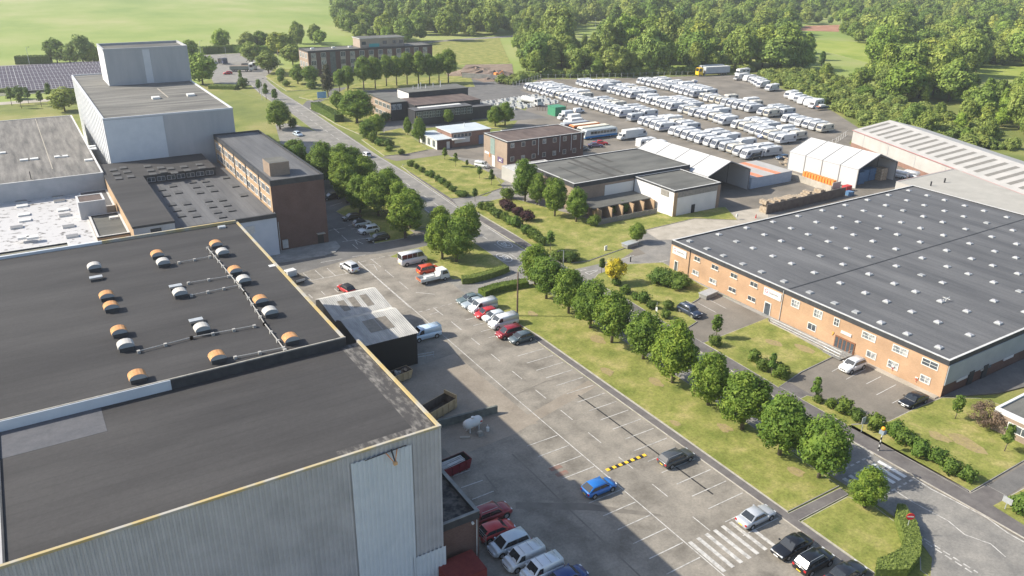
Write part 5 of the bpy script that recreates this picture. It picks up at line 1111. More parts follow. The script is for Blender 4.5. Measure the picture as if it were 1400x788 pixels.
def prof(L, H, kind):
    h = L/2
    if kind == 0: return [(-h+.15,.45),(h-.1,.45),(h,1.1),(h-.75,H-.15),(h-1.2,H),(-h+.5,H),(-h+.05,H-.5),(-h,1.0)]
    if kind == 1: return [(-h+.1,.45),(h-.25,.45),(h,1.0),(h-.35,H-.25),(h-.8,H),(-h+.6,H),(-h+.15,H-.3),(-h,1.0)]
    return [(-h,.45),(h-.4,.45),(h-.05,1.15),(h-1.0,H-.35),(h-1.5,H),(-h+.3,H+.05),(-h,H-.3),(-h,1.0)]
CV = [make_caravan(6.4, prof(6.4,2.55,0), CW[0], STR[0], 3, 2.55), make_caravan(5.6, prof(5.6,2.5,1), CW[1], STR[2], 1, 2.5), make_caravan(6.9, prof(6.9,2.6,2), CW[0], STR[1], 1, 2.6), make_caravan(6.0, prof(6.0,2.5,1), CW[2], STR[0], 3, 2.5), make_caravan(6.6, prof(6.6,2.6,0), CW[2], STR[1], 3, 2.6)]
def make_motorhome():
    t = thing('motorhome', 'x', 'motorhome'); L = 6.6
    b = MB(); p = [(-L/2,.5),(1.6,.5),(1.7,1.5),(2.5,2.0),(2.3,2.75),(1.6,2.9),(-L/2+.2,2.9),(-L/2,2.6)]
    b.loft([[(x,-1.12,z) for x, z in p],[(x,1.12,z) for x, z in p]], CW[0]); b.obj('body', t, recalc=True, bevel=.1)
    b = MB(); p = [(1.5,.45),(3.3,.45),(3.3,.95),(2.7,1.2),(2.2,1.95),(1.5,1.95)]
    b.loft([[(x,-.98,z) for x, z in p],[(x,.98,z) for x, z in p]], PAINT); o = b.obj('cab', t, recalc=True, bevel=.05); o['tinted'] = 1; o.color = (.7,.7,.72,1)
    b = MB(); b.face([(2.72,-.88,1.24),(2.72,.88,1.24),(2.27,.82,1.86),(2.27,-.82,1.86)], GLASS); b.obj('windscreen', t)
    for s in (-1, 1):
        b = MB()
        for (x0, x1, z0, z1) in ((-2.6,-1.6,1.6,2.2),(-.6,.6,1.6,2.2)): q = [(x0,s*1.132,z0),(x1,s*1.132,z0),(x1,s*1.132,z1),(x0,s*1.132,z1)]; b.face(q if s < 0 else q[::-1], CGL)
        b.obj('side_window', t)
    b = MB(); b.box(-1.5,-.9,-.3,.3,2.88,3.0,WHITE); b.obj('roof_light', t)
    wheels(t, (-2.0,2.4), 2.0, .34, .22); return reg(t)
MH = make_motorhome()
ORD = ['first','second','third','fourth','fifth','sixth','seventh','eighth','ninth','tenth','eleventh','twelfth','thirteenth','fourteenth','fifteenth','sixteenth','seventeenth','eighteenth','nineteenth','twentieth']
ORD += ['twenty-'+o for o in ORD[:9]]+['thirtieth']+['thirty-'+o for o in ORD[:9]]+['fortieth']+['forty-'+o for o in ORD[:9]]
rng = random.Random(11)
KINDW = ['white three-window caravan','cream caravan','white sharp-nosed caravan','grey white caravan','pale grey caravan']
first_used = set()
def rowx(pts, y):
    p = sorted(pts); return float(np.interp(y, [q[0] for q in p], [q[1] for q in p]))
RA = [(280,183.4),(246,182.5),(221,182.1),(204,180.1),(184,178.3),(163,177.0),(152,175.7)]
RB = [(281,210.5),(249,210.0),(224,207.9),(196,206.2),(181,204.1),(159,199.9)]
RC = [(271,236.9),(249,236.4),(227,232.6),(202,231.2),(183,228.2),(162,225.2)]
RD = [(258,287),(252,285.6),(241,278.4),(217,268.4),(206,262.8),(196,259.5)]
def crow(pts, y0, y1, step, back, rowname, gaps=(), skip=.0, head=180):
    y = y0; i = 0
    while y > y1:
        if not any(a < y < b_ for a, b_ in gaps) and rng.random() > skip:
            k = rng.choice([0,0,1,2,2,3,4]); mh_ = rng.random() < .07
            p = MH if mh_ else CV[k]
            x = rowx(pts, y)+3.6+back+rng.uniform(-.3,.3)
            lab = f"{'white motorhome' if mh_ else KINDW[k]}, {ORD[i]} from the woods end of the {rowname}"
            rz = R(head-4+rng.uniform(-3,3)); gp = 'caravans stored in rows in the yard'
            if p.name not in first_used:
                first_used.add(p.name); p.location = (x,y,0); p.rotation_euler = (0,0,rz); p['label'] = lab; p['group'] = gp; p.scale = (1.1,1.1,1.12)
            else: dup(p, (x,y,0), rz, lab, gp, color=(.7,.7,.72,1), scale=(1.1,1.1,1.12))
            i += 1
        y -= step*rng.uniform(.93,1.09)
crow(RA, 281.5, 150.5, 3.35, 0, 'row nearest the coaches', gaps=((248,250),(214,217),(206,208),(190,192.3)))
crow(RA, 281.5, 152, 3.5, 7.4, 'row behind the nearest one', gaps=((244,250),(228,231),(206,212),(180,186),(166,171)), skip=.12)
crow(RB, 281.5, 160, 3.2, 0, 'middle front row', gaps=((262,265),(242,244),(214,217),(199,201),(186,190)))
crow(RB, 280, 162, 3.3, 7.4, 'middle back row', gaps=((238,244),(213,216),(192,201)), skip=.12)
crow(RC, 272, 166, 3.2, 0, 'far front row', gaps=((232,234),(199,202),(186,190)))
crow(RC, 270, 178, 3.3, 7.4, 'far back row', gaps=((229,236),(200,206),(186,192)), skip=.15)
crow(RD, 256, 195, 3.9, 0, 'row along the yard edge', gaps=((233,239),(219,229)), head=190)
for (u, v, lab) in (('c4',(850,300),'white caravan parked beside the white box van near the flat roof hall'),('c4',(970,400),'white caravan roof showing behind the flat roof hall'),('c4',(1080,430),'white caravan between the hall roof and the white marquee'),('t',(400,10),'white caravan squeezed behind the brown office roof')):
    if u == 't': continue
    dup(CV[2], (*G(u,*v),0), R(0), lab, 'caravans stored in rows in the yard')
car(VAN, ('c5',1010,500), 182, (.03,.035,.04), 'dark grey van at the near end of the caravan rows')
car(VAN, ('c3',870,645), 186, (.50,.06,.05), 'red van among the caravans at the far end of the yard')
car(VAN, ('c3',345,745), 186, (.08,.11,.22), 'dark blue van between caravans in the middle of the yard')
car(HATCH, ('c3',290,715), 186, (.15,.18,.22), 'blue grey car tucked beside the dark blue van')
def boat(x, y, rz, hull, label):
    t = thing('motor_boat', label, 'boat', (x,y,.35), rz)
    b = MB(); S = []
    for (u, w, zk) in ((-3.2,.9,.15),(-1,1.1,.05),(1,1.0,.05),(2.4,.6,.3),(3.3,.08,.6)): S.append([(u,-w,.95+.05*u*.5),(u,-w*.75,zk+.2),(u,0,zk),(u,w*.75,zk+.2),(u,w,.95+.05*u*.5)])
    b.loft(S, hull); b.obj('hull', t, recalc=True)
    b = MB(); b.box(-1.6,.9,-.6,.6,.9,1.7,WHITE); b.obj('cabin', t, bevel=.1); b = MB(); b.box(-2.8,-1.7,-.7,.7,.95,1.15,M('rust_red_deck',(.5,.2,.12))); b.obj('deck', t)
boat(*G('c3',965,470), R(-6), M('dark_hull',(.05,.07,.09)), 'dark hulled motor boat on a trailer at the yard edge')
boat(*G('c2',690,200), R(20), M('grey_hull',(.30,.33,.42)), 'small grey boat among the far caravans')
mh2 = dup(MH, (*G('c2',1190,150),0), R(184), 'long silver motorhome parked beside the lorry trailer', 'caravans stored in rows in the yard', color=(.4,.4,.4,1), scale=(1.4,1,1))
mh3 = dup(MH, (*G('c2',1200,95),0), R(184), 'long white coach motorhome behind the silver one', 'caravans stored in rows in the yard', color=(.6,.6,.6,1), scale=(1.4,1,1))
b = MB(); b.box(-2.3,2.3,-2.4,2.4,0,3.1,GREENP); b.box(-2.4,2.4,-2.5,2.5,3.1,3.2,GREENP); tag(b.obj('green_container', None, (165.8,233,0)), 'green steel container standing at the edge of the caravan yard', 'container')

# ------------------------------------------------------------------ yard objects
def open_box(name, label, cat, x, y, rz, L, W, H, m, inner, rake=.0, ribs=0):
    t = thing(name, label, cat, (x,y,0), rz); b = MB(); l, w = L/2, W/2
    o_ = [(-l-rake,-w),(l+rake,-w),(l+rake,w),(-l-rake,w)]; i_ = [(-l,-w),(l,-w),(l,w),(-l,w)]
    for k in range(4):
        a, c = k, (k+1) % 4
        b.face([(*i_[a],.12),(*i_[c],.12),(*o_[c],H),(*o_[a],H)], m)
        b.face([(i_[c][0]*.95,i_[c][1]*.94,.16),(i_[a][0]*.95,i_[a][1]*.94,.16),(o_[a][0]*.96,o_[a][1]*.94,H),(o_[c][0]*.96,o_[c][1]*.94,H)], inner)
        b.face([(*o_[a],H),(*o_[c],H),(o_[c][0]*.96,o_[c][1]*.94,H),(o_[a][0]*.96,o_[a][1]*.94,H)], m)
    b.face([(-l,-w,.16),(l,-w,.16),(l,w,.16),(-l,w,.16)], inner); b.obj('body', t)
    r_ = MB()
    for k in range(ribs):
        x_ = -l+L*(k+.5)/ribs
        for s in (-1, 1): r_.box(x_-.06,x_+.06,s*(w+.05)-.05,s*(w+.05)+.05,.1,H-.05,m)
    if ribs: r_.obj('rib', t)
    return t
TANP = M('tan_rusty_steel', (.42,.30,.16), (.50,.37,.22), scale=1.2); MUD = M('mud_lining', (.09,.07,.055), (.15,.12,.10), scale=2)
sk1 = open_box('rubble_skip', 'small tan skip heaped with rubble beside the black shed', 'skip', *G('21',775,440,.8), R(10), 2.6, 1.7, 1.3, TANP, MUD, .35, 3)
for i in range(10):
    b = MB(); s = random.uniform(.15,.35); b.box(-s,s,-s*.7,s*.7,-s*.6,s*.6,random.choice([CONCG,SOIL,WHITE,TRIM])); o = b.obj('rubble_piece', sk1, (random.uniform(-.9,.9),random.uniform(-.5,.5),1.1+random.uniform(0,.25))); o.rotation_euler = (random.random(),random.random(),random.random()*3)
sk2 = open_box('open_container', 'long tan open topped container half empty beside the yellow roof edge', 'container', *G('21',975,625,.7), R(18), 5.2, 2.2, 1.5, TANP, MUD, .0, 5)
b = MB(); b.box(2.4,2.6,-1.1,1.1,1.5,2.0,TANP); b.obj('headboard', sk2)
sk3 = open_box('red_skip', 'dark red skip full of silver pipes by the hall corner', 'skip', *G('31',1055,185,.9), R(5), 3.8, 1.8, 1.3, M('dark_red_skip',(.16,.015,.025)), TRIM, .3, 4)
b = MB()
for i in range(9): b.cyl((-1.7,-.6+.14*i,1.0+.1*(i%3)),(1.5,-.5+.13*i,1.15+.1*(i%2)),.06,.06,6,COPE)
b.obj('pipe_load', sk3)
tkx, tky = G('k',690,240,1.0)
tank = thing('gas_tank', 'white cylindrical gas tank on legs beside the low yard wall', 'tank', (40.9,73.0,0), R(8))
b = MB(); n = 14
rr = [(-1.35,.05),(-1.3,.35),(-1.1,.55),(-.8,.62),(.8,.62),(1.1,.55),(1.3,.35),(1.35,.05)]
b.loft([[(x,r_*math.cos(2*math.pi*i/n),1.15+r_*math.sin(2*math.pi*i/n)) for i in range(n)] for x, r_ in rr], WHITE); o = b.obj('vessel', tank, recalc=True, smooth=True)
for x in (-.7,.7):
    for y in (-.35,.35): b = MB(); b.box(x-.06,x+.06,y-.06,y+.06,0,.75,WHITE); b.obj('leg', tank)
b = MB(); b.cyl((0,0,1.7),(0,0,1.95),.22,.22,10,WHITE); b.obj('valve_cover', tank)
b = MB(); b.box(.75,1.05,-.625,-.6,1.15,1.35,RED); b.obj('warning_label', tank)
b = MB(); b.box(-.35,.35,-.3,.3,0,.45,CONCG); b.box(-.25,.25,-.2,.2,.45,.62,CONC); tag(b.obj('concrete_block', None, (*G('k',750,350),0)), 'pale stacked concrete block in front of the gas tank', 'block')
b = MB(); b.box(-.6,.6,-.15,.15,0,.18,CONC); o = b.obj('fallen_kerb', None, (*G('k',548,385),0)); o.rotation_euler = (0,0,-.5); tag(o, 'loose pale kerb stone lying in front of the gas tank', 'kerb stone')
b = MB(); b.cyl((0,0,0),(0,0,.55),.2,.2,10,WHITE); b.cyl((0,0,.55),(0,0,.95),.05,.03,6,WHITE); tag(b.obj('gas_bottle', None, (*G('k',855,290),0)), 'small white bollard like bottle right of the gas tank', 'bottle')
rw = thing('retaining_wall', 'low mossy concrete yard wall behind the white gas tank', 'wall', (38,75.5,0))
b = MB(); b.prism([(-3,.25),(7.6,-.75),(7.6,-.45),(-3,.55)], 0, 1.1, M('mossy_concrete',(.10,.11,.10),(.18,.19,.17),scale=1.2,detail=8)); b.obj('wall', rw)
b = MB()
for zz in (.9,.5): b.cyl((0,0,zz),(6.6,-1.1,zz),.03,.03,5,STEEL)
for i in range(6): b.cyl((i*1.3,-i*.22,0),(i*1.3,-i*.22,.95),.035,.035,5,STEEL)
fence0 = b.obj('rail_fence', None, (38.8,93.6,0)); tag(fence0, 'low galvanised tube railing in front of the black shed', 'railing')
# timber piles, palisade walls by the marquees
pw = thing('timber_stockpile', 'long pile of pale sawn timber packs on a dark board wall', 'timber pile', (156.5,118.5,0), R(1))
b = MB(); b.box(-14.5,14.5,-3.2,-3.0,0,2.3,M('dark_board_wall',(.09,.08,.075),(.14,.125,.11),scale=1)); b.obj('board_wall', pw)
for i in range(22):
    b = MB(); s = random.uniform(.9,1.3); b.box(-s/2,s/2,-1,1,0,random.uniform(.5,1.0),WOODY); o = b.obj('timber_pack', pw, (-13.5+i*.95,-1.6+random.uniform(-.3,.3),random.choice([1.2,1.6,1.9])));
for i in range(20):
    b = MB(); b.box(-.6,.6,-1,1,0,1.3,WOODY); b.obj('timber_pack', pw, (-13.4+i*1.25,-1.7,0))
b = MB(); b.box(-12,12,-.15,.15,0,1.7,CONC); o = b.obj('block_wall', None, (171.8,131,0)); o.rotation_euler = (0,0,R(83)); tag(o, 'pale concrete panel wall between the striped store and the open marquee', 'wall')
for i in range(14):
    pass
tp2 = thing('pallet_heap', 'heap of broken orange brown pallets behind the striped store', 'pallets', (*G('t',640,290),0))
for i in range(16):
    b = MB(); b.box(-.6,.6,-.5,.5,0,.14,WOODY); o = b.obj('pallet', tp2, (random.uniform(-3,3),random.uniform(-2,2),random.uniform(0,1.1))); o.rotation_euler = (random.uniform(-.3,.3),random.uniform(-.3,.3),random.uniform(0,3))
rk2 = thing('orange_rack', 'row of orange steel racking beams beside the open marquee', 'racking', (176.9,128.2,0), R(86))
for i in range(11): b = MB(); b.box(-.35,.35,-.6,.6,0,1.4,ORANGEP); b.obj('rack_bay', rk2, (-5+i*.95,0,0))
wh = thing('white_board_stack', 'white board panel leaning between the timber pile and the marquee', 'panel', (*G('t',1085,520),0)); b = MB(); b.box(-1.6,1.6,-.1,.1,0,1.7,CLADW); b.obj('panel', wh)
for i, (x, y, m, lab) in enumerate(((184,121.5,BLUEP,'tall blue crate stack at the left of the open marquee'),(187,122.5,BLUEP,'wide blue crate stack in the middle of the open marquee'),(190,122.5,BLUEP,'blue crate stack at the right inside the open marquee'),(192.8,121,WOODY,'timber stack at the right inside the open marquee'))):
    t = thing('crate_stack', lab, 'crates', (x,y,0))
    for k in range(4): b = MB(); b.box(-1.3,1.3,-1.1,1.1,.02,.78,m); b.obj('crate', t, (random.uniform(-.1,.1),0,.8*k))
b = MB(); b.box(-.8,.8,-.8,.8,0,1.0,BLUEP); tag(b.obj('blue_bin', None, (*G('t',1205,580),0)), 'blue bin at the end of the dark board wall', 'bin')
b = MB(); b.box(-1.1,1.1,-.7,.7,0,1.4,M('red_bin_paint',(.45,.05,.05))); tag(b.obj('red_bin', None, (*G('t',1180,540),0)), 'red bin behind the end of the dark board wall', 'bin')
car(VAN, ('w',440,500), 100, W_, 'white van parked between the open marquee and the long white hall')
car(VAN, ('w',520,500), 100, (.6,.62,.65), 'second pale van right of the open marquee')
# spoil heaps
def heap(c, rx, ry, h, m, label):
    b = MB(); n, k = 16, 6; V = []
    for j in range(k+1):
        r_ = 1-j/k
        for i in range(n):
            a = 2*math.pi*i/n; q = random.uniform(.8,1.15); V.append((rx*r_*math.cos(a)*q, ry*r_*math.sin(a)*q, h*(1-r_**1.6)*random.uniform(.75,1.1)))
    b.v = V
    for j in range(k):
        for i in range(n): b.f.append((j*n+i, j*n+(i+1)%n, (j+1)*n+(i+1)%n, (j+1)*n+i)); b.mi.append(b.mid(m))
    return tag(b.obj('rubble_heap', None, (*c,.07)), label, 'rubble heap')
heap(G('01',1180,400), 14, 10, 3.2, SOIL, 'pale brown rubble heap in the demolition plot by the woods')
heap(G('01',1290,415), 12, 9, 3.0, M('dark_rubble',(.12,.09,.075),(.22,.17,.14),scale=.8), 'darker rubble heap beside the orange digger')
dg = thing('digger', 'small orange digger working on the dark rubble heap', 'digger', (*G('01',1290,428),0)); b = MB(); b.box(-1.5,1.5,-1.2,1.2,.5,1.6,ORANGEP); b.box(-.4,1.1,-1,1,1.6,2.9,ORANGEP); b.obj('body', dg, bevel=.1); b = MB(); b.cyl((1,0,1.6),(3.6,0,3.6),.18,.15,6,ORANGEP); b.cyl((3.6,0,3.6),(4.8,0,1.2),.15,.12,6,ORANGEP); b.obj('arm', dg); b = MB(); b.box(-1.8,1.8,-1.4,-.8,0,.6,TRIM); b.box(-1.8,1.8,.8,1.4,0,.6,TRIM); b.obj('track', dg)
# white stored materials on the north yard
for i in range(26):
    t_ = thing('stillage', 'white stored frames', 'frames', (0,0,0)) if False else None
stg = thing('stacked_frames', 'rows of pale metal frames stored north of the black clad block', 'frames', (165,262,0))
for i in range(9):
    for j in range(4):
        b = MB() if i+j == 0 else b
        if i+j == 0:
            b.box(-.9,.9,-1.4,1.4,0,.15,COPE); b.box(-.9,-.8,-1.4,1.4,.15,1.1,STEEL); b.box(.8,.9,-1.4,1.4,.15,1.1,STEEL); b.box(-.8,.8,-.1,.1,.15,1.1,COPE); fm_ = b.mesh('frame')
        x, y = 150+i*3.6+random.uniform(-.5,.5), 248+j*4.6+i*.6
        put('frame', fm_, stg, (x-165,y-262,0), random.uniform(-.3,.3))

# ------------------------------------------------------------------ street furniture
def mast(name, label, cat, pos, h, m, r=.07):
    t = thing(name, label, cat, (*pos,0)); b = MB(); b.cyl((0,0,0),(0,0,h),r*1.3,r*.8,8,m); b.obj('pole', t); return t
BRNW = M('creosoted_pole', (.12,.08,.055), (.16,.11,.08), scale=2)
mast('wooden_pole', 'tall brown wooden pole standing in the avenue grass', 'pole', G('',707,433), 7.9, BRNW, .13)
def lamp(pos, h, ang, label):
    t = mast('street_lamp', label, 'street lamp', pos, h, STEEL, .08); d = Vector((math.cos(ang),math.sin(ang),0))
    b = MB(); b.cyl((0,0,h),tuple(d*.9+Vector((0,0,h+.1))),.04,.04,6,STEEL); b.obj('arm', t)
    b = MB(); b.box(-.35,.35,-.15,.15,h+.02,h+.16,TRIM); o = b.obj('lamp_head', t, (d.x*1.1,d.y*1.1,0)); o.rotation_euler = (0,0,ang); return t
lamp(G('',769,384), 5.9, R(180), 'grey street lamp behind the avenue trees at the side road corner')
lamp(G('r',790,585), 8, R(0), 'tall grey street lamp beside the far main road verge')
lamp(G('r',235,190), 8, R(0), 'grey street lamp left of the far junction')
lamp(G('r',470,255), 8, R(180), 'grey street lamp behind the lorries at the far junction')
lamp(G('00',160,350), 8, R(0), 'thin grey lamp post behind the solar panels')
lamp(G('02',448,155), 8, R(0), 'thin grey lamp post standing among the woods')
lamp((60.8,352), 8, R(0), 'thin grey lamp post by the rear service road')
fp_ = mast('flag_pole', 'white flagpole with a small yellow flag left of the hotel', 'flagpole', G('r',945,300), 9, WHITE); b = MB(); b.box(0,.9,-.02,.02,8,8.9,YELLOW); b.obj('flag', fp_)
be_ = mast('belisha_beacon', 'black and white belisha beacon pole with an orange globe at the zebra crossing', 'beacon', G('z',528,425), 3.0, WHITE)
for i in range(4): b = MB(); b.cyl((0,0,.3+.7*i),(0,0,.65+.7*i),.10,.10,8,TRIM); b.obj('band', be_)
b = MB(); b.box(-.3,.3,-.3,.3,2.55,3.0,M('grey_lamp_housing',(.25,.30,.33))); b.obj('housing', be_)
bm_ = bmesh.new(); bmesh.ops.create_uvsphere(bm_, u_segments=12, v_segments=8, radius=.26); me = bpy.data.meshes.new('globe'); bm_.to_mesh(me); bm_.free(); me.materials.append(M('orange_globe',(.9,.35,.02),rough=.3)); me.shade_smooth(); put('globe', me, be_, (0,0,3.25))
sg1 = mast('street_sign', 'grey backed street sign on a post left of the belisha beacon', 'sign', G('z',425,315), 1.6, STEEL, .04); b = MB(); b.box(-.35,.35,-.03,.03,1.4,2.3,STEEL); b.obj('sign_plate', sg1)
ne = mast('no_entry_sign', 'round red no entry sign with a white bar above the corner hedge', 'sign', G('q',1265,490), 2.3, STEEL, .045)
fa = math.atan2(-1, -1)
b = MB(); b.cyl((-.02,0,0),(.02,0,0),.42,.42,20,M('sign_red',(.62,.03,.04))); o = b.obj('sign_disc', ne, (-.05,-.05,2.5)); o.rotation_euler = (0,0,R(55))
b = MB(); b.box(-.028,.028,-.32,.32,-.075,.075,WHITE); b.obj('sign_bar', o)
s3 = mast('verge_post', 'grey post with a small white notice on the front lawn verge', 'sign', G('g',742,655), 2.6, STEEL, .04); b = MB(); b.box(-.03,.03,-.2,.2,1.0,1.7,WHITE); b.obj('notice', s3)
s4 = mast('leaning_sign', 'grey street name post by the drive in the lower right', 'sign', G('33',1275,430), 1.6, STEEL, .05); b = MB(); b.box(-.04,.04,-.5,.5,.9,1.6,STEEL); b.obj('sign_plate', s4)
s5 = thing('fallen_white_sign', 'small white sign board on posts on the hall lawn', 'sign', (*G('g',305,85),0.1)); b = MB(); b.box(-.3,.3,-.1,.1,0,1.0,WHITE); b.obj('board', s5)
for (p, lab) in ((('g',520,180),'grey bollard on the side road edge above the yellow tree'),): 
    b = MB(); b.cyl((0,0,0),(0,0,1.1),.12,.12,8,TRIM); b.cyl((0,0,1.1),(0,0,1.3),.14,.1,8,STEEL); tag(b.obj('bollard', None, (*G(*p),0)), lab, 'bollard')
for (x, y, lab) in ((*G('g',1195,480),'grey stone faced bin store at the corner of the front lawn'),(*G('g',515,45),'small dark bin store at the edge of the hall lawn')):
    t = thing('bin_store', lab, 'bin store', (x,y,.05), R(8)); b = MB(); b.box(-1.6,1.6,-.8,.8,0,.7,CONCG); b.obj('wall', t); b = MB(); b.box(-1.7,1.7,-.9,.9,.7,.85,STEEL); b.obj('lid', t)
pb = thing('yellow_bush_sign', 'yellow and white marker post at the hall lawn corner', 'post', (*G('12',1210,395),0)); b = MB(); b.box(-.25,.25,-.1,.1,.6,1.3,WHITE); b.cyl((0,0,0),(0,0,.7),.05,.05,6,WHITE); b.obj('post', pb)
b = MB(); b.cyl((0,0,0),(0,0,.9),.18,.06,8,RED); tag(b.obj('traffic_cone', None, (*G('12',1313,388),0)), 'red traffic cone on the concrete drive', 'cone')
bs = thing('hotel_sign', 'blue and white sign board at the hotel entrance', 'sign', (*G('h',270,715),0)); b = MB(); b.box(-1.8,1.8,-.06,.06,.8,3.2,M('blue_sign_board',(.20,.36,.55))); b.obj('board', bs); b = MB(); b.cyl((-1.5,0,0),(-1.5,0,.9),.07,.07,6,STEEL); b.cyl((1.5,0,0),(1.5,0,.9),.07,.07,6,STEEL); b.obj('post', bs)

# fences
def palisade(name, label, pts, h, m, pitch=2.5):
    t = thing(name, label, 'fence', (*pts[0],0)); b = MB(); o0 = Vector(pts[0])
    for q in range(len(pts)-1):
        a = Vector(pts[q])-o0; c = Vector(pts[q+1])-o0; L = (c-a).length; n = max(1,int(L/pitch)); 
        for zz in (.3, h-.25): b.cyl((a.x,a.y,zz),(c.x,c.y,zz),.03,.03,4,m)
    b.obj('rail', t)
    pm = MB(); pm.box(-.05,.05,-.05,.05,0,h,m); pm = pm.mesh('post')
    for q in range(len(pts)-1):
        a = Vector(pts[q])-o0; c = Vector(pts[q+1])-o0; L = (c-a).length; n = max(1,int(L/pitch))
        for i in range(n): p = a+(c-a)*(i/n); put('post', pm, t, (p.x,p.y,0))
    return t
palisade('woods_fence', 'long pale steel fence between the caravan yard and the woods', [(183,290),(207,304.5),(222,296.5),(279,280.5)], 2.2, STEEL, 3)
palisade('yard_edge_fence', 'steel post fence along the right edge of the caravan yard', [(205,150),(218,154),(232,160)], 2.0, COPE, 3)
palisade('brown_fence', 'rusty brown fence beside the tanker lorry', [(164,243),(168,238),(176,240)], 1.8, BRNW, 1.0)
b = MB(); p0, p1 = G('01',1110,420), G('01',1390,438)
bw = thing('demolition_wall', 'grey concrete wall in front of the rubble heaps', 'wall', (*p0,0)); d = Vector(p1)-Vector(p0); n = Vector((-d.y,d.x)).normalized()*.15
b.prism([tuple(-n),tuple(d-n),tuple(d+n),tuple(n)], 0, 2.2, CONCG); b.obj('wall', bw)

# ------------------------------------------------------------------ trees
def crown_mesh(name, seed, mat, rx=3.3, ry=3.3, rz=3.4, zc=4.6, nclump=60, nleaf=90, leaf=.34, clump=.95, taper=0.15, core=True, conical=0.0, drop=.1):
    rs = np.random.RandomState(seed)
    # clump centres near the outside of an egg shaped volume
    u = rs.normal(size=(nclump,3)); u /= np.linalg.norm(u,axis=1)[:,None]
    rad = rs.uniform(.50,.96,nclump)**.7
    c = u*rad[:,None]*np.array([rx-clump*.6, ry-clump*.6, rz-clump*.55])
    wob = 1-taper*(c[:,2]/rz) - conical*np.clip((c[:,2]+rz)/(2*rz),0,1)*.85
    c[:,0] *= wob; c[:,1] *= wob
    cr = clump*rs.uniform(.65,1.25,nclump)*(1-conical*.5*np.clip((c[:,2]+rz)/(2*rz),0,1))
    n = nclump*nleaf
    d = rs.normal(size=(n,3)); d /= np.linalg.norm(d,axis=1)[:,None]
    ci = np.repeat(np.arange(nclump), nleaf)
    rr = rs.uniform(.55,1.08,n)**.6
    p = c[ci]+d*(cr[ci]*rr)[:,None]*np.array([1,1,.8])
    # leaf frame, mostly facing outwards from its clump and up
    nrm = d*1.0+u[ci]*.35+np.array([0,0,.35])+rs.normal(size=(n,3))*.45; nrm /= np.linalg.norm(nrm,axis=1)[:,None]
    t = rs.normal(size=(n,3)); t -= (t*nrm).sum(1)[:,None]*nrm; t /= np.linalg.norm(t,axis=1)[:,None]; b_ = np.cross(nrm,t)
    s = leaf*rs.uniform(.6,1.3,n)[:,None]
    V = np.stack([p-t*s*.55, p-b_*s*.38+nrm*s*.06, p+t*s*.55, p+b_*s*.38+nrm*s*.06],axis=1).reshape(-1,3)
    V[:,2] += zc
    F = np.arange(n*4).reshape(-1,4)
    me = bpy.data.meshes.new(name); verts = V.tolist(); faces = F.tolist()
    if core:
        # dark twiggy inner mass so the sky does not show right through
        bm = bmesh.new(); bmesh.ops.create_icosphere(bm, subdivisions=2, radius=1)
        off = len(verts)
        for v in bm.verts:
            q = v.co; w = 1-conical*(q.z+1)*.4; k = rs.uniform(.5,.68)
            verts.append((q.x*rx*k*w, q.y*ry*k*w, q.z*rz*.66+zc))
        bm.verts.index_update()
        for f_ in bm.faces: faces.append([off+v.index for v in f_.verts])
        bm.free()
    me.from_pydata(verts, [], faces); me.materials.append(mat); me.update(); return me
def trunk_mesh(h, r, spread, seed, n=5):
    rs = random.Random(seed); b = MB()
    b.cyl((0,0,-.1),(rs.uniform(-.1,.1),rs.uniform(-.1,.1),h*.45), r, r*.72, 8, BARK)
    for i in range(n):
        a = 2*math.pi*i/n+rs.random(); q = rs.uniform(.5,1)*spread
        b.cyl((0,0,h*.38),(q*math.cos(a),q*math.sin(a),h*rs.uniform(.65,.9)), r*.5, r*.15, 5, BARK)
    b.cyl((0,0,h*.43),(0,0,h*.9), r*.7, r*.2, 6, BARK)
    return b.mesh('trunk', smooth=True)
AV = [crown_mesh('crown', 20+i*3, L_AV, rx=3.05, ry=3.05, rz=3.85, zc=4.55, nclump=85, nleaf=120, leaf=.30, clump=.92, taper=.22) for i in range(4)]
AVT = trunk_mesh(7.5, .24, 2.0, 3)
WD = [crown_mesh('crown', 60+i, L_WOOD, rx=5.4, ry=5.4, rz=5.6, zc=6.4, nclump=70, nleaf=70, leaf=.72, clump=1.5, taper=.1) for i in range(4)]
WD.append(crown_mesh('crown', 71, L_WOOD, rx=3.6, ry=3.6, rz=6.0, zc=7.2, nclump=60, nleaf=60, leaf=.65, clump=1.3, conical=.5))
WDT = trunk_mesh(11, .3, 3, 5)
SP = [crown_mesh('crown', 90+i, L_BUSH, rx=.75, ry=.75, rz=1.15, zc=1.9, nclump=22, nleaf=30, leaf=.24, clump=.38, conical=.6) for i in range(2)]
SPT = trunk_mesh(2.4, .05, .3, 6, 3)
BU = [crown_mesh('foliage', 100+i, L_BUSH, rx=1.0, ry=1.0, rz=.8, zc=.7, nclump=26, nleaf=34, leaf=.20, clump=.36) for i in range(3)]
CO = crown_mesh('crown', 120, L_CON, rx=4.2, ry=4.2, rz=6.5, zc=8.5, nclump=60, nleaf=60, leaf=.55, clump=1.3, conical=.8)
PUR = crown_mesh('foliage', 121, L_PURP, rx=1.0, ry=1.0, rz=.85, zc=.75, nclump=30, nleaf=50, leaf=.17, clump=.32)
YEL = crown_mesh('crown', 122, L_YEL, rx=2.0, ry=2.0, rz=1.6, zc=2.7, nclump=40, nleaf=70, leaf=.26, clump=.6)
BRN = crown_mesh('crown', 123, L_BRN, rx=2.4, ry=2.4, rz=1.8, zc=2.0, nclump=40, nleaf=60, leaf=.2, clump=.6, core=False)
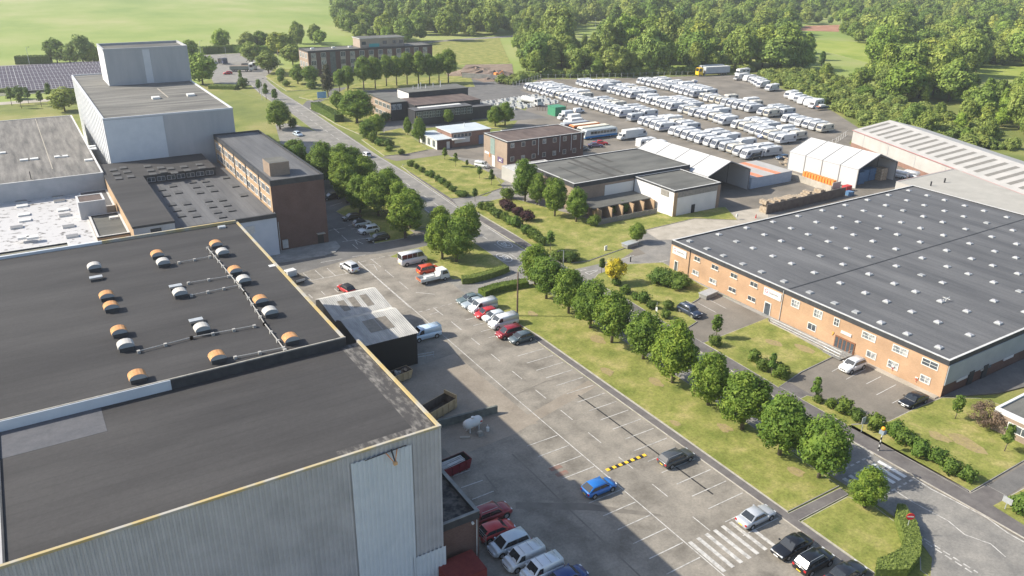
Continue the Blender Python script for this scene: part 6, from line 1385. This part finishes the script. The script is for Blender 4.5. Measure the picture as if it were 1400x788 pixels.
BIGB = [crown_mesh('foliage', 125+i, L_BUSH, rx=2.6, ry=2.6, rz=1.3, zc=1.1, nclump=60, nleaf=60, leaf=.24, clump=.6) for i in range(2)]
def tree(name, label, x, y, crown, trunk, sx, sz, group=None, cat='tree', z=0.1, rz=None, cname='crown', lift=0):
    t = bpy.data.objects.new(name, None); COL.objects.link(t); t.location = (x,y,z); t.empty_display_size = .1
    tag(t, label, cat, group); t.rotation_euler = (0,0,random.uniform(0,6.28) if rz is None else rz); t.scale = (sx,sx,sz)
    if trunk is not None: put('trunk', trunk, t)
    put(cname, crown, t, (0,0,lift)); return t
AVG = 'lime trees along the main road'
# avenue: (tile,x,y) of trunk foot, size
avn = [((73.2+.0,107.5),1.0),((71.4,101.3),1.02),((71.3,94.6),.98),((71.1,88.4),1.05),((70.9,82.7),1.08),((71.6,76.2),.96),((70.6,68.8),1.18),((70.7,62.0),1.0),((70.2,55.6),1.06),((70.0,49.4),1.08),((70.4,44.0),1.0),((70.3,37.9),.66)]
avl = ['lime tree at the hedge end of the avenue, by the road entry','second avenue lime tree from the hedge, behind the wooden pole','third avenue lime tree from the hedge','fourth avenue lime tree from the hedge','fifth avenue lime tree from the hedge, opposite the front lawn','sixth avenue lime tree from the hedge','widest avenue tree, grey green, seventh from the hedge','eighth avenue lime tree from the hedge','ninth avenue lime tree from the hedge','tenth avenue lime tree from the hedge','last big avenue lime tree beside the footpath to the zebra crossing','small round lime tree alone on the corner lawn']
for i, ((x, y), s) in enumerate(avn): tree('lime_tree', avl[i], x, y, AV[i % 4], AVT, s*random.uniform(.97,1.04), s*random.uniform(.95,1.03), AVG)
cl = [(72.0,130.9,1.15,'lime tree nearest the main road in the group of three on the entry lawn'),(64.5,126.8,1.12,'lime tree left in the group of three on the entry lawn'),(66.2,124.2,1.1,'lime tree in front of the group of three on the entry lawn'),
 (63.5,141.5,1.2,'lime tree at the south end of the forecourt group'),(67.0,146.5,1.12,'lime tree beside the road in the south of the forecourt group'),(64.2,157,1.25,'large lime tree behind the black estate car'),(61.5,161,1.1,'lime tree behind the white four by four on the forecourt'),(68.5,160,1.15,'lime tree on the road side behind the forecourt cars'),(71.0,168,1.0,'lime tree with a road gap north of the forecourt group'),
 (63.8,176,1.3,'large dark lime tree right of the office block'),(61.0,186,1.25,'lime tree close to the office block roof corner'),(67.5,186,1.3,'dense lime tree on the road side by the office block'),(58.5,196,1.15,'lime tree furthest left beyond the office block roof'),(65.0,194,1.15,'lime tree at the north end of the office group'),(62.0,170,1.15,'lime tree in the middle of the forecourt group, office side'),(69.5,177,1.1,'lime tree on the road side opposite the office lawn border'),(60.5,204,1.1,'lime tree at the far end of the office group by the roadside lot'),(70.8,188,1.05,'lime tree leaning over the road north of the office block'),(67.2,152.5,1.1,'lime tree between the forecourt cars and the road'),(70.8,139.8,.8,'smaller lime tree at the road edge south of the forecourt group')]
for i, (x, y, s, lab) in enumerate(cl): tree('lime_tree', lab, x, y, AV[(i+1) % 4], AVT, s, s*.98, AVG)
# three bright trees before the flat roof hall and other garden trees
for (p, s, sz, lab, cr) in ((('12',70,300),1.05,1.3,'tall light green tree left of the three before the hall',0),(('12',230,380),.95,1.15,'bright green tree in the middle of the three before the hall',1),(('12',345,410),.85,.95,'smaller bright tree at the right of the three before the hall',2),(('12',135,320),.8,.95,'darker green tree behind the tall light green tree',3),(('12',672,520),.62,.52,'round pale green tree beside the bin store on the hall lawn',1)):
    tree('garden_tree', lab, *G(*p), AV[cr], AVT, s, sz, None)
tree('golden_tree', 'small golden yellow tree at the corner of the front lawn', *G('g',385,375), YEL, trunk_mesh(2.5,.08,.8,8), 1.2, 1.15)
tree('brown_tree', 'bare brown twiggy tree beside the white fascia building', *G('R',690,560), BRN, trunk_mesh(2.5,.08,1.2,9), 1.0, 1.0)
# hotel row
hb_ = [(430,640,.95),(505,635,1.1),(650,625,1.4),(755,612,1.35),(857,590,1.35),(950,585,1.35),(1045,575,1.4),(1150,575,1.45),(1250,570,1.35),(1335,560,1.35),(1420,560,1.5)]
for i, (u, v, s) in enumerate(hb_): tree('round_tree', f'round dark green tree, {ORD[i]} from the left in the row before the hotel', *G('h',u,v), AV[i % 4], AVT, s*.92, s*1.0, 'round trees in a row before the hotel', lift=1.5)
tree('pine_tree', 'dark brown green pine standing at the hotel entrance', *G('h',325,690), CO, WDT, .85, .95)
for (k, u, v, s, sz, lab) in (('h',50,570,1.15,1.0,'round tree left of the hotel near the road bend'),('h',165,580,1.25,1.05,'round bright tree beside the hotel corner'),('01',130,700,1.35,1.15,'dark broad tree at the office lawn edge by the pale blue car'),('01',545,665,2.1,1.35,'large dense tree beside the black clad block'),('01',440,600,.9,.9,'mid green tree left of the large dense tree'),('01',500,480,.8,1.1,'slim pale tree before the hotel row'),('s',1270,480,1.15,.95,'round pale tree right of the black clad block'),('s',1180,490,1.0,.85,'round green tree on the lawn by the black clad block'),('s',755,470,.6,.65,'small round tree in front of the black clad windows'),('s',470,460,.55,.55,'small green tree by the black clad entrance'),('s',385,570,.5,.7,'slim dark tree on the cottage lawn'),('s',490,640,.75,.95,'leafy tree left of the white fronted block'),('s',100,560,.95,.8,'wide tree at the roadside beside the cottage lawn'),('s',20,600,.9,.75,'roadside tree at the lawn corner by the main road'),('r',850,340,1.6,1.25,'round green tree right of the far junction'),('r',700,250,1.6,1.3,'pale green tree behind the lorries at the far junction'),('r',1070,260,1.6,1.2,'pale green tree left of the hotel'),('r',420,130,1.5,1.4,'dark tree standing in the hedge by the meadow'),('r',930,170,1.8,1.4,'dark green tree behind the flagpole'),('r',1010,160,1.6,1.3,'dark tree between the flagpole and hotel'),('r',1110,100,1.4,1.5,'tall tree behind the hotel left corner'),('r',250,440,2.0,1.55,'olive green tree beside the tall store tower'),('r',140,240,1.4,1.3,'dark tree just right of the tower top'),('00',310,340,1.5,1.4,'tall loose tree by the solar panels'),('00',380,345,1.6,1.1,'broad tree left of the tower'),('00',450,345,1.8,1.6,'dark broad tree right next to the tower'),('00',510,345,1.3,1.0,'dark low tree touching the tower'),('00',350,600,1.5,1.0,'round green tree behind the grey works roof'),('r',780,120,1.5,1.2,'tree in the middle behind the far junction'),('r',660,130,1.5,1.2,'tree left in the belt behind the far junction'),('h',200,190,1.2,1.3,'tree in the meadow edge above the hotel'),('h',45,200,1.3,1.5,'tall tree at the meadow edge left of the hotel'),('h',250,210,1.3,1.0,'dark low tree behind the hotel roof')):
    if k in ('r','00') or (k == 'h' and v < 250): tree('field_tree', lab, *G(k,u,v), WD[(u+v) % 4], WDT, s*.66, sz*.72)
    else: tree('garden_tree', lab, *G(k,u,v), AV[(u+v) % 4], AVT, s, sz)
# saplings
for i, (k, u, v, s, lab) in enumerate((('g',270,283,1.1,'small conical sapling above the golden tree'),('z',145,130,1.25,'sapling at the entrance corner of the factory car bays'),('z',985,235,1.3,'sapling in the lawn at the factory south corner'),('z',1280,430,1.3,'sapling in front of the white fascia building window'),('22',1095,250,1.5,'tall sapling at the corner of the car bay drive'),('23',15,450,1.2,'sapling on the unit lawn left edge'),('c',335,690,1.2,'sapling on the office lawn, left of three'),('c',440,760,1.3,'sapling on the office lawn, middle of three'),('c',550,770,.8,'thin sapling on the office lawn, right of three'),('d',1140,300,1.2,'sapling at the lawn edge before the white fronted block'),('b',105,500,1.2,'sapling beside the white camper van'),('b',210,560,1.4,'sapling in front of the brown office sign'),('e',885,575,1.5,'sapling at the end of the shrub border on the hall lawn'),('r',595,410,1.6,'sapling in the verge by the far junction'),('r',765,520,2.0,'first sapling on the far main road verge'),('r',830,575,2.0,'second sapling on the far main road verge'),('r',910,615,2.0,'third sapling on the far main road verge'),('00',65,570,2.2,'sapling left on the rear service road verge'),('00',117,585,2.0,'sapling beside the rear service road'),('00',155,560,2.0,'sapling third along the rear service road'),('00',225,575,2.0,'sapling fourth along the rear service road'),('00',272,545,2.2,'sapling nearest the tall store on the rear service road'),('11',1180,300,1.2,'sapling at the side road corner'))):
    tree('sapling', lab, *G(k,u,v), SP[i % 2], SPT, s, s)
# shrubs: borders along the road
SHG = 'shrubs in the roadside borders'
def bushes(spec, group=SHG):
    for (k, u, v, s, lab) in spec:
        s *= .82 if k in ('z','g','22') else 1
        tree('shrub', lab, *G(k,u,v), BU[(u+v) % 3], None, s*random.uniform(.85,1.1), s*random.uniform(.85,1.2), group, 'shrub', cname='foliage')
bushes([('z',165,135,1.0,'low shrub at the start of the factory border'),('z',240,170,1.2,'light green shrub second in the factory border'),('z',320,195,1.7,'tall brown green shrub in the factory border'),('z',395,240,1.5,'upright shrub in the middle of the factory border'),('z',505,300,1.9,'wide shrub just left of the belisha beacon'),('z',625,340,1.9,'leafy shrub right of the belisha beacon'),('z',690,385,1.8,'dark shrub second right of the beacon'),('z',770,450,1.9,'wide light shrub third right of the beacon'),('z',880,500,1.7,'tall light shrub above the zebra crossing'),('z',950,565,1.6,'round dark shrub on the lawn above the road'),('z',1055,600,1.5,'round olive shrub last on the lawn above the road'),
 ('33',1355,440,1.7,'round dark shrub on the lawn beyond the drive'),
 ('g',395,390,1.2,'green shrub at the foot of the golden tree'),('g',470,455,1.4,'round dark shrub right of the golden tree'),('g',560,510,1.1,'small shrub third in the front lawn border'),('g',630,540,1.6,'tall shrub in the middle of the front lawn border'),('g',700,590,1.3,'round shrub by the white notice post'),('g',850,600,1.4,'green shrub at the right of the front lawn border'),('g',825,675,1.2,'low shrub near the dark blue car'),
 ('22',1090,290,1.7,'shrub at the foot of the tall sapling'),('22',1300,375,1.5,'low shrub in the unit lawn border'),('22',1350,420,1.4,'low shrub at the corner of the unit lawn'),('23',60,460,1.5,'round clipped shrub beside the unit lawn sapling'),
 ('e',225,150,1.4,'tall shrub at the north end of the hall lawn border'),('e',265,190,1.3,'shrub second in the hall lawn border'),('e',330,220,1.6,'shrub third in the hall lawn border'),('e',400,260,1.4,'shrub fourth in the hall lawn border'),('e',440,290,1.4,'shrub fifth in the hall lawn border'),('e',510,320,1.7,'shrub sixth in the hall lawn border'),('e',620,400,1.5,'shrub seventh in the hall lawn border'),('e',700,450,1.6,'clipped shrub eighth in the hall lawn border'),('e',740,480,1.6,'clipped shrub ninth in the hall lawn border'),('e',800,520,1.3,'shrub tenth in the hall lawn border'),('e',420,15,1.9,'dark round shrub at the top of the hall lawn'),
 ('e',140,130,1.2,'first small shrub at the side road corner of the border'),
 ('d',860,350,1.2,'first shrub in the office lawn border'),('d',905,375,1.1,'second shrub in the office lawn border'),('d',950,400,1.3,'third shrub in the office lawn border'),('d',1000,430,1.1,'fourth shrub in the office lawn border'),('d',1035,445,1.3,'fifth shrub in the office lawn border'),('d',1080,480,1.2,'sixth shrub in the office lawn border'),('d',1120,500,1.3,'seventh shrub in the office lawn border'),('d',1165,530,1.1,'eighth shrub in the office lawn border'),('d',1210,560,1.2,'last shrub in the office lawn border'),
 ('d',500,120,1.8,'first bushy shrub of the cottage lawn hedge line'),('d',545,150,2.0,'second bushy shrub of the cottage lawn hedge line'),('d',600,180,1.9,'third bushy shrub of the cottage lawn hedge line'),('d',670,190,2.0,'wide shrub at the end of the cottage lawn hedge line'),('d',680,225,1.3,'low shrub on the cottage lawn corner'),('d',780,255,1.3,'reddish low shrub by the cottage lawn kerb'),
 ('r',960,365,2.6,'round clipped shrub on the bed right of the far junction'),('r',960,420,2.0,'low clipped shrub in the junction bed'),('r',1010,460,1.8,'low clipped shrub second in the junction bed'),('r',615,470,2.8,'bushy shrub on the bank by the far junction'),('h',180,610,2.4,'clipped dark shrub by the hotel corner'),('01',200,690,2.0,'shrub beside the pale blue car'),('s',180,440,2.2,'yellow green shrub by the black clad entrance'),('00',100,535,3.0,'dark green shrub by the rear service road')])
for i, (u, v, s) in enumerate(((390,100,1.5),(435,140,1.9),(535,195,1.7),(640,255,2.0))): tree('purple_shrub', ['smallest round purple shrub on the hall lawn','second round purple shrub on the hall lawn','third round purple shrub on the hall lawn','largest purple shrub nearest the clipped green shrubs'][i], *G('e',u,v), PUR, None, s*.95, s*.8, 'round purple shrubs on the hall lawn', 'shrub', cname='foliage')
tree('large_shrub', 'big domed green shrub mass in front of the orange factory sign', *G('g',800,370), BIGB[0], None, 1.15, 1.25, None, 'shrub', cname='foliage')
tree('large_shrub', 'second big domed shrub joined on the right by the factory wall', *G('g',920,400), BIGB[1], None, 1.1, 1.15, None, 'shrub', cname='foliage')
for i, (u, v, s) in enumerate(((870,150,1.0),(980,165,1.0))): tree('large_shrub', ['dark wide shrub left of the grey street lamp','dark wide shrub right of the grey street lamp'][i], *G('p',u,v+25), BIGB[i], None, .75, .85, None, 'shrub', cname='foliage')
tree('yellow_shrub', 'yellow green flowering hedge shrub at the side road corner', *G('11',1110,270), BIGB[0], None, .7, .6, None, 'shrub', cname='foliage')
for (u, v, lab) in ((455,360,'ivy covered shrub over the left brick fin wall'),(530,365,'ivy covered shrub over the middle brick fin wall'),(600,360,'wide ivy shrub over the timber fence'),(440,430,'pale shrub at the left end of the timber fence')): tree('ivy_shrub', lab, *G('12',u,v), BU[u % 3], None, 1.7, 1.8, None, 'shrub', cname='foliage')

# clipped hedges
def hedge(name, label, pts, h, w=None, closed=False, mat=L_HEDGE, leaf=.16, dens=60):
    rs = np.random.RandomState(len(label)); P = []; N = []
    if closed: poly = pts
    else:
        A_ = [Vector(p) for p in pts]; lft, rgt = [], []
        for i, p in enumerate(A_):
            d = (A_[min(i+1,len(A_)-1)]-A_[max(i-1,0)]).normalized(); n = Vector((-d.y,d.x))*w/2; lft.append(tuple(p+n)); rgt.append(tuple(p-n))
        poly = lft+rgt[::-1]
    b = MB(); b.prism(poly, 0, h-.12, mat); core = b
    a_ = np.array(poly); mn, mx = a_.min(0), a_.max(0)
    def inside(x, y):
        c = False; j = len(poly)-1
        for i in range(len(poly)):
            if (poly[i][1] > y) != (poly[j][1] > y) and x < (poly[j][0]-poly[i][0])*(y-poly[i][1])/(poly[j][1]-poly[i][1])+poly[i][0]: c = not c
            j = i
        return c
    area = abs(sum(poly[i][0]*poly[(i+1)%len(poly)][1]-poly[(i+1)%len(poly)][0]*poly[i][1] for i in range(len(poly))))/2
    n = int(area*dens*1.2)
    while len(P) < n:
        x, y = rs.uniform(mn[0],mx[0]), rs.uniform(mn[1],mx[1])
        if inside(x, y): P.append((x,y,h-.1+rs.uniform(-.08,.14))); N.append((0,0,1))
    for i in range(len(poly)):
        p, q = np.array(poly[i]), np.array(poly[(i+1)%len(poly)]); L = np.linalg.norm(q-p); nn = np.array([(q-p)[1],-(q-p)[0]])/max(L,1e-6)
        for k in range(int(L*h*dens)):
            c = p+(q-p)*rs.rand()+nn*rs.uniform(-.05,.1)*1; P.append((c[0],c[1],rs.uniform(.05,h))); N.append((nn[0],nn[1],.3))
    P = np.array(P); N = np.array(N)+rs.normal(size=(len(N),3))*.5; N /= np.linalg.norm(N,axis=1)[:,None]
    t = rs.normal(size=P.shape); t -= (t*N).sum(1)[:,None]*N; t /= np.linalg.norm(t,axis=1)[:,None]; bb = np.cross(N,t); s = leaf*rs.uniform(.6,1.3,len(P))[:,None]
    V = np.stack([P-t*s*.5,P-bb*s*.4,P+t*s*.5,P+bb*s*.4],axis=1).reshape(-1,3).tolist(); F = np.arange(len(P)*4).reshape(-1,4).tolist()
    off = len(V); V += core.v; F += [tuple(off+i for i in f_) for f_ in core.f]
    ox, oy = poly[0]; V = [(v[0]-ox,v[1]-oy,v[2]) for v in V]
    me = bpy.data.meshes.new(name); me.from_pydata(V,[],F); me.materials.append(mat); me.update(); o = put(name, me, None, (ox,oy,.08)); tag(o, label, 'hedge'); return o
hedge('corner_hedge', 'broad clipped hedge curving round the corner lawn under the no entry sign', [G('q',1195,320,0.2),G('q',1245,325,.2),G('q',1330,440,.2),G('q',1368,570,.2),G('q',1360,690,.2),G('q',1270,800,.2),G('q',1040,800,.2),G('q',1050,720,.2),G('q',1130,690,.2),G('q',1225,640,.2),G('q',1240,560,.2),G('q',1210,460,.2),G('q',1185,390,.2)], 1.3, closed=True, dens=75)
hedge('entry_hedge', 'clipped hedge along the south side of the entry lawn', [G('p',-60,400),G('p',30,395),G('p',200,350),G('p',365,290)], 1.2, 1.5)
hedge('drive_hedge', 'dark clipped hedge between the car row and the avenue trees', [G('p',130,530),G('p',270,480),G('p',400,455),G('p',560,430)], 1.2, 1.9, mat=L_BUSH)
hedge('meadow_hedge', 'dark hedge running beside the meadow left of the junction', [G('00',1085,292),G('00',1170,285),G('00',1320,280)], 3.5, 5, mat=L_BUSH, leaf=.6, dens=5)
hedge('solar_hedge', 'low dark hedge between the meadow and the solar panels', [G('00',90,345),G('00',280,340)], 3.5, 5, mat=L_BUSH, leaf=.6, dens=5)
hedge('far_road_hedge', 'dark hedge belt behind the far junction trees', [G('r',500,140),G('r',660,150),G('r',860,150),G('r',1080,135)], 3.5, 6, mat=L_BUSH, leaf=.6, dens=5)
hedge('bank_hedge', 'rough clipped hedge on the bank beside the tall store', [G('r',320,475),G('r',560,480)], 1.5, 5, mat=L_HEDGE, leaf=.4, dens=8)
hedge('panel_hedge', 'low bright hedge in front of the solar panels', [G('00',-50,500),G('00',165,492)], 1.2, 3, mat=L_HEDGE, leaf=.4, dens=8)
hedge('roadside_hedge', 'bushy hedge between the main road and the black clad block', [G('01',320,590),G('01',400,630),G('01',450,660)], 2.6, 3.2, mat=L_BUSH, leaf=.35, dens=14)

# ------------------------------------------------------------------ woods
def inpoly(poly, x, y):
    c = False; j = len(poly)-1
    for i in range(len(poly)):
        if (poly[i][1] > y) != (poly[j][1] > y) and x < (poly[j][0]-poly[i][0])*(y-poly[i][1])/(poly[j][1]-poly[i][1])+poly[i][0]: c = not c
        j = i
    return c
WOOD = [(183,296),(207,309),(224,302),(280,286),(318,276),(318,262),(296,222),(280,200),(268,180),(250,160),(252,140),(240,110),(225,60),(760,60),(1500,500),(1600,1700),(560,1700),(303,846),(180,508),(205,452),(232,420),(222,360),(205,330)]
CLEAR = [[PX('01',930,232),PX('01',1300,205),PX('01',1345,215),PX('01',1370,340),PX('01',1080,350),PX('01',955,300)],
 [PX('01',1085,355),PX('01',1390,345),PX('01',1390,430),PX('01',1230,445),PX('01',1085,400)],
 [PX('03',270,228),PX('03',490,232),PX('03',560,275),PX('03',560,290),PX('03',440,320),PX('03',390,310)],
 [PX('03',1160,375),PX('03',1379,360),PX('03',1400,430),PX('03',1160,430)],
 [PX('03',200,135),PX('03',380,130),PX('03',380,172),PX('03',190,175)],
 [PX('02',370,150),PX('02',560,135),PX('02',640,165),PX('02',470,185),PX('02',360,185)],
 [(-50,-400),(449,-400),(449,52),(430,60),(-50,60)]]
from mathutils import noise as mnoise
cand = []
rw_ = random.Random(5)
yy = 60.0
while yy < 1650:
    xx = 180.0
    dist0 = math.hypot(xx, yy)
    while xx < 1500:
        x = xx+rw_.uniform(-3.4,3.4); y = yy+rw_.uniform(-3.4,3.4)
        dd = math.hypot(x, y)
        xx += 9.6 if dd < 500 else 12
        if not inpoly(WOOD, x, y): continue
        lf = mnoise.noise(Vector((x*.012,y*.012,3.1))); s = rw_.choice([.65,.9,1.1,1.5])*rw_.uniform(.85,1.15)*(1+.45*lf)
        if mnoise.noise(Vector((x*.03,y*.03,9.7))) > .28: continue
        p0 = PROJ(x,y,0)
        if p0[0] < -60 or p0[0] > 1480: continue
        # lower scrub close to the yard's right side
        scrub = y < 262 and y > 135 and x < 262+max(0,(y-150))*.55+18
        if scrub: s *= .45
        h = 12*s
        bad = False
        for z in (0, h*.35, h*.7, h):
            for ex in ((0,) if scrub else (-4.5*s, 4.5*s)):
                q = PROJ(x+ex*RT[0],y+ex*RT[1],z)
                for c in CLEAR:
                    if inpoly(c, *q): bad = True; break
            if bad: break
        if bad: continue
        if PROJ(x,y,h)[1] > 800: continue
        cand.append((dd, x, y, s, scrub))
    yy += 9.4 if yy < 420 else 12
cand.sort()
NT = 285
BAND = ['nearest','second','third','fourth','fifth','sixth','seventh','eighth','ninth','tenth']
near = cand[:NT]; WLAB = {}; nb_ = 30
for bi in range(0, NT, nb_):
    grp = sorted(range(bi, min(NT, bi+nb_)), key=lambda q: PROJ(near[q][1], near[q][2], 5)[0])
    for r_, q in enumerate(grp): WLAB[q] = (BAND[bi//nb_], ORD[r_])
for i, (dd, x, y, s, scrub) in enumerate(near):
    k = 4 if rw_.random() < .22 else rw_.randrange(4)
    if scrub: lab = 'wild green scrub bush on the slope beyond the caravan yard'; gname = 'scrub bushes on the slope'
    elif x < 330: lab = 'broadleaf tree in the woods edge behind the caravan yard'; gname = 'trees of the woods behind the yard'
    else: lab = 'broadleaf tree in the woods right of the caravan yard'; gname = 'trees of the woods right of the yard'
    kd_ = ('slim pointed' if k == 4 else 'tall spreading' if s > 1.3 else 'small rounded' if s < .9 else 'medium broad')
    lab = (f"green scrub bush, {WLAB[i][1]} from the left in the {WLAB[i][0]} band of the woods" if scrub else f"{kd_} woodland tree, {WLAB[i][1]} from the left in the {WLAB[i][0]} band of the woods")
    tree('scrub_bush' if scrub else 'woodland_tree', lab, x, y, WD[k], WDT if not scrub else None, s*rw_.uniform(.88,1.15), s*rw_.uniform(.8,1.3), gname, 'bush' if scrub else 'tree', z=-.1)
# the rest of the woods: one mass, scattered by geometry nodes
pts_ = [(c[1],c[2],-.1) for c in cand[NT:]]; scl = [c[3] for c in cand[NT:]]
me = bpy.data.meshes.new('distant_woods'); me.from_pydata(pts_, [], [])
at = me.attributes.new('tree_scale','FLOAT','POINT'); at.data.foreach_set('value', scl)
dw = put('distant_woods', me); stuff(dw)
pc = bpy.data.collections.new('woodland_crown_sources')
for i, c in enumerate(WD): o = bpy.data.objects.new('crown_source', c); pc.objects.link(o)
ng = bpy.data.node_groups.new('scatter_trees','GeometryNodeTree'); ng.interface.new_socket('Geometry', in_out='INPUT', socket_type='NodeSocketGeometry'); ng.interface.new_socket('Geometry', in_out='OUTPUT', socket_type='NodeSocketGeometry')
N_ = ng.nodes; Lk = ng.links; gi = N_.new('NodeGroupInput'); go_ = N_.new('NodeGroupOutput'); ip = N_.new('GeometryNodeInstanceOnPoints'); ci = N_.new('GeometryNodeCollectionInfo'); ci.inputs[0].default_value = pc; ci.inputs[1].default_value = True; ci.inputs[2].default_value = True
ip.inputs['Pick Instance'].default_value = True
na = N_.new('GeometryNodeInputNamedAttribute'); na.data_type = 'FLOAT'; na.inputs[0].default_value = 'tree_scale'
rv = N_.new('FunctionNodeRandomValue'); rv.data_type = 'FLOAT'; rv.inputs[2].default_value = 0; rv.inputs[3].default_value = 6.28
cx_ = N_.new('ShaderNodeCombineXYZ'); Lk.new(rv.outputs[1], cx_.inputs[2])
Lk.new(gi.outputs[0], ip.inputs['Points']); Lk.new(ci.outputs[0], ip.inputs['Instance']); Lk.new(cx_.outputs[0], ip.inputs['Rotation']); Lk.new(na.outputs[0], ip.inputs['Scale']); Lk.new(ip.outputs[0], go_.inputs[0])
md = dw.modifiers.new('scatter','NODES'); md.node_group = ng
print('woods', len(cand))

SLOPE = [(319,270),(303,262),(286,228),(265,189),(248,166),(240,152),(246,128),(262,120),(285,150),(305,190),(335,235),(345,280)]
ug = []
while len(ug) < 620:
    x, y = rw_.uniform(236,346), rw_.uniform(118,282)
    if inpoly(SLOPE, x, y) and not any(inpoly(c, *PROJ(x,y,2)) for c in CLEAR[2:4]): ug.append((x,y,-.1))
foot = [((183,296),(207,309)),((207,309),(224,302)),((224,302),(280,286)),((280,286),(318,276))]
for a_, c_2 in foot:
    for i in range(int(math.dist(a_,c_2)*1.1)):
        k = rw_.random(); ug.append((a_[0]+(c_2[0]-a_[0])*k+rw_.uniform(-2,2), a_[1]+(c_2[1]-a_[1])*k+rw_.uniform(-1,5), -.1))
me = bpy.data.meshes.new('undergrowth'); me.from_pydata(ug, [], []); at = me.attributes.new('tree_scale','FLOAT','POINT'); at.data.foreach_set('value', [rw_.uniform(1.1,3.0) for _ in ug])
uo = put('undergrowth', me); stuff(uo)
pc2 = bpy.data.collections.new('undergrowth_sources')
L_SCR = leafmat('scrub_leaves', (.09,.13,.03), (.19,.24,.06), (.32,.37,.12), tints=[(.7,.8,.7),(1.2,1.1,.9),(.9,1,.9),(1.35,1.25,1.2)], scale=1)
for i in range(3): o = bpy.data.objects.new('scrub_source', crown_mesh('foliage', 140+i, L_SCR, rx=1.0, ry=1.0, rz=.8, zc=.7, nclump=22, nleaf=26, leaf=.24, clump=.36)); pc2.objects.link(o)
ng2 = ng.copy(); ng2.nodes[[n.name for n in ng2.nodes if n.bl_idname == 'GeometryNodeCollectionInfo'][0]].inputs[0].default_value = pc2
uo.modifiers.new('scatter','NODES').node_group = ng2

# every caravan/car prototype that was never placed is removed
for p in (HATCH,SALOON,ESTATE,SUV,SPORT,MPV,VAN,SVAN,MINI):
    if p.name not in USED:
        for c, gs in KIDS[p.name]:
            for q in gs: bpy.data.objects.remove(q)
            bpy.data.objects.remove(c)
        bpy.data.objects.remove(p)

# ------------------------------------------------------------------ haze
HAZE = 0.0002
if HAZE:
    b = MB(); b.box(-700,1700,-200,1760,-1.5,62,WHITE); hz = b.obj('haze'); stuff(hz); hz.data.materials.clear()
    m = bpy.data.materials.new('thin_summer_haze'); m.use_nodes = True; n = m.node_tree.nodes; n.remove(n['Principled BSDF'])
    pv_ = n.new('ShaderNodeVolumePrincipled'); pv_.inputs['Color'].default_value = (.95,.97,1,1); pv_.inputs['Density'].default_value = HAZE; pv_.inputs['Anisotropy'].default_value = .3
    m.node_tree.links.new(pv_.outputs[0], n['Material Output'].inputs['Volume']); hz.data.materials.append(m)
